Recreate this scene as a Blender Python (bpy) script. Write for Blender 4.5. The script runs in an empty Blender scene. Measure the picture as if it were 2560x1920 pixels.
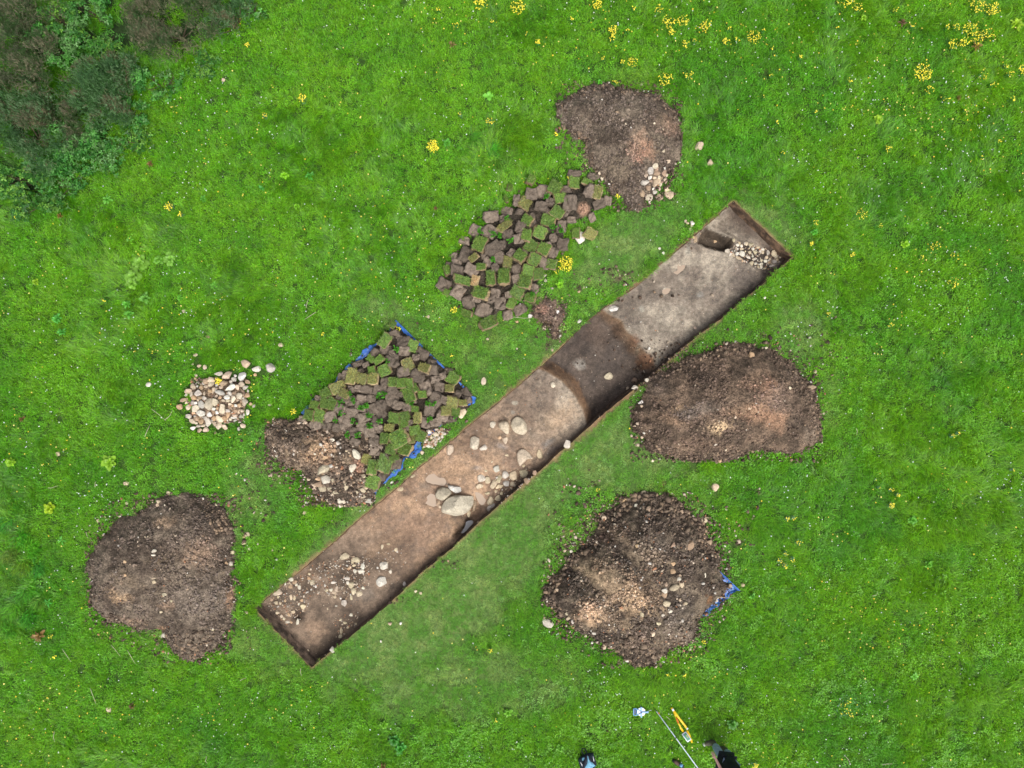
import bpy, bmesh, math, random
import numpy as np
from mathutils import Vector, Matrix, Euler
random.seed(7); RNG = np.random.default_rng(11)
S = bpy.context.scene
C = S.collection
# ---------------------------------------------------------------- camera, sky, sun, exposure
H = 17.0667                     # drone height: 1 metre on the ground = 100 px of the 2560 px photograph
cam_d = bpy.data.cameras.new("camera"); cam = bpy.data.objects.new("camera", cam_d); C.objects.link(cam)
cam.location = (0, 0, H); cam_d.lens = 24; cam_d.sensor_width = 36; cam_d.clip_end = 3000; cam_d.clip_start = 0.5
S.camera = cam
SUN_AZ, SUN_EL = math.radians(155), math.radians(60)   # azimuth measured clockwise from +Y: light from lower right
world = bpy.data.worlds.new("World"); S.world = world; world.use_nodes = True
wn = world.node_tree; bg = wn.nodes["Background"]
sky = wn.nodes.new("ShaderNodeTexSky"); sky.sky_type = 'NISHITA'; sky.sun_disc = False
sky.sun_elevation = SUN_EL; sky.sun_rotation = SUN_AZ; sky.dust_density = 5.0; sky.air_density = 0.7; sky.ozone_density = 0.6
hs = wn.nodes.new('ShaderNodeHueSaturation'); hs.inputs['Saturation'].default_value = 0.35; wn.links.new(sky.outputs[0], hs.inputs['Color']); wn.links.new(hs.outputs[0], bg.inputs[0]); bg.inputs[1].default_value = 0.15
sun_d = bpy.data.lights.new("sun", 'SUN'); sun_d.energy = 1.3; sun_d.angle = math.radians(36); sun_d.color = (1.0, 0.96, 0.89)
sun = bpy.data.objects.new("sun", sun_d); C.objects.link(sun)
sdir = Vector((math.sin(SUN_AZ)*math.cos(SUN_EL), math.cos(SUN_AZ)*math.cos(SUN_EL), math.sin(SUN_EL)))
sun.rotation_euler = sdir.to_track_quat('Z', 'Y').to_euler(); sun.location = (0, 0, 30)
S.view_settings.view_transform = 'Standard'; S.view_settings.look = 'None'
S.view_settings.exposure = 0.56; S.view_settings.gamma = 1.0
S.render.engine = 'CYCLES'
# ---------------------------------------------------------------- numeric helpers
def W(px, py, z=0.0):
    k = (H - z)/H/100.0
    return Vector(((px-1280)*k, (960-py)*k, z))
def to_px(x, y, z=0.0):
    k = 100.0*H/(H - z)
    return 1280 + x*k, 960 - y*k
def lin(c):
    c = np.asarray(c, float)/255.0
    return np.where(c <= 0.04045, c/12.92, ((c+0.055)/1.055)**2.4)
def A(r, g, b, k=0.80):          # albedo from a perceived sRGB colour
    return lin((r, g, b))*k
def sm(a, b, x):
    t = np.clip((x-a)/(b-a+1e-12), 0, 1); return t*t*(3-2*t)
def vn(x, y, seed=0):
    x = np.asarray(x, float); y = np.asarray(y, float)
    xi = np.floor(x).astype(np.int64); yi = np.floor(y).astype(np.int64)
    fx = x-xi; fy = y-yi; fx = fx*fx*(3-2*fx); fy = fy*fy*(3-2*fy)
    def h(a, b):
        n = (a*374761393 + b*668265263 + seed*974634777) & 0xffffffff
        n = ((n ^ (n >> 13))*1274126177) & 0xffffffff
        n = ((n ^ (n >> 16))*2246822519) & 0xffffffff
        return ((n ^ (n >> 15)) & 0xffffff)/16777215.0
    return (h(xi, yi)*(1-fx)+h(xi+1, yi)*fx)*(1-fy)+(h(xi, yi+1)*(1-fx)+h(xi+1, yi+1)*fx)*fy
def fbm(x, y, seed=0, o=4):
    s = 0; a = 0.5; t = 0
    for i in range(o):
        s = s + a*vn(x*2**i, y*2**i, seed+i*17); t += a; a *= 0.5
    return s/t
def polydist(px, py, poly):      # signed distance, positive inside
    px = np.asarray(px, float); py = np.asarray(py, float)
    d = np.full(px.shape, 1e9); ins = np.zeros(px.shape, bool)
    n = len(poly)
    for i in range(n):
        x0, y0 = poly[i]; x1, y1 = poly[(i+1) % n]
        ex, ey = x1-x0, y1-y0
        t = np.clip(((px-x0)*ex+(py-y0)*ey)/(ex*ex+ey*ey+1e-9), 0, 1)
        d = np.minimum(d, np.hypot(px-x0-t*ex, py-y0-t*ey))
        c = ((y0 > py) != (y1 > py)) & (px < (x1-x0)*(py-y0)/(y1-y0+1e-12)+x0)
        ins ^= c
    return np.where(ins, d, -d)
def paint(col, px, py, blobs):
    """blobs: (cx,cy,rx,ry,rot deg,(r,g,b),alpha,soft)"""
    nz = fbm(px/22.0, py/22.0, 91, 4)-0.5; nz2 = fbm(px/7.0, py/7.0, 57, 3)-0.5
    nz3 = fbm(px/5.0, py/5.0, 58, 3)
    for (cx, cy, rx, ry, rot, rgb, al, so) in blobs:
        a = math.radians(rot); dx = px-cx; dy = py-cy
        u = (dx*math.cos(a)+dy*math.sin(a))/rx; v = (-dx*math.sin(a)+dy*math.cos(a))/ry
        nf = .45 if so <= .5 else 1.0
        d = np.hypot(u, v)+(nz*0.9+nz2*0.5)*nf
        w = al*sm(1.0, 1.0-so, d)
        if so > .5: w = w*(1-.35*sm(.42, .62, nz3))
        w = w[:, None]
        col[:] = col*(1-w)+A(*rgb)[None, :]*w
    return col
# global height / bare rasters, 2 cm cells over x -16..16, y -13..13 m
GX0, GY0, CELL, NX, NY = -16.0, -13.0, 0.02, 1600, 1300
ZG = np.zeros((NY, NX)); BARE = np.zeros((NY, NX))
gxx, gyy = np.meshgrid(GX0+(np.arange(NX)+.5)*CELL, GY0+(np.arange(NY)+.5)*CELL)
def samp(G, x, y):
    i = np.clip(((np.asarray(x)-GX0)/CELL).astype(int), 0, NX-1); j = np.clip(((np.asarray(y)-GY0)/CELL).astype(int), 0, NY-1)
    return G[j, i]
def gz(x, y):
    return 0.05*(fbm(np.asarray(x)*0.25+9, np.asarray(y)*0.25+3, 5, 3)-0.5)
def surf(px, py, dz=0.0):        # point on the modelled surface seen at pixel (px,py)
    z = 0.0
    for _ in range(3):
        p = W(px, py, z); z = float(samp(ZG, p.x, p.y))
    p = W(px, py, z+dz); return p
def stamp(x, y, r, val=1.0):
    i0 = max(0, int((x-r-GX0)/CELL)); i1 = min(NX, int((x+r-GX0)/CELL)+2); j0 = max(0, int((y-r-GY0)/CELL)); j1 = min(NY, int((y+r-GY0)/CELL)+2)
    if i1 <= i0 or j1 <= j0: return
    m = np.hypot(gxx[j0:j1, i0:i1]-x, gyy[j0:j1, i0:i1]-y) < r
    BARE[j0:j1, i0:i1][m] = np.maximum(BARE[j0:j1, i0:i1][m], val)
# ---------------------------------------------------------------- object helpers
def tag(o, label=None, cat=None, group=None, kind=None):
    if label: o["label"] = label
    if cat: o["category"] = cat
    if group: o["group"] = group
    if kind: o["kind"] = kind
    return o
def empty(name, loc, rz=0):
    o = bpy.data.objects.new(name, None); C.objects.link(o); o.location = loc; o.rotation_euler = (0, 0, rz); o.empty_display_size = 0.1
    return o
def mesh_np(name, V, F, mat, loc=None, cols=None, attr='col', smooth=True, parent=None, link=True):
    """V (n,3); F (m,k) or list of arrays; origin moved to loc"""
    V = np.asarray(V, float)
    if loc is not None and parent is None: V = V-np.asarray(loc)[None, :]
    me = bpy.data.meshes.new(name)
    Fs = F if isinstance(F, list) else [np.asarray(F)]
    li = np.concatenate([f.ravel() for f in Fs]).astype(np.int32)
    lens = np.concatenate([np.full(len(f), f.shape[1]) for f in Fs]).astype(np.int32)
    st = np.concatenate([[0], np.cumsum(lens)[:-1]]).astype(np.int32)
    me.vertices.add(len(V)); me.vertices.foreach_set('co', V.astype(np.float32).ravel())
    me.loops.add(len(li)); me.loops.foreach_set('vertex_index', li)
    me.polygons.add(len(lens)); me.polygons.foreach_set('loop_start', st)
    me.update(calc_edges=True)
    if smooth: me.polygons.foreach_set('use_smooth', np.ones(len(lens), bool))
    if cols is not None:
        a = me.attributes.new(attr, 'FLOAT_COLOR', 'POINT')
        a.data.foreach_set('color', np.concatenate([cols, np.ones((len(cols), 1))], 1).astype(np.float32).ravel())
    if mat: me.materials.append(mat)
    me.validate()
    o = bpy.data.objects.new(name, me)
    if link: C.objects.link(o)
    if parent is not None: o.parent = parent
    elif loc is not None: o.location = loc
    return o
def bm_obj(name, bm, mat, parent=None, loc=None, smooth=True):
    me = bpy.data.meshes.new(name); bm.to_mesh(me); bm.free()
    if mat: me.materials.append(mat)
    if smooth:
        for p in me.polygons: p.use_smooth = True
    o = bpy.data.objects.new(name, me); C.objects.link(o)
    if parent: o.parent = parent
    if loc is not None: o.location = loc
    return o
def merged(PV, PF, M, L, cols=None):
    """PV (k,3) prototype, PF (m,3), M (n,3,3), L (n,3) -> V,F,cols"""
    n = len(L); k = len(PV)
    V = np.einsum('nij,kj->nki', M, PV)+L[:, None, :]
    F = PF[None]+(np.arange(n)*k)[:, None, None]
    cc = None if cols is None else np.repeat(cols, k, 0)
    return V.reshape(-1, 3), F.reshape(-1, PF.shape[1]), cc
def rotm(rx, ry, rz):
    n = len(rx); cx, sx, cy, sy, cz, sz = np.cos(rx), np.sin(rx), np.cos(ry), np.sin(ry), np.cos(rz), np.sin(rz)
    o = np.zeros(n); i = np.ones(n)
    X = np.array([[i, o, o], [o, cx, -sx], [o, sx, cx]]).transpose(2, 0, 1)
    Y = np.array([[cy, o, sy], [o, i, o], [-sy, o, cy]]).transpose(2, 0, 1)
    Z = np.array([[cz, -sz, o], [sz, cz, o], [o, o, i]]).transpose(2, 0, 1)
    return Z @ Y @ X
def tube(pts, rad, n=6):
    pts = [Vector(p) for p in pts]; rads = rad if hasattr(rad, '__len__') else [rad]*len(pts)
    V = []; F = []
    for i, p in enumerate(pts):
        d = (pts[min(i+1, len(pts)-1)]-pts[max(i-1, 0)]).normalized()
        a = d.cross(Vector((0, 0, 1)));
        if a.length < 1e-3: a = Vector((1, 0, 0))
        a.normalize(); b = d.cross(a)
        for j in range(n):
            t = 2*math.pi*j/n; V.append(p+(a*math.cos(t)+b*math.sin(t))*rads[i])
    for i in range(len(pts)-1):
        for j in range(n):
            F.append((i*n+j, i*n+(j+1) % n, (i+1)*n+(j+1) % n, (i+1)*n+j))
    caps = [tuple(range(n))[::-1], tuple(range((len(pts)-1)*n, len(pts)*n))]
    return V, F, caps
def tube_obj(name, pts, rad, mat, n=8, parent=None, loc=None):
    V, F, caps = tube(pts, rad, n)
    me = bpy.data.meshes.new(name)
    if loc is not None and parent is None: V = [v-Vector(loc) for v in V]
    me.from_pydata([tuple(v) for v in V], [], F+caps); me.materials.append(mat)
    for p in me.polygons: p.use_smooth = len(p.vertices) == 4
    o = bpy.data.objects.new(name, me); C.objects.link(o)
    if parent: o.parent = parent
    elif loc is not None: o.location = loc
    return o
# ---------------------------------------------------------------- materials
def nmat(name):
    m = bpy.data.materials.new(name); m.use_nodes = True; nt = m.node_tree
    return m, nt, nt.nodes["Principled BSDF"]
def N(nt, t, **k):
    n = nt.nodes.new(t)
    for a, b in k.items(): setattr(n, a, b)
    return n
def noise_fac(nt, scale, lo, hi, p0=0.3, p1=0.7, detail=4, vec=None, tex='noise'):
    if tex == 'noise':
        n = N(nt, 'ShaderNodeTexNoise'); n.inputs['Scale'].default_value = scale; n.inputs['Detail'].default_value = detail; out = n.outputs['Fac']
    else:
        n = N(nt, 'ShaderNodeTexVoronoi'); n.inputs['Scale'].default_value = scale; out = n.outputs['Distance']
    if vec: nt.links.new(vec, n.inputs['Vector'])
    r = N(nt, 'ShaderNodeMapRange'); nt.links.new(out, r.inputs[0])
    for i, v in zip((1, 2, 3, 4), (p0, p1, lo, hi)): r.inputs[i].default_value = v
    return r.outputs[0], out
def mulcol(nt, col, fac):
    m = N(nt, 'ShaderNodeVectorMath', operation='SCALE'); nt.links.new(col, m.inputs[0]); nt.links.new(fac, m.inputs['Scale'])
    return m.outputs[0]
def surface_mat(name, src, rough=0.9, noises=(), bump=(), tint=None, spots=None, spec=0.25, world_space=True):
    """src: 'attr:x' geometry attribute, 'inst:x' instancer attribute, 'object' object colour, or (r,g,b)"""
    m, nt, b = nmat(name)
    if isinstance(src, str) and src.startswith('attr:'):
        a = N(nt, 'ShaderNodeAttribute', attribute_name=src[5:]); col = a.outputs['Color']
    elif isinstance(src, str) and src.startswith('inst:'):
        a = N(nt, 'ShaderNodeAttribute', attribute_name=src[5:], attribute_type='INSTANCER'); col = a.outputs['Color']
    elif src == 'object':
        a = N(nt, 'ShaderNodeObjectInfo'); col = a.outputs['Color']
    else:
        a = N(nt, 'ShaderNodeRGB'); a.outputs[0].default_value = (*src, 1); col = a.outputs[0]
    if world_space: vec = N(nt, 'ShaderNodeNewGeometry').outputs['Position']
    else: vec = N(nt, 'ShaderNodeTexCoord').outputs['Object']
    for (sc, lo, hi, p0, p1, *tx) in noises:
        f, _ = noise_fac(nt, sc, lo, hi, p0, p1, vec=vec, tex=(tx[0] if tx else 'noise')); col = mulcol(nt, col, f)
    if spots:
        for (sc, p0, p1, rgb, al) in spots:
            f, _ = noise_fac(nt, sc, 0, al, p0, p1, vec=vec, detail=2)
            mx = N(nt, 'ShaderNodeMix', data_type='RGBA'); nt.links.new(f, mx.inputs[0]); nt.links.new(col, mx.inputs[6]); mx.inputs[7].default_value = (*rgb, 1); col = mx.outputs[2]
    nt.links.new(col, b.inputs['Base Color']); b.inputs['Roughness'].default_value = rough; b.inputs['Specular IOR Level'].default_value = spec
    prev = None
    for (sc, st, dist, *tx) in bump:
        _, o = noise_fac(nt, sc, 0, 1, detail=5, vec=vec, tex=(tx[0] if tx else 'noise'))
        bp = N(nt, 'ShaderNodeBump'); bp.inputs['Strength'].default_value = st; bp.inputs['Distance'].default_value = dist; nt.links.new(o, bp.inputs['Height'])
        if prev: nt.links.new(prev, bp.inputs['Normal'])
        prev = bp.outputs[0]
    if prev: nt.links.new(prev, b.inputs['Normal'])
    return m
def leafy(name, src, bl=True, trans=0.35, rough=0.6, k=1.0):
    m, nt, b = nmat(name); nt.nodes.remove(b); out = nt.nodes['Material Output']
    if src == 'object': a = N(nt, 'ShaderNodeObjectInfo'); col = a.outputs['Color']
    elif src.startswith('inst:'): a = N(nt, 'ShaderNodeAttribute', attribute_name=src[5:], attribute_type='INSTANCER'); col = a.outputs['Color']
    else: a = N(nt, 'ShaderNodeAttribute', attribute_name=src[5:]); col = a.outputs['Color']
    if bl:
        f = N(nt, 'ShaderNodeAttribute', attribute_name='bl'); vm = N(nt, 'ShaderNodeVectorMath', operation='MULTIPLY')
        nt.links.new(col, vm.inputs[0]); nt.links.new(f.outputs['Color'], vm.inputs[1]); col = vm.outputs[0]
    d = N(nt, 'ShaderNodeBsdfDiffuse'); t = N(nt, 'ShaderNodeBsdfTranslucent'); g = N(nt, 'ShaderNodeBsdfGlossy'); g.inputs['Roughness'].default_value = 0.45
    g.inputs['Color'].default_value = (0.8, 0.85, 0.8, 1)
    for s in (d, t): nt.links.new(col, s.inputs['Color'])
    m1 = N(nt, 'ShaderNodeMixShader'); m1.inputs[0].default_value = trans; nt.links.new(d.outputs[0], m1.inputs[1]); nt.links.new(t.outputs[0], m1.inputs[2])
    m2 = N(nt, 'ShaderNodeMixShader'); m2.inputs[0].default_value = 0.03; nt.links.new(m1.outputs[0], m2.inputs[1]); nt.links.new(g.outputs[0], m2.inputs[2])
    nt.links.new(m2.outputs[0], out.inputs[0]); return m
dk = tuple(A(52, 42, 36)); lt = tuple(A(190, 165, 135))
M_ground = surface_mat('ground_turf', 'attr:col', 0.95, [(9, .7, 1.25, .3, .7), (55, .55, 1.4, .3, .7)], [(40, .6, .03)])
M_floor = surface_mat('trench_soil', 'attr:col', 0.8, [(3.5, .84, 1.12, .3, .7), (11, .72, 1.18, .32, .62), (28, .78, 1.18, .3, .7), (80, .74, 1.2, .3, .7)], [(9, .5, .03), (45, .6, .02)],
                      spots=[(24, .62, .72, dk, .45), (38, .68, .74, lt, .4)], spec=0.35)
M_wall = surface_mat('trench_section', 'attr:col', 0.95, [(8, .7, 1.2, .3, .7), (40, .6, 1.35, .3, .7)], [(30, .8, .03)])
M_heap = surface_mat('spoil', 'attr:col', 0.95, [(6, .78, 1.2, .3, .7), (24, .6, 1.4, .34, .66), (70, .5, 1.5, .3, .7)], [(25, .9, .04), (80, .8, .02)],
                     spots=[(55, .66, .74, lt, .45)])
M_sod = surface_mat('sod_soil', 'object', 0.95, [(12, .75, 1.2, .3, .7), (60, .7, 1.3, .3, .7)], [(22, .8, .03), (90, .6, .01)], world_space=True)
M_sodtop = surface_mat('sod_thatch', 'object', 0.95, [(25, .6, 1.3, .3, .7), (110, .6, 1.4, .3, .7)], [(70, .8, .02)])
M_stone = surface_mat('stone', 'object', 0.8, [(7, .74, 1.14, .3, .7), (30, .76, 1.16, .3, .7), (120, .8, 1.15, .3, .7)], [(35, .35, .012), (140, .3, .004)])
M_stoneA = surface_mat('small_stone', 'attr:col', 0.85, [(45, .8, 1.15, .3, .7)], [])
M_grit = surface_mat('gravel_bits', 'inst:gcol', 0.9, [(80, .8, 1.2, .3, .7)], [])
M_grass = leafy('grass_blades', 'inst:gcol', True, 0.4)
M_sodgrass = leafy('sod_grass', 'object', True, 0.3)
M_leaf = leafy('leaves', 'attr:col', False, 0.3)
M_petal = leafy('petals', 'inst:gcol', False, 0.3)
M_wood = surface_mat('twig', 'attr:col', 0.85, [(60, .7, 1.2, .3, .7)], [])
# ---------------------------------------------------------------- trench frame
PA, PB, PC, PD = (636, 1521), (779, 1669), (1834, 502), (1982, 641)
OA = np.array(W(*PA))[:2]; UD = np.array(W(*PC))[:2]-OA; LU = float(np.hypot(*UD)); UD = UD/LU; VD = np.array([UD[1], -UD[0]])
def uv(px, py):
    p = np.array(W(px, py))[:2]-OA; return float(p@UD), float(p@VD)
up_pts = [uv(*p) for p in [(636, 1521), (700, 1468), (800, 1385), (895, 1300), (1000, 1211), (1125, 1104), (1240, 1009), (1300, 958), (1377, 893), (1440, 830), (1500, 775), (1600, 706), (1700, 617), (1760, 567), (1834, 502)]]
lo_pts = [uv(*p) for p in [(779, 1669), (850, 1612), (930, 1545), (1010, 1477), (1052, 1432), (1130, 1370), (1216, 1290), (1300, 1216), (1366, 1162), (1438, 1098), (1467, 1071), (1540, 1008), (1616, 951), (1722, 857), (1800, 800), (1870, 740), (1918, 697), (1982, 641)]]
def shear(s, t): return t*(0.065+0.045*s/LU)
def eu(s):
    return np.interp(s, [p[0] for p in up_pts], [p[1] for p in up_pts])+0.03*(fbm(s*2.3, s*0+1, 31, 3)-.5)+.018*(vn(s*14, s*0, 3)-.5)
def el(s):
    return np.interp(s+0.13, [p[0] for p in lo_pts], [p[1] for p in lo_pts])+0.05*(fbm(s*1.7, s*0+4, 37, 3)-.5)+.02*(vn(s*12, s*0+7, 3)-.5)
def st_xy(s, t):
    e0 = eu(np.clip(s, 0, LU)); e1 = el(np.clip(s, 0, LU))-2.0
    off = np.where(t < 0, e0*np.exp(-np.abs(t)/1.0), np.where(t > 2, e1*np.exp(-np.abs(t-2)/1.0), e0+(e1-e0)*t/2.0))
    u = s+shear(s, t); v = t+off
    ends = 0.02*(vn(t*9, t*0+2, 8)-.5)
    u = u+ends*np.exp(-np.minimum(np.abs(s), np.abs(s-LU))/0.2)
    return OA[0]+u*UD[0]+v*VD[0], OA[1]+u*UD[1]+v*VD[1]
def xy_st(x, y):
    u = (x-OA[0])*UD[0]+(y-OA[1])*UD[1]; v = (x-OA[0])*VD[0]+(y-OA[1])*VD[1]
    s = u-shear(u, v); e0 = eu(np.clip(s, 0, LU)); e1 = el(np.clip(s, 0, LU))-2
    t = (v-e0)/(2+e1-e0)*2
    return s, t
def pst(px, py, z=-.4):
    p = W(px, py, z); s, t = xy_st(np.array([p.x]), np.array([p.y])); return float(s[0]), float(t[0])
dl = sorted([pst(*p)[::-1] for p in [(1340, 918), (1370, 932), (1400, 950), (1421, 973), (1440, 997), (1452, 1021), (1463, 1045), (1470, 1065)]])
dr = sorted([pst(*p)[::-1] for p in [(1505, 775), (1530, 785), (1553, 802), (1572, 836), (1600, 865), (1618, 885), (1632, 905), (1640, 925)]])
z5 = lambda pts: [(1640+x*.1718, 480+y*.1718) for x, y in pts]
PIT = z5([(560, 750), (620, 600), (690, 530), (900, 590), (1100, 670), (1140, 760), (1060, 870), (980, 890), (750, 835)])
NEW = z5([(700, 480), (1130, 180), (1990, 940), (1530, 1240), (1480, 1180), (1150, 930), (1000, 850), (1110, 700)])
z2p = lambda pts: [(980+x*.2411, 1000+y*.2411) for x, y in pts]
PUDS = [(z2p([(345, 800), (380, 770), (440, 765), (480, 800), (545, 815), (565, 850), (530, 890), (450, 875), (380, 860), (345, 830)]), 0), (z2p([(360, 1000), (400, 965), (445, 990), (455, 1040), (465, 1090), (420, 1105), (345, 1070), (365, 1040)]), 0),
        (z2p([(860, 950), (910, 955), (950, 985), (972, 1040), (950, 1080), (915, 1082), (885, 1040), (870, 990)]), 0), (z2p([(720, 1370), (760, 1310), (770, 1265), (820, 1250), (845, 1270), (810, 1310), (775, 1350), (730, 1380)]), 1),
        (z5([(310, 1040), (350, 1080), (415, 1060), (410, 1120), (350, 1170), (300, 1205), (240, 1175), (300, 1140)]), 0), (z5([(80, 1430), (150, 1400), (205, 1410), (190, 1460), (130, 1495), (85, 1470)]), 0)]
def ditch(s, t):
    sl = np.interp(t, [p[0] for p in dl], [p[1] for p in dl])+.05*(vn(t*5, t*0, 4)-.5)
    sr = np.interp(t, [p[0] for p in dr], [p[1] for p in dr])+.10*(vn(t*4, t*0+3, 4)-.5)
    return s-sl, sr-s
def floor_z(s, t):
    x, y = st_xy(s, t); px, py = to_px(x, y, -.4)
    z = -0.33+0.05*(fbm(x*.8, y*.8, 71, 3)-.5)+0.03*(fbm(x*4, y*4, 72, 3)-.5)
    z = z-0.03*sm(1.2, 2.0, t)
    da, db = ditch(s, t); z = z-0.42*sm(-.02, .40, da)*sm(-.02, .40, db)
    z = z-0.30*sm(0, 17, polydist(px, py, PIT)+8*(fbm(px/8, py/8, 5, 2)-.5))-0.07*sm(0, 16, polydist(px, py, NEW))
    for pd, _ in PUDS: z = z-0.035*sm(-3, 5, polydist(px, py, pd))
    z = z+.0*px
    def dip(cx, cy, r, d): return d*np.exp(-((px-cx)**2+(py-cy)**2)/(r*r))
    z = z-dip(744, 1541, 9, .10)-dip(1160, 1330, 22, .10)-dip(1150, 1340, 14, .05)-dip(1190, 1290, 26, .09)-dip(688, 1545, 14, .05)-dip(860, 1490, 24, .04)-dip(1340, 1210, 40, .05)-dip(1602, 873, 7, .12)-dip(1740, 820, 8, .05)
    return z
# ground: one sheet with the trench cut out, reaching the horizon
def axis(lo, a, b, hi, step):
    core_lo = np.arange(lo, a-step*.5, step); mid = np.linspace(a, b, int((b-a)/step)+1); core_hi = np.arange(b+step, hi, step)
    far = np.array([1.0, 3, 8, 20, 50, 120, 300, 700])
    return np.concatenate([(lo-far)[::-1], core_lo, mid, core_hi, core_hi[-1]+far])
sa = axis(-10.5, 0, LU, 27.5, .085); ta = axis(-18.5, 0, 2.0, 18.5, .085)
SS, TT = np.meshgrid(sa, ta)
gx, gy = st_xy(SS.ravel(), TT.ravel()); gzv = gz(gx, gy)
trd = polydist(*to_px(gx, gy), [PA, PC, PD, PB])
gzv = gzv*sm(0, 60, -trd); gzv[trd > -3] = 0
gpx, gpy = to_px(gx, gy)
SOIL = (94, 78, 66)
ground_blobs = [(1370, 785, 42, 40, 0, (125, 98, 82), .95, .5), (1395, 815, 30, 30, 0, (88, 70, 60), .95, .5), (1373, 858, 16, 16, 0, (70, 55, 47), .9, .6), (1545, 700, 38, 22, -10, SOIL, .8, .8),
    (1530, 680, 16, 14, 0, SOIL, .8, .7), (1445, 720, 12, 12, 0, SOIL, .7, .6), (1725, 603, 20, 14, 20, SOIL, .95, .5), (1120, 1412, 32, 10, -10, SOIL, .7, .8), (990, 1500, 16, 8, 0, (150, 115, 90), .8, .7),
    (1375, 445, 1, 1, 0, SOIL, 1, .5), (1415, 1335, 12, 8, 0, (160, 135, 105), .8, .8), (1440, 1305, 18, 8, -10, (150, 130, 95), .6, .8), (790, 1255, 60, 18, 10, (140, 100, 80), .7, .7), (1880, 1350, 16, 10, 0, SOIL, .9, .5),
    (1850, 1358, 12, 10, 0, SOIL, .9, .5), (1900, 840, 14, 8, 0, (80, 60, 50), .9, .5), (1460, 560, 8, 7, 0, SOIL, .9, .5), (1480, 1210, 12, 8, 0, SOIL, .9, .5), (1897, 1228, 8, 8, 0, (60, 50, 45), .9, .4), (670, 950, 24, 10, 0, SOIL, .5, .7),
    (640, 1130, 14, 30, 10, SOIL, .8, .8), (1655, 1210, 12, 10, 0, (110, 70, 60), .8, .5), (1508, 1830, 22, 8, 0, SOIL, .6, .8), (840, 1310, 26, 8, 0, SOIL, .5, .8)]
TRAMP = [(1560, 1370, 300, 270, 0, .4), (1820, 950, 300, 200, 0, .4), (1540, 340, 200, 190, 0, .3), (400, 1430, 240, 250, 0, .3), (1250, 1000, 420, 330, -40, .5), (1100, 1470, 420, 190, -38, 1.0), (1700, 760, 330, 110, -38, .9), (1560, 620, 200, 90, -38, .9), (1180, 1180, 200, 80, -40, .7), (1330, 900, 160, 60, -40, .7), (960, 780, 120, 50, 20, .7), (880, 1330, 330, 60, -40, .9), (1560, 1150, 200, 110, 0, .85),
         (1900, 560, 120, 90, 40, .8), (1990, 820, 90, 110, 0, .55), (700, 1600, 160, 90, 0, .6), (1150, 1700, 320, 110, 0, .7), (640, 1220, 90, 160, 20, .6), (1350, 1180, 160, 220, 30, .8), (540, 990, 60, 50, 0, .2), (1220, 740, 60, 60, 0, .4), (2060, 1000, 50, 90, 0, .4)]
DARKP = [(1330, 60, 110, 50, 0), (1270, 340, 90, 70, 20), (1180, 390, 70, 40, 0), (780, 370, 90, 40, 0), (30, 1300, 60, 120, 0), (50, 1490, 90, 110, 0), (120, 150, 330, 230, 0), (60, 420, 150, 140, 0), (300, 1010, 60, 90, 0), (2450, 1280, 120, 60, 0), (2350, 1450, 60, 60, 0), (520, 1860, 60, 30, 0), (960, 1870, 50, 50, 0), (1330, 640, 40, 30, 0),
         (2210, 330, 70, 30, 0), (2150, 500, 90, 60, 0), (1250, 80, 60, 80, 0), (2330, 60, 60, 40, 0), (560, 690, 80, 60, 0), (2400, 940, 80, 60, 0), (420, 600, 60, 70, 0), (880, 1000, 1, 1, 0)]
def tramp(px, py):
    r = np.zeros(px.shape); nz = fbm(px/60., py/60., 41, 4)-.5
    for (cx, cy, rx, ry, rot, al) in TRAMP:
        a = math.radians(rot); dx, dy = px-cx, py-cy
        d = np.hypot((dx*math.cos(a)+dy*math.sin(a))/rx, (-dx*math.sin(a)+dy*math.cos(a))/ry)+nz*.7
        r = np.maximum(r, al*sm(1.15, .45, d))
    return r
def darkp(px, py):
    r = np.zeros(px.shape); nz = fbm(px/40., py/40., 43, 4)-.5
    for (cx, cy, rx, ry, rot) in DARKP:
        d = np.hypot((px-cx)/rx, (py-cy)/ry)+nz*.9
        r = np.maximum(r, sm(1.2, .3, d))
    return r
def soilw(px, py):
    one = np.zeros((len(px), 3)); base = one.copy()
    nz = fbm(px/22.0, py/22.0, 91, 4)-0.5; nz2 = fbm(px/7.0, py/7.0, 57, 3)-0.5; w = np.zeros(len(px))
    for (cx, cy, rx, ry, rot, rgb, al, so) in ground_blobs:
        a = math.radians(rot); dx, dy = px-cx, py-cy
        d = np.hypot((dx*math.cos(a)+dy*math.sin(a))/rx, (-dx*math.sin(a)+dy*math.cos(a))/ry)+nz*.9+nz2*.5
        w = np.maximum(w, al*sm(1., 1.-so, d))
    return w
n1 = fbm(gx*1.3, gy*1.3, 3, 4)[:, None]; tr = tramp(gpx, gpy)[:, None]
gcol = A(40, 78, 22)*(1-n1)+A(66, 92, 34)*n1
gcol = gcol*(1-tr)+(A(80, 122, 48)*(1-n1)+A(108, 128, 70)*n1)*tr
gcol = paint(gcol, gpx, gpy, ground_blobs)
out_ = sm(14.8, 16.2, np.maximum(np.abs(gx), np.abs(gy)+3.2))[:, None]; gcol = gcol*(1-out_)+(A(60, 118, 24)*(1-n1)+A(84, 134, 34)*n1)*out_
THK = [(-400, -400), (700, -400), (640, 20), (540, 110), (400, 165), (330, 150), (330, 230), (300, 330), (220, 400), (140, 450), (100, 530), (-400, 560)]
thw = sm(-10, 20, polydist(gpx, gpy, THK)+24*(fbm(gpx/20., gpy/20., 66, 3)-.5))[:, None]*.9; gcol = gcol*(1-thw)+A(38, 58, 26)*thw  # dark green ground, darkened under the shrubs so their shade looks deeper
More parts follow.
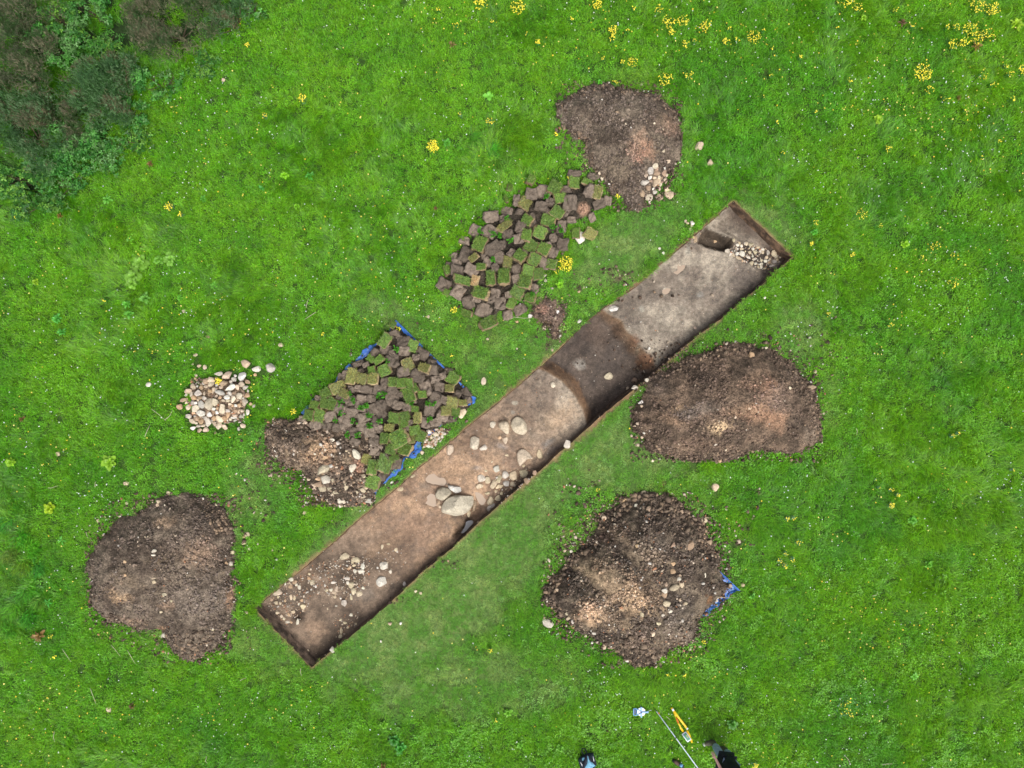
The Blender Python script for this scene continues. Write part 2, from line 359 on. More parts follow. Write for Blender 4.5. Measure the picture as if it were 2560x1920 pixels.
lip = (sm(-5.5, -2, trd)*(0.5+.5*vn(gpx/30, gpy/30, 6)))[:, None]; gcol = gcol*(1-lip)+A(150, 120, 92)*lip
ns, nt_ = len(sa), len(ta); idx = np.arange(ns*nt_).reshape(nt_, ns)
F = np.stack([idx[:-1, :-1], idx[:-1, 1:], idx[1:, 1:], idx[1:, :-1]], -1).reshape(-1, 4)
cs = (sa[:-1]+sa[1:])/2; ct = (ta[:-1]+ta[1:])/2; CS, CT = np.meshgrid(cs, ct)
keep = ~((CS > 0) & (CS < LU) & (CT > 0) & (CT < 2)).ravel()
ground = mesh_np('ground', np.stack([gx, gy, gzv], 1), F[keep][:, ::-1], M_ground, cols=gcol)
tag(ground, kind='structure')
# trench object
tr_root = empty('excavation_trench', W(1300, 1080, -.4))
tag(tr_root, 'long straight excavation trench with bare brown soil floor cut diagonally through the grass', 'trench')
tr_root['note'] = ''; del tr_root['note']
fs = np.linspace(0, LU, 700); ft = np.linspace(0, 2, 92)
FS, FT = np.meshgrid(fs, ft); s_, t_ = FS.ravel(), FT.ravel()
ins = .035+.02*vn(s_*3, t_*0, 12)
zz = floor_z(s_, t_)
# batter: squeeze the floor in from the walls
s2 = s_+ .07*np.where(s_ < .5, 1-s_/.5, 0)-.05*np.where(s_ > LU-.6, 1-(LU-s_)/.6, 0)
t2 = 1+(t_-1)*(1-.022-.012*vn(s_*2.2, t_*0, 9))
edge = np.minimum(np.minimum(t_, 2-t_), np.minimum(s_, LU-s_))
zz = zz+.05*sm(.12, 0, edge)*vn(s_*6, t_*6, 14)
fx, fy = st_xy(s2, t2); fpx, fpy = to_px(fx, fy, -.42)
n2 = fbm(fx*2.2, fy*2.2, 22, 4)[:, None]; n3 = fbm(fx*9, fy*9, 23, 3)[:, None]
q = sm(6.0, 10.5, s_)[:, None]; q0 = sm(4.2, 2.6, s_)[:, None]
m2 = sm(.35, .65, n2); m3 = sm(.5, .72, n3)*.5
tan = (A(192, 152, 122)*(1-m2)+A(158, 124, 102)*m2)*(1-m3)+A(116, 98, 88)*m3
nec = (A(180, 162, 146)*(1-m2)+A(142, 124, 112)*m2)*(1-m3)+A(104, 92, 86)*m3
swc = A(146, 120, 102)*(1-m2)+A(104, 84, 70)*m2
fcol = tan*(1-q)+nec*q; fcol = fcol*(1-q0)+swc*q0
z1 = lambda x, y: (620+x*.2441, 1300+y*.2441)
z2 = lambda x, y: (980+x*.2411, 1000+y*.2411)
z3 = lambda x, y: (1240+x*.2411, 720+y*.2411)
z5f = lambda x, y: (1640+x*.1718, 480+y*.1718)
FB = [(*z3(1050, 450), 60, 40, 40, (98, 78, 68), .8, .8), (*z3(1250, 440), 14, 46, -35, (140, 106, 84), .8, .8), (*z3(1560, 760), 26, 26, 20, (142, 100, 74), .95, .5), (*z3(1430, 560), 18, 24, 0, (140, 100, 75), .9, .6),
    (*z3(880, 1100), 12, 75, -25, (160, 118, 88), .9, .7), (*z3(700, 880), 70, 10, 40, (150, 112, 84), .8, .8), (*z3(1150, 1180), 60, 36, -38, (84, 68, 62), .8, .8), (*z3(900, 560), 60, 26, -40, (84, 68, 62), .7, .9), (*z3(1250, 1060), 40, 16, -40, (80, 70, 66), .6, .8),
    (*z3(880, 790), 22, 16, -10, (170, 158, 150), .95, .8), (*z3(910, 780), 4, 4, 0, (70, 58, 50), .9, .4), (*z3(1470, 620), 9, 18, 0, (100, 88, 74), .8, .6), (*z3(1505, 215), 10, 12, 0, (190, 184, 172), .8, .8), (*z3(1760, 30), 12, 9, 0, (198, 184, 168), .8, .5), (*z3(205, 1190), 9, 8, 0, (196, 184, 168), .8, .6),
    (*z3(410, 940), 11, 7, 0, (92, 76, 66), .8, .7), (*z3(520, 1060), 12, 10, 0, (125, 104, 90), .7, .8), (*z3(600, 1400), 90, 45, -40, (196, 160, 130), .7, .9), (*z3(1700, 400), 70, 60, -40, (186, 168, 152), .55, .9),
    (*z2(1620, 440), 34, 16, -30, (158, 150, 148), .7, .8), (*z2(1650, 520), 40, 22, -40, (112, 98, 92), .7, .8), (*z2(1130, 470), 20, 14, 20, (180, 162, 155), .8, .7), (*z2(1480, 380), 80, 30, 10, (150, 132, 118), .5, .9), (*z2(870, 700), 16, 9, 0, (168, 150, 142), .7, .8),
    (*z2(1270, 30), 9, 6, 0, (205, 190, 172), .8, .5), (*z2(1250, 125), 8, 7, 0, (170, 160, 150), .7, .7), (*z2(1190, 200), 16, 6, 20, (110, 92, 80), .6, .8), (*z2(900, 210), 12, 8, 0, (135, 105, 85), .6, .8), (*z2(640, 520), 40, 10, -40, (130, 100, 80), .6, .8),
    (*z2(1200, 900), 80, 42, -40, (120, 94, 76), 1, .7), (*z2(860, 1160), 52, 22, -40, (104, 78, 62), .9, .7), (*z2(720, 1340), 34, 14, -50, (84, 62, 48), .9, .7), (*z2(700, 1200), 40, 10, 5, (90, 72, 60), .6, .8), (*z2(150, 960), 24, 9, -10, (95, 80, 70), .7, .8), (*z2(330, 900), 26, 26, 0, (140, 122, 110), .6, .9),
    (*z2(560, 860), 14, 6, 20, (110, 98, 92), .7, .8), (*z2(640, 730), 40, 24, -20, (190, 148, 116), .6, .9), (*z2(350, 640), 40, 24, -30, (196, 154, 120), .6, .9), (*z2(220, 1300), 70, 50, -30, (176, 136, 110), .5, .9), (*z2(500, 1500), 40, 22, -40, (140, 104, 80), .6, .8),
    (*z1(1400, 250), 80, 30, -35, (160, 126, 100), .6, .9), (*z1(1100, 580), 60, 36, -40, (98, 78, 62), .8, .8), (*z1(1000, 740), 26, 16, 0, (84, 66, 54), .8, .8), (*z1(640, 540), 50, 20, -40, (128, 100, 80), .6, .8), (*z1(750, 770), 12, 12, 0, (90, 74, 64), .7, .8), (*z1(430, 780), 50, 34, -30, (92, 78, 68), .8, .8),
    (*z1(250, 960), 22, 28, -40, (52, 42, 36), .9, .7), (*z1(530, 980), 22, 20, 0, (72, 54, 42), .9, .7), (*z1(700, 1120), 44, 40, -40, (170, 136, 112), .8, .8), (*z1(1200, 760), 46, 26, -30, (140, 122, 110), .7, .8), (*z1(970, 1100), 34, 26, 0, (112, 88, 72), .6, .8), (*z1(640, 1400), 28, 24, 0, (70, 58, 52), .9, .8), (*z1(1500, 680), 30, 12, -40, (90, 74, 64), .8, .8),
    (*z1(740, 380), 60, 12, -42, (104, 84, 70), .8, .8), (*z5f(1400, 930), 66, 34, 25, (66, 54, 48), 1, .5), (*z5f(1750, 900), 40, 26, 40, (60, 48, 42), 1, .6), (*z5f(1600, 1180), 26, 26, 0, (64, 52, 46), .9, .6), (*z5f(1150, 480), 60, 40, 30, (122, 106, 94), .9, .6),
    (*z5f(1250, 260), 70, 10, 40, (104, 84, 68), .8, .7), (*z5f(1280, 1240), 70, 40, -30, (128, 112, 104), .7, .9), (*z5f(830, 1280), 8, 14, 20, (92, 84, 80), .6, .7), (*z5f(670, 1260), 7, 7, 0, (92, 84, 80), .6, .7), (*z5f(1380, 1350), 12, 12, 0, (96, 86, 80), .6, .7), (*z5f(820, 1420), 10, 8, 0, (96, 86, 80), .6, .7), (*z5f(1080, 1270), 16, 9, 0, (104, 94, 86), .6, .7),
    (*z5f(450, 860), 10, 18, 0, (178, 170, 160), .6, .8), (*z5f(1100, 1580), 16, 14, 0, (90, 78, 70), .7, .7), (*z5f(620, 1500), 14, 12, 0, (170, 168, 164), .5, .8)]
da, db = ditch(s_, t_); wI = (sm(-.03, .05, da)*sm(-.03, .06, db))[:, None]; wF = (sm(.05, .26+.1*n2[:, 0], da)*sm(.05, .32+.25*(n2[:, 0]-.4), db))[:, None]
slc = A(144, 110, 84)*(1-m3)+A(122, 96, 76)*m3; flc = A(112, 94, 85)*(1-m2)+A(90, 76, 70)*m2
fcol = fcol*(1-wI)+(slc*(1-wF)+flc*wF)*wI
fcol = paint(fcol, fpx, fpy, FB)
wp_ = sm(-2, 5, polydist(fpx, fpy, PIT)+12*(fbm(fpx/6, fpy/6, 5, 3)-.5))[:, None]; fcol = fcol*(1-wp_)+(A(104, 86, 70)*n2+A(70, 57, 47)*(1-n2))*wp_
fcol = (fcol*.88+.12*fcol.mean(1, keepdims=True))*np.array([.95, 1.0, .94]); fcol *= (0.84+0.32*n3)*(1-.24*sm(.48, .66, fbm(fx*1.5+3, fy*1.5, 29, 5)))[:, None]
foot_shade = np.maximum(sm(.12, 0, np.minimum(2-t_, s_))*.6, sm(.34, .02, LU-s_+.1*(n3[:, 0]-.5))*.7)[:, None]; fcol = fcol*(1-foot_shade)+A(84, 68, 58)*foot_shade  # shade along the wall feet, painted into the floor colour
nf, mf = len(fs), len(ft); fi = np.arange(nf*mf).reshape(mf, nf)
FF = np.stack([fi[:-1, :-1], fi[1:, :-1], fi[1:, 1:], fi[:-1, 1:]], -1).reshape(-1, 4)
rl = np.array(tr_root.location)
FV = np.stack([fx, fy, zz], 1)
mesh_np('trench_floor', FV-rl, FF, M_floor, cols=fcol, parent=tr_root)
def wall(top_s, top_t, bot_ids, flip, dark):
    bx, by, bz = FV[bot_ids].T; tx, ty = st_xy(top_s, top_t); n = len(bx); R = 9
    V = []; Cc = []
    for r in range(R):
        f = r/(R-1); x = tx*(1-f)+bx*f; y = ty*(1-f)+by*f; z = bz*f+0*(1-f)
        if 0 < r < R-1:
            j = .02*(fbm((tx+ty)*8, z*22+r, 61, 3)-.5)*2; x = x+j*VD[0]; y = y+j*VD[1]
        V.append(np.stack([x, y, z], 1))
        nn = fbm((tx-ty)*5, (tx+ty)*5+z*12, 62, 4)[:, None]
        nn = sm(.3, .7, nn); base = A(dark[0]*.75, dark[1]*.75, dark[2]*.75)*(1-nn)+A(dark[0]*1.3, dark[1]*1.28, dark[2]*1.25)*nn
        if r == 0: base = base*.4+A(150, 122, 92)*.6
        Cc.append(base)
    V = np.concatenate(V); Cc = np.concatenate(Cc); ii = np.arange(R*n).reshape(R, n)
    F = np.stack([ii[:-1, :-1], ii[1:, :-1], ii[1:, 1:], ii[:-1, 1:]], -1).reshape(-1, 4)
    if flip: F = F[:, ::-1]
    mesh_np('trench_wall', V-rl, F, M_wall, cols=Cc, parent=tr_root)
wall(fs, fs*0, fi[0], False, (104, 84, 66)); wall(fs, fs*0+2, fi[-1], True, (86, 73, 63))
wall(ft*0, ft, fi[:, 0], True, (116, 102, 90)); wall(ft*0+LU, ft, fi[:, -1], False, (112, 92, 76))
# height raster
cs_, ct_ = xy_st(gxx.ravel(), gyy.ravel()); inT = ((cs_ > .02) & (cs_ < LU-.02) & (ct_ > .03) & (ct_ < 1.97))
tq = polydist(1280+gxx.ravel()*100, 960-gyy.ravel()*100, THK)+60*(fbm(gxx.ravel()*3, gyy.ravel()*3, 67, 3)-.5); BARE.ravel()[np.where((tq > 14) & (fbm(gxx.ravel()*5, gyy.ravel()*5, 68, 3) > .47))[0]] = .8
zr = gz(gxx.ravel(), gyy.ravel()); zr[inT] = floor_z(cs_[inT], ct_[inT]); ZG[:] = zr.reshape(NY, NX)
inT2 = (cs_ > -.03) & (cs_ < LU+.03) & (ct_ > -.05) & (ct_ < 2.03); BARE[inT2.reshape(NY, NX)] = 1
# puddles
m, nt, b = nmat('puddle_water'); b.inputs['Base Color'].default_value = (*A(178, 158, 138), 1); b.inputs['Roughness'].default_value = .2; b.inputs['Specular IOR Level'].default_value = .35; M_pud = m
m, nt, b = nmat('puddle_clear'); b.inputs['Base Color'].default_value = (*A(96, 96, 100), 1); b.inputs['Roughness'].default_value = .06; b.inputs['Specular IOR Level'].default_value = .5; M_pud2 = m
def flat_poly(name, pts, mat, dz):
    c = np.mean(pts, 0); p0 = surf(*c); ring = []
    for i in range(len(pts)):
        a, bb = np.array(pts[i]), np.array(pts[(i+1) % len(pts)]); pa = np.array(pts[i-1]); pn = np.array(pts[(i+2) % len(pts)])
        for k in range(4):
            t = k/4; q = .5*((2*a)+(-pa+bb)*t+(2*pa-5*a+4*bb-pn)*t*t+(-pa+3*a-3*bb+pn)*t**3); ring.append(q+np.array([vn(q[0]/2., q[1]/2., 3)-.5, vn(q[1]/2., q[0]/2., 4)-.5])*2.0)
    zs = float(np.mean([samp(ZG, *W(*(q+(q-c)*.35), p0.z)[:2]) for q in ring]))+dz
    V = [np.array(W(*c, zs))]+[np.array(W(*q, zs)) for q in ring]; n = len(ring)
    F = np.array([(0, 1+(i+1) % n, 1+i) for i in range(n)])
    o = mesh_np(name, V, F, mat, loc=W(*c, zs), smooth=False); tag(o, kind='structure'); return o
for pd, k in PUDS: flat_poly('puddle', pd, (M_pud, M_pud2)[k], -.004)
# ---------------------------------------------------------------- spoil heaps
z4b = lambda x, y: (1340+x*.229, 180+y*.229)
z4 = lambda x, y: (1340+x*.2953, 1200+y*.2953)
z5b = lambda x, y: (1560+x*.2351, 820+y*.2351)
z6 = lambda x, y: (190+x*.2894, 1200+y*.2894)
zt = lambda x, y: (640+x*.3135, 780+y*.3135)     # lower turf pile view
zu = lambda x, y: (1060+x*.2713, 400+y*.2713)    # upper turf pile view
zs7 = lambda x, y: (420+x*.1356, 880+y*.1356)
def mp(f, pts): return [f(*p) for p in pts]
def rock_proto(seed, flat=.62, planes=15, sub=3, lo=.52, hi=.86, rough=.10):
    r = np.random.default_rng(seed); bm = bmesh.new(); bmesh.ops.create_icosphere(bm, subdivisions=sub, radius=1)
    V = np.array([v.co[:] for v in bm.verts]); F = np.array([[v.index for v in f.verts] for f in bm.faces]); bm.free()
    for _ in range(planes):
        n = r.normal(size=3); n[2] *= .8; n /= np.linalg.norm(n); d = r.uniform(lo, hi)
        o = V@n-d; k = o > 0; V[k] -= np.outer(o[k]*.97, n)
    V += rough*(fbm(V[:, 0]*3+seed, V[:, 1]*3+V[:, 2]*2, seed, 3)-.5)[:, None]*V
    V -= (V.max(0)+V.min(0))/2; V /= (V.max(0)-V.min(0)); V[:, 2] *= flat
    return V, F
ROCKS = [rock_proto(100+i) for i in range(20)]
PEB = [rock_proto(300+i, .7, 9, 1, .55, .85) for i in range(8)]
FULLY = {}
def gn_scatter(name, protos, L, R, Sc, I, cols, label=None, cat=None, group=None, kind='stuff', mat=None):
    """one 'stuff' object: prototype meshes instanced on points by geometry nodes"""
    pc = bpy.data.collections.new(name+'_kinds')
    for i, (V, F, extra) in enumerate(protos):
        o = mesh_np('%s_kind' % name, V, F, mat, cols=extra, attr='bl', link=False, smooth=False); o.name = '%s_kind_%02d' % (name, i); pc.objects.link(o)
    me = bpy.data.meshes.new(name); n = len(L); me.vertices.add(n); me.vertices.foreach_set('co', np.asarray(L, np.float32).ravel())
    a = me.attributes.new('rot', 'FLOAT_VECTOR', 'POINT'); a.data.foreach_set('vector', np.asarray(R, np.float32).ravel())
    a = me.attributes.new('scl', 'FLOAT_VECTOR', 'POINT'); Sc = np.asarray(Sc, np.float32); Sc = np.repeat(Sc[:, None], 3, 1) if Sc.ndim == 1 else Sc; a.data.foreach_set('vector', Sc.ravel())
    a = me.attributes.new('idx', 'INT', 'POINT'); a.data.foreach_set('value', np.asarray(I, np.int32))
    a = me.attributes.new('gcol', 'FLOAT_COLOR', 'POINT'); a.data.foreach_set('color', np.concatenate([cols, np.ones((n, 1))], 1).astype(np.float32).ravel())
    me.materials.append(mat)
    o = bpy.data.objects.new(name, me); C.objects.link(o)
    ng = bpy.data.node_groups.new(name+'_nodes', 'GeometryNodeTree')
    ng.interface.new_socket('Geometry', in_out='INPUT', socket_type='NodeSocketGeometry'); ng.interface.new_socket('Geometry', in_out='OUTPUT', socket_type='NodeSocketGeometry')
    gi = ng.nodes.new('NodeGroupInput'); go = ng.nodes.new('NodeGroupOutput'); ip = ng.nodes.new('GeometryNodeInstanceOnPoints'); ci = ng.nodes.new('GeometryNodeCollectionInfo')
    ci.inputs['Collection'].default_value = pc; ci.inputs['Separate Children'].default_value = True; ci.inputs['Reset Children'].default_value = True
    def na(nm, ty):
        q = ng.nodes.new('GeometryNodeInputNamedAttribute'); q.data_type = ty; q.inputs['Name'].default_value = nm; return [s for s in q.outputs if s.enabled and s.name == 'Attribute'][0]
    e2r = ng.nodes.new('FunctionNodeEulerToRotation'); ng.links.new(na('rot', 'FLOAT_VECTOR'), e2r.inputs[0])
    ng.links.new(gi.outputs[0], ip.inputs['Points']); ng.links.new(ci.outputs[0], ip.inputs['Instance']); ip.inputs['Pick Instance'].default_value = True
    ng.links.new(na('idx', 'INT'), ip.inputs['Instance Index']); ng.links.new(e2r.outputs[0], ip.inputs['Rotation']); ng.links.new(na('scl', 'FLOAT_VECTOR'), ip.inputs['Scale'])
    ng.links.new(ip.outputs[0], go.inputs[0])
    md = o.modifiers.new('scatter', 'NODES'); md.node_group = ng
    return tag(o, label, cat, group, kind)
SOILC = [A(72, 60, 50), A(96, 80, 68), A(120, 104, 88), A(84, 70, 60)]; PEBC = [A(190, 172, 150), A(170, 150, 128), A(205, 190, 170), A(160, 136, 112), A(176, 128, 98), A(215, 208, 196)]
GRIT = []   # (x,y,z,size,col)
def grit(px, py, zfun=None, size=(.012, .03), light=.25, cols=None, sink=.3, dz=0.0):
    n = len(px)
    for i in range(n):
        p = W(px[i], py[i], 0); z = float(samp(ZG, p.x, p.y)); p = W(px[i], py[i], z); z = float(samp(ZG, p.x, p.y))
        s = RNG.uniform(*size)*(1+RNG.exponential(.35)); s = min(s, size[1]*2)
        pal = cols if cols else (PEBC if RNG.random() < light else SOILC)
        GRIT.append((p.x, p.y, z+s*.12+dz, s, pal[RNG.integers(len(pal))]*RNG.uniform(.8, 1.15)))
def rnd_in(poly, n, marg=0, seed=0):
    r = np.random.default_rng(seed); P = np.array(poly); a, b = P.min(0), P.max(0); out = []
    while len(out) < n:
        q = r.uniform(a, b, (n*3, 2)); d = polydist(q[:, 0], q[:, 1], poly); q = q[d > marg]; out += [tuple(v) for v in q]
    return np.array(out[:n])
def heap(name, poly, h, w, blobs, base, label, bumps=(), step=.028, nz=.05, grits=0, light=.25, cat='soil heap', edgen=9, gs=(.012, .03), parent_col=None):
    P = np.array(poly); c = P.mean(0); cw = W(*c, 0)
    a, b = P.min(0)-14, P.max(0)+14
    xs = np.arange(a[0], b[0], step*100); ys = np.arange(a[1], b[1], step*100); X, Y = np.meshgrid(xs, ys); px, py = X.ravel(), Y.ravel()
    def hf(px, py):
        d = polydist(px, py, poly)+edgen*(fbm(px/14., py/14., 77, 4)-.5)*2+5*(fbm((px*.7+py*.7)/5., (py*.7-px*.7)/5., 78, 2)-.5)
        dd = np.maximum(d, 0)/100
        z = h*(1-np.exp(-(dd/w)**1.15))
        for (bx, by, br, bh) in bumps: z = z+bh*np.exp(-((px-bx)**2+(py-by)**2)/br**2)*sm(0, .2, dd)
        ramp = sm(0, .18, dd); z = z+nz*2.0*np.maximum(fbm(px/20., py/20., 84, 2)-.5, -.1)*ramp
        z = z+(nz*2.2*(fbm(px/38., py/38., 79, 3)-.5)+nz*1.2*(fbm(px/11., py/11., 80, 3)-.5)+nz*1.1*(fbm((px*.8+py*.6)/6.5, (py*.8-px*.6)/6.5, 81, 3)-.5))*ramp
        return d, z
    d, z = hf(px, py)
    xw, yw = (px-1280)/100, (960-py)/100; g = gz(xw, yw)
    zz = g+np.where(d > 0, np.maximum(z, .004), -.03)+.02*sm(0, 6, d)
    # lift away from the camera axis so the outline sits at its ground position
    n1 = sm(.34, .68, fbm(px/26., py/26., 82, 4))[:, None]; n2 = fbm(px/6., py/6., 83, 3)[:, None]
    col = A(*base[0])*(1-n1)+A(*base[1])*n1
    col = paint(col, px, py, blobs); col = (col*.72+.28*col.mean(1, keepdims=True))*np.array([1.25, 1.24, 1.14])*(.66+.68*n2)
    I = np.arange(len(px)).reshape(X.shape); F = np.stack([I[:-1, :-1], I[1:, :-1], I[1:, 1:], I[:-1, 1:]], -1).reshape(-1, 4)
    keep = (d[F].max(1) > 0); F = F[keep]
    used = np.unique(F); rm = np.full(len(px), -1); rm[used] = np.arange(len(used)); F = rm[F]
    o = mesh_np(name, np.stack([xw, yw, zz], 1)[used], F, M_heap, loc=(cw.x, cw.y, 0), cols=col[used])
    tag(o, label, cat)
    rx, ry = gxx.ravel(), gyy.ravel(); qx, qy = 1280+rx*100, 960-ry*100
    sel = (qx > a[0]) & (qx < b[0]) & (qy > a[1]) & (qy < b[1]); dq, zq = hf(qx[sel], qy[sel]); zf = ZG.ravel(); bf = BARE.ravel()
    ids = np.where(sel)[0]; ok = dq > 0; zf[ids[ok]] = gz(rx[ids[ok]], ry[ids[ok]])+zq[ok]+.02; bf[ids[dq > 3]] = 1
    band = (dq <= 3) & (dq > -16) & (fbm(qx[sel]/6., qy[sel]/6., 86, 3)+.012*dq > .52); bf[ids[band]] = np.maximum(bf[ids[band]], .7)
    ZG[:] = zf.reshape(NY, NX); BARE[:] = bf.reshape(NY, NX)
    grits = int(grits*1.1)
    if grits:
        q = rnd_in(poly, grits*2, -5, int(c[0])); q = q[fbm(q[:, 0]/30., q[:, 1]/30., 85, 3)+.25*(RNG.random(len(q))-.5) > .47]; k0 = len(GRIT); grit(q[:, 0], q[:, 1], size=(gs[0]*1.3, gs[1]*1.3), light=light)
        m1 = fbm(q[:, 0]/26., q[:, 1]/26., 82, 4)[:, None]; lc = paint(A(*base[0])*(1-m1)+A(*base[1])*m1, q[:, 0], q[:, 1], blobs)
        for i_ in range(len(q)):
            g_ = GRIT[k0+i_]
            if RNG.random() > light*.45: GRIT[k0+i_] = (*g_[:4], (lc[i_]*.75+.25*lc[i_].mean())*(RNG.uniform(.6, 1.) if RNG.random() < .35 else RNG.uniform(1.1, 2.1)))
        q = rnd_in(poly, int(grits*.5), -22, int(c[0])+1); dd = polydist(q[:, 0], q[:, 1], poly); q = q[(dd < 8)][:grits//4]; grit(q[:, 0], q[:, 1], size=(.02, .045), light=light*.4, dz=.03)
        q = rnd_in(poly, grits*2, -45, int(c[0])+2); dd = polydist(q[:, 0], q[:, 1], poly); q = q[(dd < 0)][:grits//12]; grit(q[:, 0], q[:, 1], size=(.025, .05), light=light*.4, dz=.04)
    return o
topP = mp(z4b, [(215, 340), (360, 280), (480, 190), (650, 110), (790, 130), (880, 160), (1010, 170), (1190, 225), (1400, 290), (1510, 420), (1580, 560), (1600, 790), (1570, 980), (1440, 1120), (1330, 1290), (1190, 1380), (1180, 1480), (1100, 1530), (1000, 1500), (900, 1370), (780, 1290), (700, 1160), (610, 1060), (510, 960), (520, 760), (420, 740), (270, 610), (225, 480)])
heap('spoil_heap', topP, .62, .55, [(*z4b(1060, 840), 28, 42, 10, (170, 132, 106), .85, .8), (*z4b(1170, 930), 34, 30, 0, (164, 120, 94), .9, .8), (*z4b(1350, 620), 60, 30, 20, (136, 112, 92), .7, .9), (*z4b(1450, 640), 34, 44, 0, (140, 106, 84), .7, .9), (*z4b(500, 330), 60, 40, 0, (112, 98, 84), .5, .9),
    (*z4b(700, 700), 50, 30, 10, (74, 62, 54), .7, .9), (*z4b(950, 400), 50, 30, 0, (120, 106, 92), .5, .9), (*z4b(1300, 850), 26, 40, 0, (104, 92, 76), .7, .8), (*z4b(880, 1100), 44, 40, 0, (132, 114, 94), .8, .9), (*z4b(900, 560), 40, 20, 0, (128, 112, 96), .5, .9)],
    ((86, 72, 62), (118, 102, 88)), 'dark brown spoil heap with an orange clay patch, beside the upper turf pile', bumps=[(1600, 330, 60, .14), (1450, 260, 50, .05)], grits=2600, light=.14)
neP = mp(z5b, [(60, 1050), (100, 950), (90, 850), (200, 720), (230, 560), (330, 480), (480, 400), (680, 290), (860, 240), (1100, 150), (1390, 170), (1560, 200), (1700, 310), (1830, 400), (1890, 500), (2030, 600), (2050, 720), (2080, 900), (2110, 1050), (2110, 1200), (1980, 1270), (1860, 1350), (1680, 1340), (1470, 1300), (1330, 1330), (1210, 1420), (1000, 1430), (800, 1430), (600, 1420), (400, 1350), (240, 1290), (200, 1180)])
heap('spoil_heap', neP, .70, .65, [(*z5b(960, 1040), 42, 26, -25, (200, 166, 122), .95, .9), (*z5b(1450, 640), 34, 54, 10, (172, 124, 94), .8, .8), (*z5b(1560, 760), 60, 50, 0, (138, 112, 96), .9, .8), (*z5b(1350, 900), 74, 34, 0, (162, 120, 90), .85, .9), (*z5b(1300, 520), 60, 16, -30, (150, 118, 92), .8, .9), (*z5b(1180, 860), 60, 20, -10, (150, 116, 88), .7, .9), (*z5b(1520, 1000), 40, 34, 0, (156, 112, 82), .7, .8),
    (*z5b(450, 960), 50, 22, 20, (150, 114, 84), .6, .9), (*z5b(750, 860), 80, 24, -15, (126, 112, 102), .7, .8), (*z5b(830, 560), 70, 40, 0, (72, 58, 50), .6, .9), (*z5b(300, 620), 40, 40, 0, (104, 88, 78), .7, .9), (*z5b(1300, 600), 50, 20, -10, (150, 116, 90), .6, .9), (*z5b(520, 850), 30, 6, -35, (178, 142, 104), .8, .8),
    (*z5b(1800, 480), 40, 34, 30, (86, 72, 62), .7, .8), (*z5b(1170, 1010), 18, 18, 0, (64, 54, 46), .8, .8), (*z5b(1950, 1150), 40, 50, 0, (112, 98, 86), .6, .9), (*z5b(700, 1220), 90, 30, 5, (130, 102, 82), .5, .9), (*z5b(1750, 980), 30, 30, 0, (84, 70, 60), .7, .8), (*z5b(1000, 1380), 70, 14, 0, (104, 84, 74), .6, .8)],
    ((84, 68, 56), (122, 98, 80)), 'broad brown spoil heap with a pale sandy patch, right of the trench', bumps=[(1880, 1020, 70, .12), (1700, 980, 60, .05), (1650, 1060, 50, .08)], grits=2600, light=.2)
seP = mp(z4, [(45, 980), (90, 880), (150, 790), (260, 720), (290, 600), (420, 540), (490, 400), (560, 280), (690, 220), (860, 110), (1000, 100), (1150, 120), (1230, 180), (1270, 280), (1390, 340), (1430, 480), (1500, 560), (1550, 640), (1560, 740), (1600, 850), (1660, 900), (1560, 1000), (1430, 1110), (1370, 1180), (1370, 1290), (1320, 1400), (1150, 1420), (1080, 1500), (1000, 1560), (850, 1590), (740, 1530), (680, 1450), (560, 1380), (450, 1320), (340, 1250), (220, 1180), (130, 1080)])
heap('spoil_heap', seP, .80, .60, [(*z4(760, 930), 92, 62, 20, (186, 150, 112), 1, .9), (*z4(780, 950), 52, 40, 20, (206, 168, 126), 1, .9), (*z4(460, 1110), 52, 46, 0, (200, 160, 122), 1, .8), (*z4(480, 740), 84, 44, 0, (160, 134, 102), .9, .9), (*z4(900, 620), 80, 34, 20, (158, 134, 108), .9, .9), (*z4(620, 850), 90, 60, 30, (164, 136, 106), .8, .9), (*z4(1200, 1200), 60, 60, 0, (126, 112, 98), .8, .9), (*z4(640, 1180), 60, 30, 0, (150, 124, 96), .8, .9), (*z4(700, 430), 50, 26, 0, (134, 108, 84), .7, .9), (*z4(380, 860), 34, 20, 0, (92, 80, 68), .8, .8),
    (*z4(1180, 1290), 40, 26, 0, (138, 116, 96), .9, .8), (*z4(1020, 470), 30, 40, -20, (118, 104, 92), .7, .9), (*z4(1300, 700), 60, 60, 0, (96, 82, 70), .5, .9), (*z4(700, 1300), 60, 30, 0, (90, 78, 70), .7, .9), (*z4(860, 1350), 50, 30, 0, (140, 116, 98), .7, .8), (*z4(1445, 990), 14, 20, 0, (112, 76, 44), .9, .5),
    (*z4(150, 830), 40, 20, -20, (140, 104, 82), .7, .8), (*z4(560, 480), 30, 18, 0, (92, 68, 56), .8, .8), (*z4(1200, 1000), 40, 60, 0, (108, 96, 86), .6, .9), (*z4(770, 690), 24, 14, 0, (100, 92, 84), .8, .8)],
    ((66, 54, 46), (112, 96, 80)), 'large dark spoil heap with two pale gravelly patches, on a blue tarpaulin at lower right', bumps=[(1570, 1430, 70, .16), (1620, 1340, 60, .08), (1480, 1480, 60, .05)], grits=5200, light=.42, gs=(.014, .036))
swP = mp(z6, [(80, 760), (130, 640), (220, 500), (300, 420), (380, 320), (560, 270), (640, 210), (760, 130), (900, 110), (1040, 110), (1180, 170), (1270, 220), (1340, 340), (1375, 470), (1360, 600), (1370, 760), (1345, 880), (1385, 980), (1370, 1120), (1350, 1260), (1260, 1380), (1200, 1450), (1080, 1540), (980, 1580), (860, 1500), (780, 1400), (740, 1300), (600, 1310), (430, 1260), (280, 1220), (180, 1130), (115, 1040), (130, 900)])
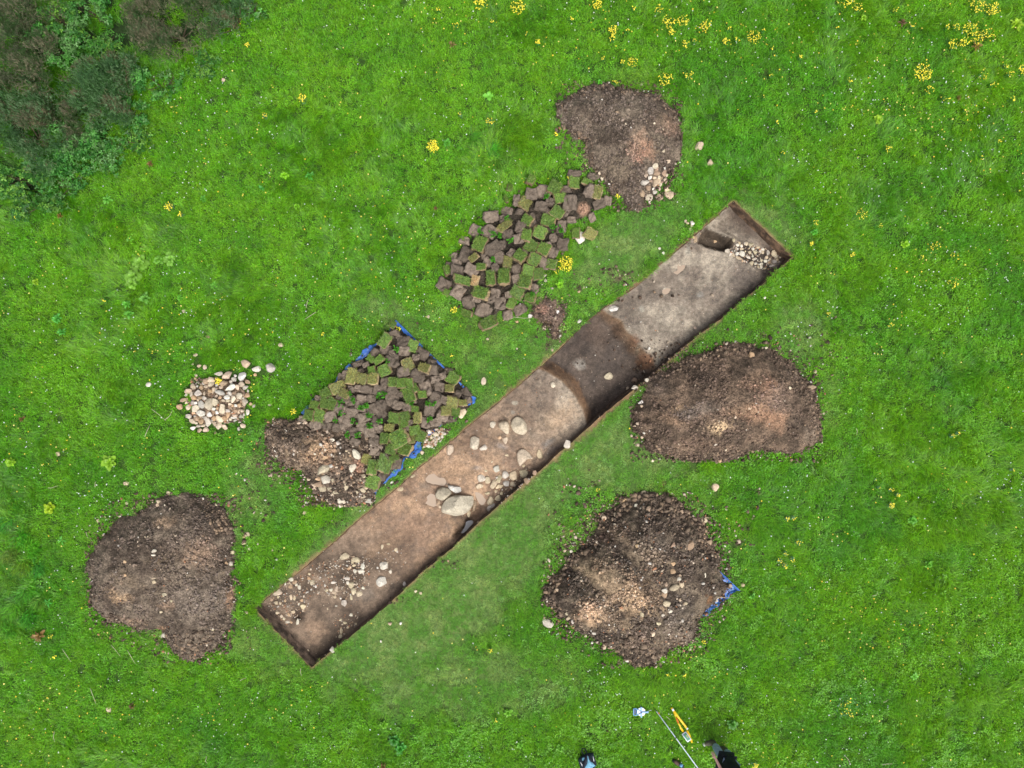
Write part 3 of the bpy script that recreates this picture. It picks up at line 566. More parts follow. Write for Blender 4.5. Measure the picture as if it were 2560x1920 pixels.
heap('spoil_heap', swP, .62, .60, [(*z6(1110, 620), 46, 44, 0, (172, 138, 112), .9, .9), (*z6(460, 960), 56, 30, 20, (170, 136, 100), .95, .9), (*z6(1120, 1010), 78, 56, 0, (126, 110, 98), 1, .6), (*z6(560, 800), 60, 30, 10, (128, 108, 86), .7, .9), (*z6(420, 1100), 36, 18, 0, (66, 58, 52), .8, .9), (*z6(820, 340), 40, 20, 0, (150, 120, 92), .7, .8), (*z6(1200, 330), 40, 36, 30, (64, 54, 48), .8, .8),
    (*z6(880, 1030), 34, 16, 0, (150, 118, 94), .8, .8), (*z6(1350, 1020), 14, 46, 8, (160, 118, 88), .8, .7), (*z6(480, 1190), 50, 16, 8, (146, 118, 98), .7, .8), (*z6(280, 780), 40, 60, 0, (104, 90, 78), .6, .9), (*z6(930, 500), 26, 22, 0, (128, 108, 96), .7, .8), (*z6(760, 1270), 22, 10, 0, (158, 120, 86), .8, .7), (*z6(800, 890), 34, 18, 0, (96, 80, 66), .7, .7), (*z6(1000, 1400), 50, 30, 0, (92, 78, 66), .6, .9), (*z6(850, 640), 60, 20, 0, (128, 108, 82), .5, .9)],
    ((84, 70, 60), (116, 100, 86)), 'rounded brown spoil heap at lower left, left of the trench end', bumps=[(520, 1490, 60, .10), (380, 1400, 60, .08)], grits=3000, light=.28)
wP = mp(zt, [(75, 1050), (90, 920), (190, 850), (380, 850), (600, 850), (760, 960), (880, 1000), (880, 1130), (890, 1300), (950, 1420), (940, 1500), (800, 1550), (640, 1550), (500, 1480), (430, 1380), (370, 1270), (240, 1230), (130, 1160)])
# blue tarpaulins under the heaps
m, nt, b = nmat('blue_tarpaulin'); b.inputs['Base Color'].default_value = (*A(52, 112, 200, .8), 1); b.inputs['Roughness'].default_value = .35
vor, out = noise_fac(nt, 7, 0, 1); bp = N(nt, 'ShaderNodeBump'); bp.inputs['Distance'].default_value = .05; bp.inputs['Strength'].default_value = .8; nt.links.new(out, bp.inputs['Height']); nt.links.new(bp.outputs[0], b.inputs['Normal']); M_tarp = m
def tarp(corners, label, lift, vis):
    P = [np.array(c, float) for c in corners]; n = 110; V = []; ctr = sum(P)/4
    for j in range(n):
        for i in range(n):
            u, v = i/(n-1), j/(n-1); p = P[0]*(1-u)*(1-v)+P[1]*u*(1-v)+P[2]*u*v+P[3]*(1-u)*v
            e = min(u, 1-u, v, 1-v); off = (fbm(p[0]/13., p[1]/13., 88, 3)-.5)*12*(1 if e < .04 else .2)
            dv = min([float(-polydist(np.array([p[0]]), np.array([p[1]]), [(a_, b_), (c_, d_), (c_+.1, d_+.1)])[0]) -r_ for a_, b_, c_, d_, r_ in vis] or [99]) if e < .12 else 99
            if e < .12 and dv > 2: p = p+(ctr-p)/np.linalg.norm(ctr-p)*min(14, dv*1.2)*(1-e/.12)
            p = p+off; x, y = (p[0]-1280)/100, (960-p[1])/100
            z = float(gz(x, y))+.012+lift*sm(.05, .0, e)*(.3+fbm(p[0]/9., p[1]/9., 89, 2))
            V.append((x, y, z))
    I = np.arange(n*n).reshape(n, n); F = np.stack([I[:-1, :-1], I[1:, :-1], I[1:, 1:], I[:-1, 1:]], -1).reshape(-1, 4)
    c = np.mean(P, 0); o = mesh_np('tarpaulin', V, F, M_tarp, loc=((c[0]-1280)/100, (960-c[1])/100, 0))
    tag(o, label, 'tarpaulin')
    qx, qy = 1280+gxx.ravel()*100, 960-gyy.ravel()*100; d = polydist(qx, qy, [tuple(q) for q in P]); near = np.zeros(len(qx), bool)
    for (ax, ay, bx, by, rr) in vis:
        ex, ey = bx-ax, by-ay; t = np.clip(((qx-ax)*ex+(qy-ay)*ey)/(ex*ex+ey*ey+1e-6), 0, 1); near |= np.hypot(qx-ax-t*ex, qy-ay-t*ey) < rr
    BARE.ravel()[np.where((d > 16) | ((d > 0) & near))[0]] = 1
    return o
tarp([(989, 799), (1194, 998), (930, 1240), (752, 1034)], 'blue tarpaulin under the lower turf pile, showing as strips along its edges', .04, [(*zt(a, b), *zt(c_, d_), r_) for a, b, c_, d_, r_ in [(935, 290, 800, 395, 9), (740, 440, 375, 785, 7), (1120, 75, 1300, 260, 6), (1390, 345, 1500, 450, 10), (1610, 570, 1665, 610, 8), (1755, 690, 1745, 715, 8), (1290, 1100, 1240, 1140, 8), (1165, 1240, 1030, 1345, 7), (945, 1430, 940, 1445, 5)]])
tarp([(1762, 1392), (1846, 1472), (1748, 1548), (1660, 1468)], 'blue tarpaulin corner sticking out from under the large gravelly spoil heap', .06, [(1790, 1400, 1850, 1475, 40), (1850, 1475, 1740, 1560, 40)])
tp = mp(zt, [(1110, 80), (1400, 350), (1560, 480), (1740, 690), (1690, 780), (1560, 880), (1400, 960), (1280, 1050), (1180, 1170), (1100, 1270), (1010, 1400), (960, 1430), (880, 1300), (860, 1120), (760, 960), (560, 880), (375, 850), (400, 790), (640, 540), (900, 330)])
heap('turf_pile_soil', tp, .22, .25, [(*zt(900, 750), 70, 60, 0, (92, 76, 66), .6, .9)], ((50, 42, 35), (72, 60, 50)), 'loose soil, colour darkened for shade, packed between the turf sods of the lower pile', cat='loose soil', grits=500, light=.1, edgen=3, nz=.03)  # soil base colour darkened to paint shadows into the gaps between sods
heap('spoil_heap', wP, .42, .40, [(*zt(500, 1110), 66, 50, -30, (184, 146, 106), 1, .9), (*zt(540, 1000), 50, 24, 0, (140, 112, 86), .7, .9), (*zt(250, 980), 50, 40, 0, (84, 70, 56), .8, .9), (*zt(600, 1200), 30, 24, 0, (120, 88, 62), .7, .8), (*zt(680, 1340), 46, 20, -30, (60, 54, 50), .8, .8), (*zt(820, 1230), 16, 34, 0, (180, 128, 98), .7, .8), (*zt(300, 1160), 60, 16, 20, (112, 92, 72), .6, .8), (*zt(700, 970), 30, 18, 0, (130, 106, 90), .6, .8)],
    ((74, 62, 52), (124, 104, 84)), 'brown spoil and rubble heap against the lower left end of the lower turf pile', grits=3000, light=.45, gs=(.014, .04))
upP = mp(zu, [(180, 1050), (330, 900), (480, 640), (640, 520), (900, 420), (1000, 280), (1300, 250), (1560, 200), (1640, 380), (1560, 520), (1340, 600), (1250, 800), (1120, 980), (1020, 1180), (860, 1320), (640, 1440), (440, 1340), (240, 1180)])
heap('turf_pile_soil', upP, .14, .25, [(*zu(1470, 470), 22, 22, 0, (160, 120, 95), .95, .5), (*zu(1300, 270), 40, 14, 0, (70, 56, 48), .8, .7)], ((52, 46, 38), (76, 66, 56)), 'brown crumbled soil lying between the turf sods of the upper pile', cat='loose soil', grits=500, light=.12, edgen=8, nz=.03)  # soil colour kept dark here too, standing for shade between the sods
stP = mp(zs7, [(420, 700), (700, 520), (1150, 480), (1420, 620), (1440, 900), (1420, 1120), (1150, 1260), (760, 1300), (520, 1220), (440, 960)])
heap('stone_pile_soil', stP, .20, .35, [], ((120, 98, 78), (150, 124, 98)), 'small mound of gravelly earth under the pile of pale stones', cat='soil mound', grits=700, light=.9, edgen=4, nz=.02, gs=(.02, .05))
dirtP = mp(zu, [(1010, 1300), (1100, 1260), (1250, 1300), (1310, 1350), (1290, 1450), (1250, 1660), (1180, 1620), (1150, 1490), (1020, 1450), (1000, 1380)])
heap('loose_soil', dirtP, .035, .25, [(*zu(1080, 1380), 24, 16, 0, (150, 108, 88), .9, .7)], ((92, 74, 64), (122, 98, 84)), 'low reddish brown soil patch between the upper turf pile and the trench', cat='loose soil', grits=150, light=.1, edgen=20, nz=.02)
# scattered crumbs round the heaps and on bare patches
for (cx, cy, rx, ry, rot, rgb, al, so) in ground_blobs:
    n = int(rx*ry*.05)+6; a = RNG.uniform(0, 2*np.pi, n); r = np.sqrt(RNG.random(n))*1.3; grit(cx+np.cos(a)*r*rx, cy+np.sin(a)*r*ry, size=(.02, .045), light=.1)
rim = [(1545, 740, 300, 20), (1600, 880, 160, 40), (1450, 1235, 60, 60), (1850, 1330, 70, 60), (1930, 850, 80, 50), (640, 1240, 60, 60), (690, 1150, 60, 60), (1530, 700, 80, 40), (1250, 740, 60, 40), (1430, 1310, 60, 60), (560, 1600, 60, 40), (2080, 900, 40, 120), (610, 1400, 40, 160)]
for cx, cy, rx, ry in rim:
    n = 34; grit(RNG.normal(cx, rx*.6, n), RNG.normal(cy, ry*.6, n), size=(.025, .055), light=.2, dz=.035)
# dark clods along heap flanks
CLOD = [A(96, 82, 70), A(116, 100, 86), A(132, 115, 98), A(80, 68, 58), A(152, 130, 108)]
def clods(poly, n, seed, size=(.035, .075)):
    q = rnd_in(poly, n, 0, seed); grit(q[:, 0], q[:, 1], size=size, cols=CLOD)
clods(mp(z4, [(840, 110), (1150, 110), (1280, 260), (1440, 380), (1560, 640), (1450, 660), (1300, 460), (1150, 300), (900, 240)]), 420, 61)
clods(mp(z4, [(480, 400), (600, 220), (840, 110), (860, 220), (640, 340), (560, 440)]), 120, 62); clods(mp(z4, [(560, 1340), (760, 1300), (1060, 1300), (1060, 1500), (850, 1590), (700, 1480)]), 200, 63); clods(mp(z4, [(60, 960), (160, 800), (320, 620), (480, 580), (260, 760), (160, 960), (240, 1160), (120, 1080)]), 150, 64)
clods(mp(z6, [(1080, 200), (1260, 230), (1360, 460), (1200, 480), (1120, 340)]), 160, 65, (.03, .06)); clods(mp(z6, [(760, 1320), (1250, 1300), (1080, 1540), (900, 1520)]), 160, 66, (.03, .055)); clods(mp(z6, [(180, 1120), (430, 1180), (640, 1220), (600, 1310), (300, 1230)]), 110, 67, (.03, .055))
clods(mp(z5b, [(1700, 360), (1900, 500), (2040, 640), (2100, 1000), (2110, 1200), (1980, 1240), (1960, 900), (1800, 600)]), 220, 68, (.03, .055)); clods(mp(z5b, [(200, 1180), (240, 1290), (600, 1420), (1000, 1430), (1330, 1330), (1680, 1330), (1640, 1260), (1200, 1300), (700, 1320), (300, 1200)]), 260, 69, (.03, .055)); clods(mp(z5b, [(480, 400), (860, 250), (1390, 170), (1400, 240), (900, 330), (520, 470)]), 140, 70, (.03, .055))
clods(mp(z4b, [(215, 340), (480, 190), (790, 130), (1400, 290), (1580, 560), (1500, 560), (1350, 350), (800, 210), (450, 280), (280, 400)]), 220, 71, (.03, .05)); clods(mp(z4b, [(270, 610), (520, 760), (520, 960), (700, 1160), (900, 1370), (960, 1330), (620, 980), (620, 720), (400, 600)]), 160, 72, (.03, .05))
clods(mp(zt, [(90, 920), (190, 860), (360, 860), (200, 960), (140, 1100), (260, 1220), (120, 1150)]), 110, 73, (.03, .055)); clods(mp(zt, [(600, 1300), (850, 1300), (900, 1440), (700, 1440), (560, 1420)]), 120, 74, (.03, .07))
# grit on the trench floor
FLC = [A(150, 122, 98), A(176, 150, 124), A(126, 104, 86), A(196, 178, 152)]
def tg(poly, n, size, light, seed):
    q = rnd_in(poly, n, 2, seed); k = int(n*light); grit(q[:k, 0], q[:k, 1], size=size, light=1); grit(q[k:, 0], q[k:, 1], size=size, cols=FLC)
TPOLY = [PA, PC, PD, PB]
tg(TPOLY, 700, (.008, .018), .8, 5)
tg(mp(z1, [(150, 900), (420, 600), (700, 420), (1000, 330), (1250, 420), (1250, 700), (1000, 820), (700, 780), (600, 950), (400, 1080), (250, 1020)]), 620, (.014, .034), .85, 6)
tg(mp(z1, [(700, 420), (1650, 260), (1600, 480), (1200, 620), (800, 560)]), 160, (.012, .03), .85, 7)
tg(mp(z1, [(850, 950), (1150, 960), (1080, 1180), (900, 1250)]), 60, (.012, .03), .8, 8)
tg(mp(z2, [(980, 960), (1100, 740), (1300, 700), (1500, 720), (1300, 940), (1000, 1150)]), 190, (.014, .035), .7, 9)
tg(mp(z5f, [(1020, 850), (1180, 700), (1500, 780), (1850, 900), (1800, 1080), (1600, 1160), (1350, 1060), (1060, 930)]), 260, (.012, .03), .9, 10)
tg(mp(zt, [(1350, 940), (1500, 920), (1540, 960), (1480, 1030), (1400, 1090), (1330, 1080)]), 260, (.02, .045), 1, 12)
q = rnd_in(mp(zt, [(1350, 940), (1500, 920), (1540, 960), (1480, 1030), (1400, 1090), (1330, 1080)]), 60, 0, 3)
for p in q: stamp((p[0]-1280)/100, (960-p[1])/100, .05)
# ---------------------------------------------------------------- stones
COLS = dict(c=(214, 200, 174, 'cream'), g=(194, 186, 172, 'grey'), p=(204, 184, 160, 'pinkish buff'), o=(196, 166, 132, 'orange tan'), w=(228, 222, 210, 'white'), b=(172, 148, 124, 'brown'))
ST = []   # px,py,w,h(px),rot,colour,area,zoff
def add(area, f, k, lst, dz=0.0):
    for e in lst:
        x, y, w = e[0], e[1], e[2]; h = e[3] if len(e) > 3 and not isinstance(e[3], str) else w; rot = e[4] if len(e) > 4 and not isinstance(e[4], str) else 0
        col = e[-1] if isinstance(e[-1], str) else 'c'
        ST.append([*f(x, y), w*k, h*k, rot, col, area, dz])
K7 = .1356
add('pile', zs7, K7, [(965, 405, 140, 90, -10, 'g'), (1120, 430, 180, 130, -15, 'p'), (1258, 437, 60, 50, 0, 'w'), (1390, 460, 170, 170, 0, 'w'), (1495, 550, 95, 75, 15, 'o'), (740, 540, 130, 130, -40, 'b'), (830, 520, 120, 100, 10, 'p'), (820, 590, 100, 110, 20, 'c'), (1060, 580, 140, 110, 10, 'b'), (1240, 505, 90, 80, 20, 'g'), (1180, 550, 60, 60, 0, 'g'), (1370, 600, 130, 110, -30, 'p'), (1180, 660, 180, 110, -35, 'w'), (1300, 650, 90, 110, -20, 'p'), (1445, 655, 110, 80, -5, 'g'),
 (495, 625, 110, 100, 0, 'p'), (558, 635, 45, 45, 0, 'w'), (640, 645, 80, 100, 10, 'o'), (710, 640, 90, 60, 0, 'p'), (395, 720, 140, 95, 10, 'p'), (355, 790, 70, 50, -10, 'g'), (455, 785, 75, 110, -20, 'c'), (500, 840, 100, 85, 0, 'o'), (585, 760, 120, 110, -35, 'g'), (615, 840, 110, 60, 0, 'b'), (690, 760, 55, 80, 10, 'p'), (790, 720, 80, 60, 10, 'o'), (860, 690, 70, 80, 0, 'p'), (920, 610, 70, 50, 0, 'g'), (1000, 655, 70, 60, 0, 'p'), (925, 680, 60, 50, 0, 'b'), (980, 750, 180, 90, 10, 'g'), (1230, 760, 110, 90, -20, 'b'),
 (1485, 715, 45, 60, 0, 'g'), (1475, 800, 100, 90, -30, 'o'), (1345, 810, 120, 110, 20, 'c'), (1110, 830, 100, 85, 10, 'w'), (1220, 870, 110, 140, 20, 'c'), (1440, 900, 130, 95, 30, 'g'), (315, 880, 140, 75, -15, 'b'), (240, 1010, 100, 100, 0, 'o'), (360, 935, 60, 60, 0, 'p'), (405, 920, 40, 50, 0, 'b'), (400, 1015, 110, 90, -25, 'p'), (480, 930, 90, 110, -10, 'g'), (530, 940, 60, 50, 0, 'w'), (570, 885, 45, 45, 0, 'p'), (690, 850, 90, 80, 0, 'g'), (785, 960, 150, 220, 5, 'c'), (640, 970, 130, 150, 5, 'g'), (880, 920, 140, 140, 20, 'c'),
 (905, 820, 50, 80, 20, 'p'), (975, 840, 60, 60, 0, 'o'), (1040, 890, 70, 50, 0, 'p'), (1115, 900, 80, 50, 0, 'c'), (1300, 895, 60, 40, 0, 'p'), (1330, 970, 80, 90, 0, 'o'), (1270, 985, 50, 50, 0, 'w'), (1415, 970, 80, 60, 0, 'p'), (1540, 955, 65, 60, 0, 'o'), (1590, 995, 60, 70, 10, 'w'), (1160, 960, 70, 50, 0, 'p'), (1210, 985, 50, 60, 0, 'o'), (1040, 1050, 100, 190, 20, 'c'), (860, 1045, 65, 60, 0, 'w'), (930, 1030, 50, 60, 0, 'o'), (540, 1045, 140, 140, -20, 'c'), (635, 1125, 170, 120, 0, 'w'), (490, 1120, 70, 50, 0, 'o'),
 (400, 1185, 140, 90, -5, 'g'), (515, 1180, 50, 40, 0, 'g'), (780, 1150, 110, 90, -15, 'w'), (550, 1220, 110, 90, 20, 'b'), (710, 1220, 70, 80, 0, 'g'), (870, 1220, 80, 90, 0, 'o'), (975, 1240, 150, 120, 25, 'c'), (1065, 1215, 110, 90, 15, 'o'), (1130, 1160, 80, 130, -5, 'o'), (1165, 1245, 55, 60, 0, 'c'), (1225, 1200, 100, 60, -10, 'w'), (1260, 1260, 65, 45, 0, 'g'), (1250, 1165, 90, 60, 0, 'p'), (1370, 1190, 80, 70, -20, 'g'), (1250, 1095, 90, 70, 0, 'b'), (1120, 1080, 90, 60, 0, 'g'), (1320, 1090, 50, 70, 0, 'p'), (1385, 1080, 75, 60, 0, 'p'),
 (1480, 1115, 65, 110, 5, 'w'), (1420, 1150, 50, 50, 0, 'g'), (1165, 1030, 110, 60, 30, 'b'), (470, 1270, 120, 80, 30, 'c'), (535, 1310, 60, 50, 0, 'c'), (640, 1280, 140, 100, -10, 'o'), (775, 1300, 110, 170, 15, 'g'), (870, 1310, 70, 110, 0, 'p'), (675, 1355, 90, 50, -10, 'c'), (575, 1365, 120, 60, 5, 'g'), (490, 1405, 100, 70, -10, 'w'), (595, 1445, 110, 80, 0, 'p'), (725, 1425, 105, 90, 5, 'p'), (960, 1360, 110, 130, 10, 'c'), (1070, 1375, 80, 120, -25, 'p'), (920, 1110, 60, 70, 0, 'w')], .02)
add('grass_w', zs7, K7, [(1450, 220, 170, 150, 0, 'p'), (1640, 310, 160, 120, 10, 'w'), (1905, 290, 180, 170, 0, 'g'), (1615, 420, 60, 55, 0, 'o'), (1395, 1360, 110, 85, 30, 'p'), (1310, 1415, 50, 70, 0, 'g'), (885, 1485, 45, 60, 0, 'b'), (225, 1475, 45, 50, 0, 'o'), (1875, 975, 60, 40, -10, 'g'), (515, 55, 80, 60, -10, 'p'), (465, 220, 40, 50, 0, 'p'), (585, 258, 85, 55, -10, 'p'), (690, 280, 70, 90, -10, 'p'), (525, 430, 65, 60, 0, 'p'), (510, 490, 45, 50, 0, 'o')])
src = lambda x, y: (x, y)
add('grass_w', src, 1, [(373, 962, 14, 11, -20, 'w'), (521, 842, 13, 9, 0, 'o'), (461, 778, 10, 8, 0, 'p'), (560, 201, 9, 'p'), (703, 862, 12, 9, 20, 'p')])
add('top', z4b, .229, [(1250, 1080, 60, 80, 10, 'g'), (1300, 1030, 60, 60, 20, 'c'), (1315, 1105, 80, 60, 10, 'b'), (1400, 1055, 30, 40, 30, 'w'), (1395, 1105, 50, 70, 0, 'b'), (1197, 1135, 45, 40, 0, 'p'), (1243, 1155, 45, 40, 0, 'w'), (1290, 1155, 50, 35, 0, 'p'), (1185, 1210, 90, 60, 0, 'g'), (1305, 1205, 90, 110, 30, 'p'), (1250, 1190, 40, 30, 0, 'b'), (1405, 1175, 45, 45, 0, 'p'), (1355, 1225, 40, 60, 10, 'c'), (1225, 1260, 60, 80, 25, 'b'), (1270, 1275, 40, 35, 0, 'w'), (1285, 1315, 70, 40, 0, 'g'), (1150, 1320, 60, 100, -20, 'b'),
 (1220, 1365, 100, 80, 15, 'c'), (1433, 1288, 68, 55, 0, 'p'), (1452, 1350, 95, 85, -10, 'p'), (1350, 1375, 70, 85, 0, 'b'), (1440, 975, 45, 50, 20, 'p'), (1385, 860, 35, 40, 0, 'c'), (1345, 1280, 30, 40, 0, 'p'), (1465, 1190, 25, 25, 0, 'g'), (1372, 1150, 30, 50, 0, 'b'), (1777, 812, 90, 90, 15, 'p'), (885, 438, 40, 22, 0, 'b'), (987, 565, 30, 20, 0, 'c'), (1290, 560, 25, 20, 0, 'c'), (1385, 628, 22, 20, 0, 'c'), (1320, 1060, 40, 40, 'b'), (1420, 1130, 40, 40, 'c'), (1340, 1150, 40, 40, 'c'), (1370, 1200, 40, 30, 'b'), (690, 1105, 30, 35, 'c'), (720, 1165, 40, 40, 'c'), (820, 1190, 30, 25, 'c'), (800, 1225, 30, 25, 'w'), (470, 1420, 1, 1, 'c')])
add('top', src, 1, [(1776, 407, 18, 16, 0, 'p')])
add('sods', zu, .2713, [(1437, 717, 90, 115, 20, 'w'), (1433, 1485, 40, 35, 'w'), (978, 1437, 40, 40, 'w'), (855, 1490, 30, 25, 'o'), (1110, 1548, 30, 50, 10, 'p'), (1232, 1400, 25, 35, 'w'), (715, 1330, 18, 25, 'w'), (1120, 1110, 25, 30, 'g'), (1115, 1065, 30, 30, 'g'), (40, 1445, 25, 30, 'p'), (615, 650, 16, 20, 'w'), (585, 1650, 26, 20, 'p'), (1425, 1215, 30, 24, 'o'), (1180, 1185, 26, 20, 'g')])
add('lower', zt, .3135, [(200, 262, 40, 30, 'p'), (1640, 805, 60, 80, 30, 'c'), (1815, 553, 40, 65, 0, 'p'), (1380, 955, 40, 30, 'w'), (1430, 975, 45, 35, 'c'), (1350, 808, 25, 22, 'c'), (1325, 1120, 35, 35, 'p'), (1085, 1357, 28, 25, 'w'), (828, 880, 35, 18, 'o'), (915, 858, 35, 15, 'p'), (1845, 215, 22, 20, 'p'), (1525, 945, 25, 35, 'p'), (1480, 930, 22, 20, 'p'), (1500, 935, 20, 18, 'w'), (1400, 1000, 24, 20, 'c'), (1455, 1010, 22, 18, 'g'), (1490, 980, 26, 18, 'c'), (1380, 1040, 22, 18, 'p'), (1420, 1050, 20, 16, 'c'), (1350, 1030, 22, 18, 'g'), (1340, 1075, 24, 20, 'p')])
add('rubble', zt, .3135, [(942, 1035, 30, 22, 'p'), (655, 1048, 40, 38, 'w'), (610, 1020, 38, 28, 'w'), (553, 1160, 50, 30, -20, 'o'), (800, 1135, 50, 90, -30, 'w'), (768, 1240, 50, 70, 30, 'w'), (855, 1315, 50, 45, 'c'), (560, 1335, 75, 65, 'g'), (500, 1330, 50, 30, 10, 'o'), (500, 1370, 60, 50, 20, 'b'), (460, 1385, 40, 70, -20, 'p'), (530, 1405, 60, 50, 'c'), (588, 1400, 35, 45, 'c'), (720, 1390, 45, 60, 'c'), (675, 1500, 65, 50, 'w'), (740, 1525, 35, 32, 'w'), (900, 1500, 70, 45, 10, 'g'), (845, 1425, 60, 45, 'c'), (870, 1400, 50, 40, 'p'), (520, 1490, 40, 30, 'o'), (420, 1335, 20, 20, 'c'), (420, 1355, 20, 20, 'c'),
 (170, 1140, 30, 30, 'w'), (395, 885, 35, 30, 'p'), (340, 888, 25, 20, 'p'), (390, 1600, 35, 35, 'c'), (413, 1525, 25, 25, 'w'), (110, 740, 25, 20, 'c'), (885, 1005, 30, 40, 'b'), (830, 1340, 30, 26, 'c'), (640, 1440, 50, 26, 10, 'c'), (800, 1440, 40, 30, 'c'), (780, 1350, 26, 30, 'b'), (610, 1460, 26, 30, 'p'), (575, 1500, 24, 22, 'c'), (700, 1540, 26, 22, 'c'), (860, 1470, 40, 30, 'c'), (890, 1440, 30, 40, 'c'), (810, 1490, 30, 26, 'b'), (770, 1460, 26, 34, 'p'), (610, 1340, 24, 32, 'c'), (660, 1290, 44, 34, 'b'), (760, 1300, 36, 40, 'p'), (720, 1110, 26, 20, 'c'), (750, 1145, 24, 20, 'o'), (690, 1140, 26, 18, 'c'), (740, 1120, 18, 18, 'c'), (520, 1285, 30, 20, 'c'), (700, 1200, 30, 24, 'b'), (640, 1240, 24, 20, 'p'), (470, 1130, 26, 16, 'w'), (310, 1100, 26, 30, 'p'), (185, 870, 16, 18, 'w'), (120, 970, 20, 16, 'c'), (560, 1030, 26, 20, 'c'), (570, 960, 28, 30, 'p'), (635, 870, 22, 26, 'p'), (525, 885, 24, 20, 'p'), (880, 1365, 26, 26, 'c'), (930, 1520, 18, 18, 'c'), (625, 1570, 22, 18, 'c'), (680, 1545, 22, 20, 'c')])
add('cobble', z5f, .1718, [(1037, 862, 65, 60, 'w'), (1083, 908, 35, 55, 'w'), (1122, 910, 30, 50, 'c'), (1188, 775, 55, 45, 'w'), (1215, 745, 35, 40, 'c'), (1242, 788, 35, 40, 'w'), (1308, 755, 55, 55, 'c'), (1380, 772, 70, 60, 'c'), (1188, 830, 25, 40, 'w'), (1245, 828, 50, 35, 'c'), (1410, 828, 45, 45, 'w'), (1480, 807, 50, 30, 'c'), (1548, 830, 50, 50, 'w'), (1178, 898, 50, 50, 'w'), (1250, 905, 85, 80, 20, 'w'), (1358, 880, 45, 55, 'c'), (1445, 877, 65, 50, 'c'), (1335, 945, 75, 40, 20, 'w'), (1405, 930, 28, 40, 'w'), (1205, 965, 95, 40, 20, 'c'), (1430, 980, 70, 40, 'w'), (1515, 860, 30, 40, -30, 'w'), (1555, 885, 40, 50, -40, 'c'), (1632, 882, 45, 75, 'w'),
 (1712, 890, 80, 90, 'c'), (1740, 935, 60, 60, 'c'), (1608, 955, 45, 45, 'c'), (1662, 972, 25, 35, 'c'), (1535, 995, 40, 40, 'c'), (1590, 1005, 50, 40, 'w'), (1810, 955, 40, 45, 'c'), (1765, 988, 35, 40, 'c'), (1725, 1010, 55, 50, 'g'), (1645, 1025, 40, 30, 'o'), (1385, 1038, 55, 60, 20, 'c'), (1445, 1045, 45, 35, 'w'), (1530, 1048, 55, 35, 'w'), (1780, 1035, 25, 45, 'c'), (1485, 1090, 30, 40, 'c'), (1530, 1093, 35, 50, 'w'), (1587, 1120, 60, 40, 10, 'c'), (1690, 1082, 70, 40, -20, 'w'), (1740, 1090, 45, 28, 'o'), (1260, 1003, 25, 35, 'o'), (1667, 825, 20, 25, 'c'), (1145, 857, 20, 30, 'w'), (1318, 1015, 18, 25, 'w'), (1722, 1128, 20, 22, 'w'), (1563, 655, 45, 60, 'c'), (1612, 630, 30, 20, 'w'), (862, 720, 45, 45, 'o'),
 (1130, 705, 40, 50, 'c'), (630, 595, 50, 100, 40, 'b'), (575, 690, 55, 90, 10, 'b'), (545, 660, 35, 35, 'o'), (1480, 992, 20, 16, 'w'), (1300, 865, 18, 25, 'c'), (1355, 820, 16, 20, 'c')])
add('grass_ne', z5f, .1718, [(425, 425, 35, 45, 25, 'p'), (455, 455, 45, 35, 'p'), (527, 457, 65, 65, 'w'), (513, 500, 35, 50, 'p'), (495, 540, 30, 45, 'p'), (100, 890, 35, 45, 'w'), (48, 825, 40, 35, 'w'), (1578, 1540, 38, 35, 'w')])
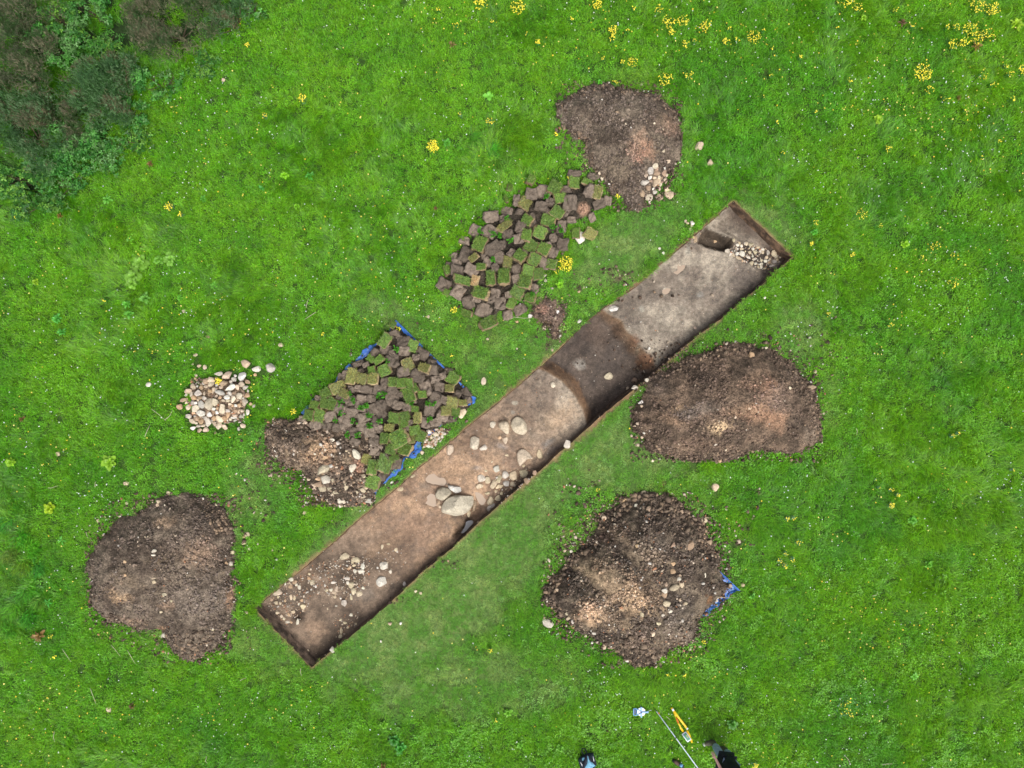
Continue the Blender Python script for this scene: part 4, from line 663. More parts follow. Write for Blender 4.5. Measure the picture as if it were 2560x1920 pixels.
add('end', z1, .2441, [(990, 368, 90, 60, -10, 'c'), (1105, 405, 80, 50, 15, 'c'), (1175, 475, 40, 60, 'w'), (1160, 525, 65, 40, 'w'), (1095, 525, 35, 45, 'w'), (1070, 430, 30, 30, 'c'), (1085, 468, 35, 25, 'c'), (1037, 493, 45, 25, -30, 'o'), (1010, 597, 60, 30, 'w'), (878, 640, 50, 25, 'w'), (1022, 643, 30, 35, 'w'), (1060, 668, 55, 60, 'c'), (1082, 727, 50, 60, 'c'), (1140, 752, 60, 55, 'c'), (1180, 693, 30, 30, 'w'), (850, 718, 35, 30, 'w'), (808, 715, 30, 35, 'c'), (905, 710, 35, 70, 20, 'p'), (885, 745, 45, 35, 'p'), (887, 785, 30, 30, 'c'), (1058, 795, 25, 45, 'c'), (985, 850, 50, 65, 'w'), (1457, 528, 28, 40, 'w'), (1515, 305, 30, 35, 'c'), (1375, 275, 25, 45, 'c'), (1435, 245, 35, 18, 'c'),
 (660, 635, 50, 50, 'c'), (627, 597, 35, 25, 'o'), (628, 552, 25, 25, 'c'), (443, 607, 35, 40, 'w'), (477, 637, 50, 40, 'b'), (437, 680, 40, 40, 'o'), (405, 650, 40, 30, 'p'), (525, 688, 30, 40, 'w'), (497, 665, 25, 30, 'w'), (305, 735, 85, 65, 'p'), (345, 690, 25, 40, 'b'), (440, 795, 28, 60, 'c'), (475, 800, 28, 40, 'c'), (550, 822, 30, 25, 'o'), (565, 885, 55, 50, 'c'), (520, 857, 18, 30, 'w'), (290, 848, 35, 40, 'c'), (332, 853, 25, 30, 'c'), (245, 815, 30, 35, 'b'), (380, 830, 22, 25, 'o'), (310, 788, 20, 25, 'c'), (460, 938, 40, 35, 'c'), (418, 967, 30, 38, 'o'), (303, 950, 35, 28, 'c'), (237, 970, 30, 35, 'p'), (345, 983, 30, 30, 'p'), (368, 1010, 25, 30, 'c'), (405, 1045, 45, 25, 'g'),
 (445, 1047, 28, 25, 'o'), (337, 1070, 45, 45, 'p'), (510, 1040, 30, 55, 'w'), (1057, 970, 30, 28, 'w'), (948, 1023, 25, 30, 'c'), (995, 1052, 40, 25, 'c'), (1023, 1097, 25, 25, 'c'), (957, 1135, 30, 60, 'c'), (945, 1190, 38, 35, 'c'), (1105, 1070, 20, 30, 'c'), (610, 1340, 30, 30, 'c'), (862, 1325, 45, 55, 'g'), (1605, 655, 35, 45, 'g'), (485, 1217, 30, 18, 'c'), (147, 940, 25, 18, 'c'), (903, 880, 25, 14, 'w'), (815, 910, 14, 25, 'c')])
add('grass_s', z1, .2441, [(298, 405, 28, 25, 'w'), (255, 307, 22, 25, 'p'), (1718, 728, 30, 28, 'c'), (1768, 745, 30, 28, 'c'), (1565, 1055, 24, 30, 'w'), (1455, 1060, 40, 30, 'p'), (1362, 1240, 16, 28, 'w'), (15, 293, 30, 25, 'c')])
add('mid', z2, .2411, [(950, 492, 75, 60, 'w'), (600, 515, 70, 100, 20, 'p'), (1043, 255, 60, 65, 45, 'w'), (212, 790, 50, 40, 'c'), (85, 915, 60, 60, -30, 'c'), (1085, 713, 62, 65, 'w'), (927, 810, 70, 70, 'w'), (995, 830, 50, 65, 'c'), (908, 893, 68, 55, 'c'), (1055, 873, 68, 85, 'c'), (1112, 812, 50, 85, 'c'), (1180, 775, 70, 70, 'g'), (1258, 785, 70, 85, 'c'), (1110, 900, 70, 50, 'c'), (1182, 865, 60, 50, 'g'), (1253, 870, 55, 50, 'c'), (1365, 762, 80, 70, 'c'), (1478, 755, 38, 45, 'b'), (1400, 840, 60, 60, 'b'), (990, 965, 50, 28, 'c'), (1075, 948, 25, 30, 'c'), (1135, 968, 28, 35, 'c'), (1100, 1015, 60, 60, 'c'), (1025, 1040, 75, 80, 'c'), (1035, 1110, 85, 55, -25, 'g'), (1010, 1140, 50, 45, 'g'),
 (972, 733, 30, 25, 'c'), (1435, 690, 55, 40, 'b'), (1365, 685, 30, 28, 'c'), (1820, 460, 60, 75, 20, 'g'), (1530, 560, 55, 85, 'c'), (1175, 420, 50, 65, 'p'), (1115, 390, 35, 35, 'o'), (1190, 570, 35, 25, 'c'), (1038, 640, 22, 22, 'c'), (1010, 300, 30, 30, 'b'), (795, 1180, 40, 60, 'c'), (480, 1070, 40, 60, 'b'), (500, 1105, 30, 30, 'p'), (1325, 845, 25, 30, 'b'), (1235, 915, 20, 25, 'c')])
add('ditch', z3, .2411, [(1165, 912, 90, 75, 5, 'c'), (1435, 960, 70, 70, 'b'), (1375, 1050, 60, 70, 'p'), (1435, 1030, 70, 45, -15, 'g'), (1565, 955, 45, 40, 'g'), (1215, 215, 100, 60, 0, 'w'), (590, 1005, 55, 60, 'c'), (2065, 415, 30, 30, 'p')])
add('grass_c', z3, .2411, [(218, 630, 18, 18, 'c'), (860, 40, 30, 26, 'o')])
add('ne', z5b, .2351, [(1352, 288, 60, 60, 30, 'o'), (1765, 640, 30, 35, 'c'), (1982, 578, 32, 28, 'w'), (1990, 632, 90, 50, 'b'), (2028, 463, 45, 42, 'c'), (1925, 430, 30, 25, 'g'), (2115, 388, 22, 22, 'w'), (2158, 397, 30, 20, 'w'), (1975, 105, 35, 22, 'w'), (180, 790, 60, 45, 'w'), (190, 832, 40, 30, 'p'), (145, 1245, 60, 30, 'p'), (213, 1117, 28, 26, 'w'), (190, 1165, 28, 28, 'p'), (370, 1388, 35, 28, 'g'), (305, 1410, 28, 28, 'c'), (1015, 1410, 40, 50, 'o'), (978, 1240, 40, 28, 'g'), (2125, 908, 25, 24, 'c'), (2105, 1222, 22, 28, 'c'), (1610, 245, 30, 25, 'p'), (1510, 212, 35, 25, 'c'), (1080, 1298, 20, 18, 'c'), (1425, 1300, 20, 22, 'p'), (1620, 1305, 25, 15, 'w'), (1185, 948, 26, 30, 'p'), (1335, 855, 36, 26, 'p'), (145, 1018, 36, 30, 'p')])
add('se', z4, .2953, [(912, 105, 42, 35, 'c'), (738, 178, 60, 55, 'o'), (1515, 60, 60, 65, 'p'), (1422, 333, 55, 55, 'c'), (1420, 480, 28, 50, 'o'), (1458, 535, 70, 55, 'b'), (318, 540, 40, 42, 'g'), (95, 1208, 100, 60, 30, 'g'), (1283, 275, 38, 35, 'b'), (1230, 268, 35, 35, 'b'), (560, 300, 35, 40, 'p'), (577, 325, 45, 45, 'p'), (670, 295, 25, 38, 'c'), (845, 215, 28, 28, 'w'), (855, 558, 30, 32, 'o'), (980, 565, 25, 22, 'c'), (1160, 710, 40, 30, 'o'), (1158, 772, 45, 38, 'o'), (1170, 910, 85, 50, -30, 'c'), (1232, 887, 38, 45, 'c'), (1100, 880, 28, 38, 'b'), (1085, 935, 45, 45, 'w'), (1083, 975, 50, 50, 'b'), (1105, 1043, 60, 50, 'c'), (895, 1130, 38, 70, 10, 'c'), (1210, 838, 32, 35, 'g'),
 (1030, 1215, 55, 30, 'c'), (1135, 1110, 40, 30, 'w'), (1075, 1143, 30, 25, 'g'), (1265, 1043, 30, 28, 'c'), (1222, 1012, 30, 28, 'p'), (1520, 1020, 40, 25, 'w'), (1645, 893, 32, 32, 'p'), (488, 1290, 38, 32, 'w'), (310, 1198, 32, 40, 'g'), (312, 1240, 35, 32, 'o'), (578, 1410, 32, 45, 'p'), (965, 1400, 32, 28, 'c'), (180, 930, 32, 28, 'p'), (262, 1130, 30, 28, 'c'), (275, 1168, 40, 32, 'c'), (988, 1300, 38, 45, 'p'), (1503, 1122, 25, 22, 'w'), (1710, 513, 42, 45, 'p'), (240, 600, 35, 28, 'p'), (298, 602, 24, 24, 'w'), (1000, 768, 25, 22, 'c'), (1066, 730, 20, 22, 'p'), (1430, 805, 20, 40, 'w'), (1750, 888, 30, 34, 'c'), (955, 250, 50, 60, 'b'), (1300, 550, 70, 80, 'b'), (880, 150, 40, 50, 'b'), (1160, 550, 40, 50, 'b')])
add('sw', z6, .2894, [(805, 110, 42, 32, 'c'), (715, 185, 40, 30, 'c'), (705, 215, 30, 30, 'p'), (435, 30, 55, 32, 'p'), (442, 200, 28, 28, 'p'), (195, 352, 36, 36, 'c'), (1210, 215, 26, 26, 'c'), (1480, 470, 42, 45, 'c'), (1455, 540, 45, 35, 'c'), (1495, 595, 28, 24, 'w'), (1350, 625, 38, 35, 'c'), (1340, 720, 35, 35, 'w'), (1300, 715, 28, 26, 'o'), (1365, 855, 30, 25, 'c'), (1410, 900, 22, 22, 'p'), (612, 492, 35, 20, 'c'), (675, 612, 40, 28, -20, 'w'), (670, 650, 35, 16, 'w'), (425, 705, 26, 26, 'o'), (770, 988, 42, 35, -20, 'c'), (825, 1045, 22, 20, 'c'), (670, 850, 45, 20, 'c'), (675, 880, 40, 30, 'c'), (735, 1140, 32, 20, 'c'), (765, 1335, 42, 40, 'g'), (737, 1348, 30, 30, 'g'), (1178, 1290, 34, 25, 'c'), (1245, 1495, 25, 30, 'c'),
 (712, 1420, 24, 24, 'p'), (638, 1450, 20, 20, 'p'), (895, 1515, 40, 20, 'c'), (1285, 1385, 25, 22, 'p'), (422, 822, 28, 24, 'o'), (1450, 490, 30, 24, 'o')])
add('sw', src, 1, [(145, 1134, 12, 12, 'p'), (273, 1773, 13, 13, 'p')])
random.seed(21)
STONES = []
ZLIFT = {}
for i, e in enumerate(ST):
    px, py, w, h, rot, col, area, dz = e
    if w < 2: continue
    STONES.append(dict(px=px, py=py, w=w, h=h, rot=rot, col=col, area=area, dz=dz, s=math.sqrt(w*h)))
STONES.sort(key=lambda q: -q['s'])
NKEEP = 330
AREAN = dict(pile=('in the stone pile', 'stones of the pile on the grass', 'the stone pile'), grass_w=('on grass around the stone pile', 'loose stones on the left grass', ''), top=('beside the top spoil heap', 'stones at the edge of the top spoil heap', ''), sods=('around the upper turf pile', 'stones around the upper turf pile', ''), lower=('around the lower turf pile', 'stones around the lower turf pile', ''),
  rubble=('on the rubble end of the lower turf pile', 'rubble stones by the lower turf pile', ''), cobble=('in the trench top-right end', 'cobbles in the top right end of the trench', ''), grass_ne=('on grass near the trench top end', 'loose stones by the trench top end', ''), end=('in the trench lower-left end', 'stones in the lower left end of the trench', ''), grass_s=('on grass near the trench lower end', 'loose stones by the lower trench end', ''),
  mid=('in the middle of the trench', 'stones in the middle of the trench', ''), ditch=('in the dark trench hollow', 'stones in the dark hollow of the trench', ''), grass_c=('on grass above the trench hollow', 'loose stones above the trench', ''), ne=('on or by the right-hand spoil heap', 'stones of the right-hand spoil heap', ''), se=('on or by the large gravelly heap', 'stones of the large gravelly spoil heap', ''), sw=('on or by the lower-left heap', 'stones of the lower left spoil heap', ''))
def ordinal(n):
    w = ['', 'first', 'second', 'third', 'fourth', 'fifth', 'sixth', 'seventh', 'eighth', 'ninth', 'tenth', 'eleventh', 'twelfth', 'thirteenth', 'fourteenth', 'fifteenth', 'sixteenth', 'seventeenth', 'eighteenth', 'nineteenth', 'twentieth']
    if n < len(w): return w[n]
    return '%d%s' % (n, 'th' if 10 < n % 100 < 14 else {1: 'st', 2: 'nd', 3: 'rd'}.get(n % 10, 'th'))
def ranked(items, cls, phrase):
    """items: dicts with px and obj; label by class, left-to-right rank"""
    by = {}
    for it in items: by.setdefault(cls(it), []).append(it)
    for k, L in by.items():
        L.sort(key=lambda q: (q['px'], q['py']))
        for r, it in enumerate(L):
            if len(L) == 1: it['obj']['label'] = 'the only '+phrase(it)
            else: it['obj']['label'] = phrase(it)+', '+('rightmost' if r == len(L)-1 else 'leftmost' if r == 0 else ordinal(r+1)+' from left')
ROCKME = []
for i, (V, F) in enumerate(ROCKS):
    o = mesh_np('stone', V, F, M_stone, link=False, smooth=False); ROCKME.append(o.data); o.data.name = 'stone_shape'; bpy.data.objects.remove(o)
smallV = []; smallF = []; smallC = []; off = 0
for i, q in enumerate(STONES):
    w, h = q['w']/100, q['h']/100; hz = .62*min(w, h)*(random.uniform(.8, 1.1)); p = surf(q['px'], q['py'], 0)
    lift = hz*.22+q['dz']
    if q['area'] == 'pile': lift += random.uniform(.0, .05)+(.03 if q['s'] > 14 else 0)
    if q['area'] in ('end', 'cobble', 'mid'): lift = hz*.12; w *= 1.1; h *= 1.1
    if q['area'].startswith('grass') : lift = hz*.3+.015
    c = np.array(A(*COLS[q['col']][:3]))*random.uniform(.86, 1.22)*np.array([random.uniform(.96, 1.04), 1, random.uniform(.95, 1.05)])
    if q['area'] in ('end', 'mid', 'cobble', 'se', 'sw', 'rubble') and q['col'] in 'wc': c = c*.86*np.array([1.0, .97, .90])
    q['obj'] = None; tilt = .22 if q['area'] != 'pile' else .4
    rx, ry, rz = random.uniform(-tilt, tilt), random.uniform(-tilt, tilt), -math.radians(q['rot'])+(random.choice([0, math.pi]))
    sc = (w*1.08, h*1.08, hz/.62)
    if not (float(samp(BARE, p.x, p.y)) > .5): stamp(p.x, p.y, max(w, h)*.55+.03)
    if i < NKEEP:
        o = bpy.data.objects.new('stone', ROCKME[i % 20]); C.objects.link(o); o.location = p+Vector((0, 0, lift)); o.scale = sc; o.rotation_euler = (rx, ry, rz); o.color = (*c, 1)
        o['category'] = 'stone'; o['group'] = AREAN[q['area']][1]; q['obj'] = o; q['o'] = o
    else:
        V, F = ROCKS[i % 20]; M = np.array(Matrix.Rotation(rz, 3, 'Z') @ Matrix.Rotation(ry, 3, 'Y') @ Matrix.Rotation(rx, 3, 'X'))
        smallV.append((V*np.array(sc))@M.T+np.array(p)+np.array([0, 0, lift])); smallF.append(F+off); off += len(V); smallC.append(np.repeat(c[None], len(V), 0))
kept = [q for q in STONES if q['obj'] is not None]
def sz(q): return 'large' if q['s'] > 17 else 'medium' if q['s'] > 11 else 'small'
ranked(kept, lambda q: (sz(q), q['col'], q['area']), lambda q: '%s %s stone %s' % (sz(q), COLS[q['col']][3], AREAN[q['area']][0]))
sm_o = mesh_np('small_stones', np.concatenate(smallV), np.concatenate(smallF), M_stoneA, cols=np.concatenate(smallC)); tag(sm_o, 'scattered small pale stones and pebbles in the trench and on heaps', 'small stones', kind='stuff')
# boulders traced with real height
def boulder(pts, f, hgt, col, label, dz=-.03, ridge=None, group='boulders in the middle of the trench'):
    P = np.array([f(*p) for p in pts]); c = P.mean(0); base = surf(*c); n0 = len(P); ring = []
    for i in range(n0):
        pa, a, b_, pn = P[i-1], P[i], P[(i+1) % n0], P[(i+2) % n0]
        for k in range(5):
            t = k/5; ring.append(.5*((2*a)+(-pa+b_)*t+(2*pa-5*a+4*b_-pn)*t*t+(-pa+3*a-3*b_+pn)*t**3)*.6+.4*(a*(1-t)+b_*t))
    ring = np.array(ring); n = len(ring); R = 16; V = []; ctr = c if ridge is None else np.array(f(*ridge))
    FR = np.random.default_rng(int(c[0])); FAC = [(FR.uniform(0, 6.28), FR.uniform(0, .06), FR.uniform(.25, .9)) for _ in range(5)]
    for r in range(R):
        u = r/R; hh = hgt*(1-(1-u)**2.6)**.75 if r else -.05
        q = ring*(1-u**1.5)+ctr*(u**1.5)
        for i in range(n):
            nzv = fbm(q[i, 0]/9., q[i, 1]/9., 55, 4)-.5
            z = base.z+dz+hh+(hgt*.45*nzv if r else 0)+(.03*(fbm(q[i, 0]/2.5, q[i, 1]/2.5, 58, 3)-.5) if r else 0)
            fz = 1e9
            for (fa, fd, fs_) in FAC: fz = min(fz, fd-((q[i, 0]-c[0])*math.cos(fa)+(q[i, 1]-c[1])*math.sin(fa))*fs_/100)
            z = min(z, base.z+dz+hgt*.98+fz) if r else z
            V.append(np.array(W(q[i, 0], q[i, 1], z)))
    V.append(np.array(W(*ctr, base.z+dz+hgt*1.0))); V = np.array(V)
    I = np.arange(R*n).reshape(R, n); I2 = np.roll(I, -1, 1); F4 = np.stack([I[:-1], I[1:], I2[1:], I2[:-1]], -1).reshape(-1, 4)
    F3 = np.stack([I[-1], np.full(n, R*n), I2[-1]], -1)
    o = mesh_np('boulder', V, [F4, F3], M_stone, loc=np.array(W(*c, base.z))); o.color = (*A(*col), 1); tag(o, label, 'boulder', group); return o
boulder([(510, 1110), (540, 1050), (600, 1000), (690, 985), (780, 990), (845, 1000), (845, 1080), (800, 1150), (740, 1190), (660, 1205), (570, 1185), (515, 1165)], z2, .34, (206, 196, 174), 'largest boulder, smooth grey slab in the middle of the trench', ridge=(650, 1060))
boulder([(445, 980), (470, 920), (530, 900), (590, 920), (620, 965), (570, 1020), (520, 1045), (460, 1020)], z2, .22, (188, 178, 156), 'grey rounded boulder touching the upper left of the largest boulder')
boulder([(580, 880), (650, 890), (728, 910), (715, 950), (665, 970), (610, 940), (585, 915)], z2, .16, (226, 222, 212), 'jagged white boulder just above the largest boulder')
boulder([(850, 1040), (882, 1055), (862, 1140), (830, 1162), (833, 1100)], z2, .15, (172, 150, 124), 'thin brown stone slab pressed against the right side of the largest boulder')
boulder([(1225, 260), (1250, 195), (1290, 168), (1350, 185), (1395, 250), (1405, 320), (1370, 360), (1310, 355), (1255, 320)], z2, .24, (216, 202, 176), 'cream rounded boulder, right one of the pair below the dark hollow')
boulder([(1105, 230), (1160, 210), (1200, 225), (1220, 270), (1205, 360), (1160, 335), (1110, 290)], z2, .18, (212, 196, 170), 'cream wedge-shaped boulder, left one of the pair below the dark hollow')
boulder([(805, 450), (815, 390), (850, 372), (905, 395), (905, 450), (885, 510), (840, 515), (808, 490)], z2, .17, (216, 204, 182), 'oval cream boulder alone near the upper edge of the trench')
boulder([(1290, 560), (1320, 515), (1370, 510), (1420, 545), (1460, 605), (1400, 620), (1330, 690), (1300, 640)], z2, .2, (216, 198, 174), 'pointed buff boulder above the stone cluster near the lower trench edge', ridge=(1350, 560))
boulder([(1345, 460), (1350, 435), (1385, 425), (1425, 430), (1437, 455), (1432, 490), (1385, 512), (1355, 500)], z1, .1, (222, 214, 198), 'white angular boulder, upper one of two in the lower trench end', group='white boulders near the lower left end of the trench')
boulder([(1312, 620), (1345, 575), (1400, 580), (1437, 600), (1420, 650), (1350, 688), (1315, 660)], z1, .12, (226, 220, 206), 'large white flat boulder, lower one of two in the lower trench end', group='white boulders near the lower left end of the trench')
boulder([(490, 1300), (500, 1240), (550, 1200), (605, 1190), (600, 1230), (570, 1275), (520, 1290)], zt, .16, (200, 188, 162), 'largest pointed cream boulder on the rubble heap', group='boulders on the rubble heap')
# ---------------------------------------------------------------- gravel on heaps and floors
G = np.array([(g[0], g[1], g[2]) for g in GRIT]); gs_ = np.array([g[3] for g in GRIT]); gc_ = np.array([g[4] for g in GRIT])
n = len(G); rot = RNG.uniform(-3.14, 3.14, (n, 3)); rot[:, :2] *= .25
sc = np.stack([gs_*RNG.uniform(.8, 1.5, n), gs_*RNG.uniform(.7, 1.1, n), gs_*RNG.uniform(.8, 1.2, n)], 1)
gn_scatter('gravel', [(V, F, np.ones((len(V), 3))) for V, F in PEB], G, rot, sc, RNG.integers(0, 8, n), gc_, 'fine gravel and soil crumbs strewn over the heaps and trench floor', 'gravel', mat=M_grit)
# ---------------------------------------------------------------- turf sods
def sod_proto(seed, flat=True):
    r = np.random.default_rng(seed); bm = bmesh.new(); bmesh.ops.create_cube(bm, size=1)
    bmesh.ops.subdivide_edges(bm, edges=bm.edges[:], cuts=7 if not flat else 6, use_grid_fill=True)
    V = np.array([v.co[:] for v in bm.verts]); F = np.array([[v.index for v in f.verts] for f in bm.faces]); bm.free()
    # round the corners, wobble the sides
    k = .16 if flat else .36
    d = V/np.maximum(np.abs(V).max(1, keepdims=True), 1e-6); sph = V/np.linalg.norm(V+1e-9, axis=1, keepdims=True)*.5
    V = V*(1-k)+sph*k*1.15
    a = .30 if flat else .34
    V[:, 0] += a*(fbm(V[:, 1]*2.3+seed, V[:, 2]*2+V[:, 0]*2, seed, 3)-.5); V[:, 1] += a*(fbm(V[:, 0]*2.3+9, V[:, 2]*2+V[:, 1]*2+seed, seed+1, 3)-.5)
    V[:, 2] += (.10 if flat else .42)*(fbm(V[:, 0]*3.2+seed, V[:, 1]*3.2, seed+2, 4)-.5)
    if not flat:                              # deep shrinkage cracks
        for _ in range(3):
            an = r.uniform(0, math.pi); c0 = r.uniform(-.25, .25); dd = np.abs(V[:, 0]*math.cos(an)+V[:, 1]*math.sin(an)-c0+.10*(fbm(V[:, 0]*4, V[:, 1]*4, seed+7, 2)-.5))
            V[:, 2] -= .26*np.exp(-(dd/.045)**2)*(V[:, 2] > 0)
    V[:, 0] += r.uniform(-.12, .12)*V[:, 1]; V[:, 1] *= 1+r.uniform(-.12, .12)*V[:, 0]
    return V, F
SODG = [mesh_np('soil', *sod_proto(500+i), M_sod, link=False).data for i in range(7)]
SODS = []
for i in range(9):
    V, F = sod_proto(600+i, False); bm = bmesh.new()
    SODS.append(mesh_np('soil', V, F, M_sod, link=False).data)
def blades(n, seed, ln, wd, up, rad, z0=.5, square=True, clump=None):
    r = np.random.default_rng(seed); V = []; F = []; B = []
    for i in range(n):
        if square: x, y = r.uniform(-rad, rad, 2)
        else:
            a = r.uniform(0, 2*math.pi); q = rad*math.sqrt(r.random()); x, y = q*math.cos(a), q*math.sin(a)
        a = r.uniform(0, 2*math.pi) if clump is None else clump+r.normal(0, .8); L = ln*r.uniform(.55, 1.25); w = wd*r.uniform(.7, 1.3)
        t = r.uniform(*up); dx, dy = math.cos(a), math.sin(a); s = -dy*w/2, dx*w/2; k = len(V)
        h1 = L*.5*math.sin(t); r1 = L*.5*math.cos(t); t2 = t*.45; h2 = h1+L*.5*math.sin(t2); r2 = r1+L*.5*math.cos(t2)
        V += [(x+s[0], y+s[1], z0), (x-s[0], y-s[1], z0), (x+dx*r1+s[0]*.8, y+dy*r1+s[1]*.8, z0+h1), (x+dx*r1-s[0]*.8, y+dy*r1-s[1]*.8, z0+h1), (x+dx*r2, y+dy*r2, z0+h2)]
        F += [(k, k+1, k+3, k+2)]; F += [(k+2, k+3, k+4, k+4)]
        c = r.uniform(.4, 1.6); warm = r.uniform(.85, 1.35); B += [(c*warm, c, c*r.uniform(.8, 1.1))]*5
    return np.array(V), np.array(F), np.array(B)
def fix_tri(F):
    q = F[F[:, 2] != F[:, 3]]; t = F[F[:, 2] == F[:, 3]][:, :3]; return [q, t]
TOPM = []
for i in range(6):
    V, F = sod_proto(500+i); m_ = V[:, 2] > .30
    V2 = V.copy(); V2[:, :2] *= .90+.10*fbm(V[:, :1]*4+i, V[:, 1:2]*4, 700+i, 2); V2[:, 2] = np.where(m_, V2[:, 2]+.07, .28)
    keepf = m_[F].all(1); F2 = F[keepf]
    BV, BF, BB = blades(340, 40+i, .24, .035, (.4, 1.2), .45, .54); BV[:, 2] = .54+(BV[:, 2]-.54)*1.6
    allV = np.concatenate([V2, BV]); Fq = fix_tri(BF+len(V2)); cc = np.concatenate([np.full((len(V2), 3), .8), BB])
    TOPM.append(mesh_np('grass_top', allV, [np.concatenate([F2, Fq[0]]), Fq[1]], M_sodgrass, cols=cc, attr='bl', link=False, smooth=False).data)
UG = [(985, 185, 70, 90, 25), (1205, 260, 125, 130, 28), (1375, 210, 100, 110, 5), (925, 405, 110, 110, 35, 'y'), (1255, 355, 110, 90, -5), (1230, 485, 120, 100, 35), (1145, 560, 130, 110, 15), (955, 555, 100, 95, 30), (745, 610, 150, 70, -38, 'y'), (510, 780, 120, 140, 20), (945, 700, 90, 110, 10), (1065, 665, 120, 110, 25), (995, 790, 120, 110, 30), (1100, 825, 110, 110, 25), (885, 890, 110, 110, 35), (1015, 915, 110, 110, 25), (765, 945, 85, 100, 15, 'y'), (955, 1010, 105, 100, 15), (1050, 1050, 90, 110, -5), (740, 1080, 110, 150, 3),
 (620, 1090, 85, 140, 2), (475, 1110, 70, 100, 15, 't'), (930, 1125, 120, 130, 15), (860, 1215, 120, 110, 35), (525, 1230, 150, 110, 20), (805, 1320, 80, 110, 25), (590, 1505, 160, 100, -25), (1535, 680, 110, 100, 30, 'y'), (460, 900, 90, 60, -35, 'y'), (400, 1410, 100, 60, 20), (350, 1110, 150, 80, 15), (215, 1020, 60, 90, -20), (1600, 300, 80, 120, 20, 'y'), (1500, 210, 90, 60, 25), (1400, 680, 70, 90, 0), (1175, 960, 90, 90, 10), (530, 985, 90, 60, 0), (205, 1220, 60, 60, 20), (980, 1270, 100, 80, 20), (790, 255, 50, 60, 10), (755, 360, 30, 70, -15)]
US = [(620, 525, 140, 110, -10), (765, 480, 110, 90, 15), (470, 650, 110, 110, 20), (600, 660, 130, 120, 35), (375, 750, 100, 70, 15), (395, 870, 130, 140, 15), (640, 810, 150, 120, -30), (740, 545, 90, 70), (990, 320, 110, 110, 5), (1100, 300, 140, 120, 15), (1075, 425, 110, 90, 10), (1340, 400, 120, 150, 5), (1530, 285, 100, 120, 25), (1610, 405, 110, 90, -20), (1690, 375, 75, 90, 10), (1560, 155, 110, 70, -10), (1380, 125, 120, 60, 5), (1300, 280, 110, 70, -5), (885, 620, 90, 110, 15), (770, 690, 100, 100, 0), (870, 725, 100, 90), (690, 905, 110, 110), (590, 940, 90, 80), (435, 1015, 120, 110, 30), (300, 1020, 110, 100, 10),
 (230, 980, 70, 80), (180, 1150, 130, 120, 30), (315, 1215, 120, 130, 35), (415, 1310, 110, 130, -15), (560, 1390, 150, 130, 20), (700, 1320, 110, 110), (620, 1280, 80, 70), (485, 1280, 80, 60), (660, 1220, 90, 90, 10), (880, 1380, 120, 100, -25), (770, 1430, 90, 90), (1010, 1190, 80, 110, 25), (850, 1100, 80, 100), (855, 1010, 90, 110), (1110, 950, 90, 100, 25), (1185, 855, 90, 100, 25), (1275, 780, 110, 120, 5), (1265, 610, 90, 110, 0), (1160, 390, 80, 70), (1130, 480, 70, 60), (800, 860, 90, 60, -50), (930, 850, 70, 60), (1140, 780, 60, 50), (650, 990, 70, 70), (285, 885, 70, 60), (1000, 560, 60, 140), (880, 480, 70, 60), (850, 370, 60, 100),
 (775, 1240, 70, 70), (1190, 720, 70, 70), (1360, 550, 80, 60), (1550, 530, 60, 80), (1290, 500, 80, 50), (300, 940, 90, 70), (720, 780, 70, 70), (560, 890, 70, 60)]
LG = [(1090, 100, 50, 60, 35), (1030, 230, 80, 120, 40), (1250, 270, 80, 100, 15), (920, 370, 60, 60, 35), (985, 380, 90, 60, -35), (1025, 460, 100, 90, -20), (930, 460, 60, 60), (765, 515, 80, 130, 15, 'y'), (845, 530, 90, 90, 15, 'y'), (935, 535, 80, 90, 5, 'y'), (1090, 560, 70, 75, 5), (1155, 570, 70, 80, 0), (655, 600, 120, 90, -25, 'y'), (710, 650, 80, 70, 30, 'y'), (560, 650, 90, 80, -30), (540, 735, 60, 80, 0), (615, 730, 80, 100, 25), (465, 745, 70, 70, 20), (430, 820, 80, 90, 15), (510, 820, 100, 110, 15), (1215, 430, 90, 120, -15, 'y'), (1340, 450, 90, 70, 15, 'y'), (1225, 560, 70, 80), (1225, 660, 90, 130, -20),
 (1265, 610, 60, 70), (1575, 530, 100, 90, 30), (1545, 610, 70, 60, 0, 'y'), (1570, 720, 90, 90, 15, 'y'), (1520, 790, 80, 70, 0, 'y'), (1590, 790, 70, 70), (1645, 725, 70, 50, 0, 'y'), (1105, 840, 90, 90, 10), (1180, 830, 90, 80, -10), (1290, 840, 60, 90, 5, 'y'), (1270, 770, 60, 50), (1180, 890, 80, 60), (1060, 925, 80, 60, 5, 'y'), (1265, 940, 90, 80, -10), (1315, 985, 80, 90, 25), (1245, 1010, 50, 80, 0, 'y'), (1025, 1010, 70, 90, 5), (1140, 1010, 150, 130, -25), (1080, 1090, 90, 80, 20), (1190, 1090, 110, 100, 25), (880, 1170, 70, 80, 20, 'y'), (1025, 1210, 120, 140, 30), (1100, 1160, 80, 45, -10), (930, 1240, 80, 120, 15), (935, 1350, 110, 110, 20), (1330, 660, 70, 60)]
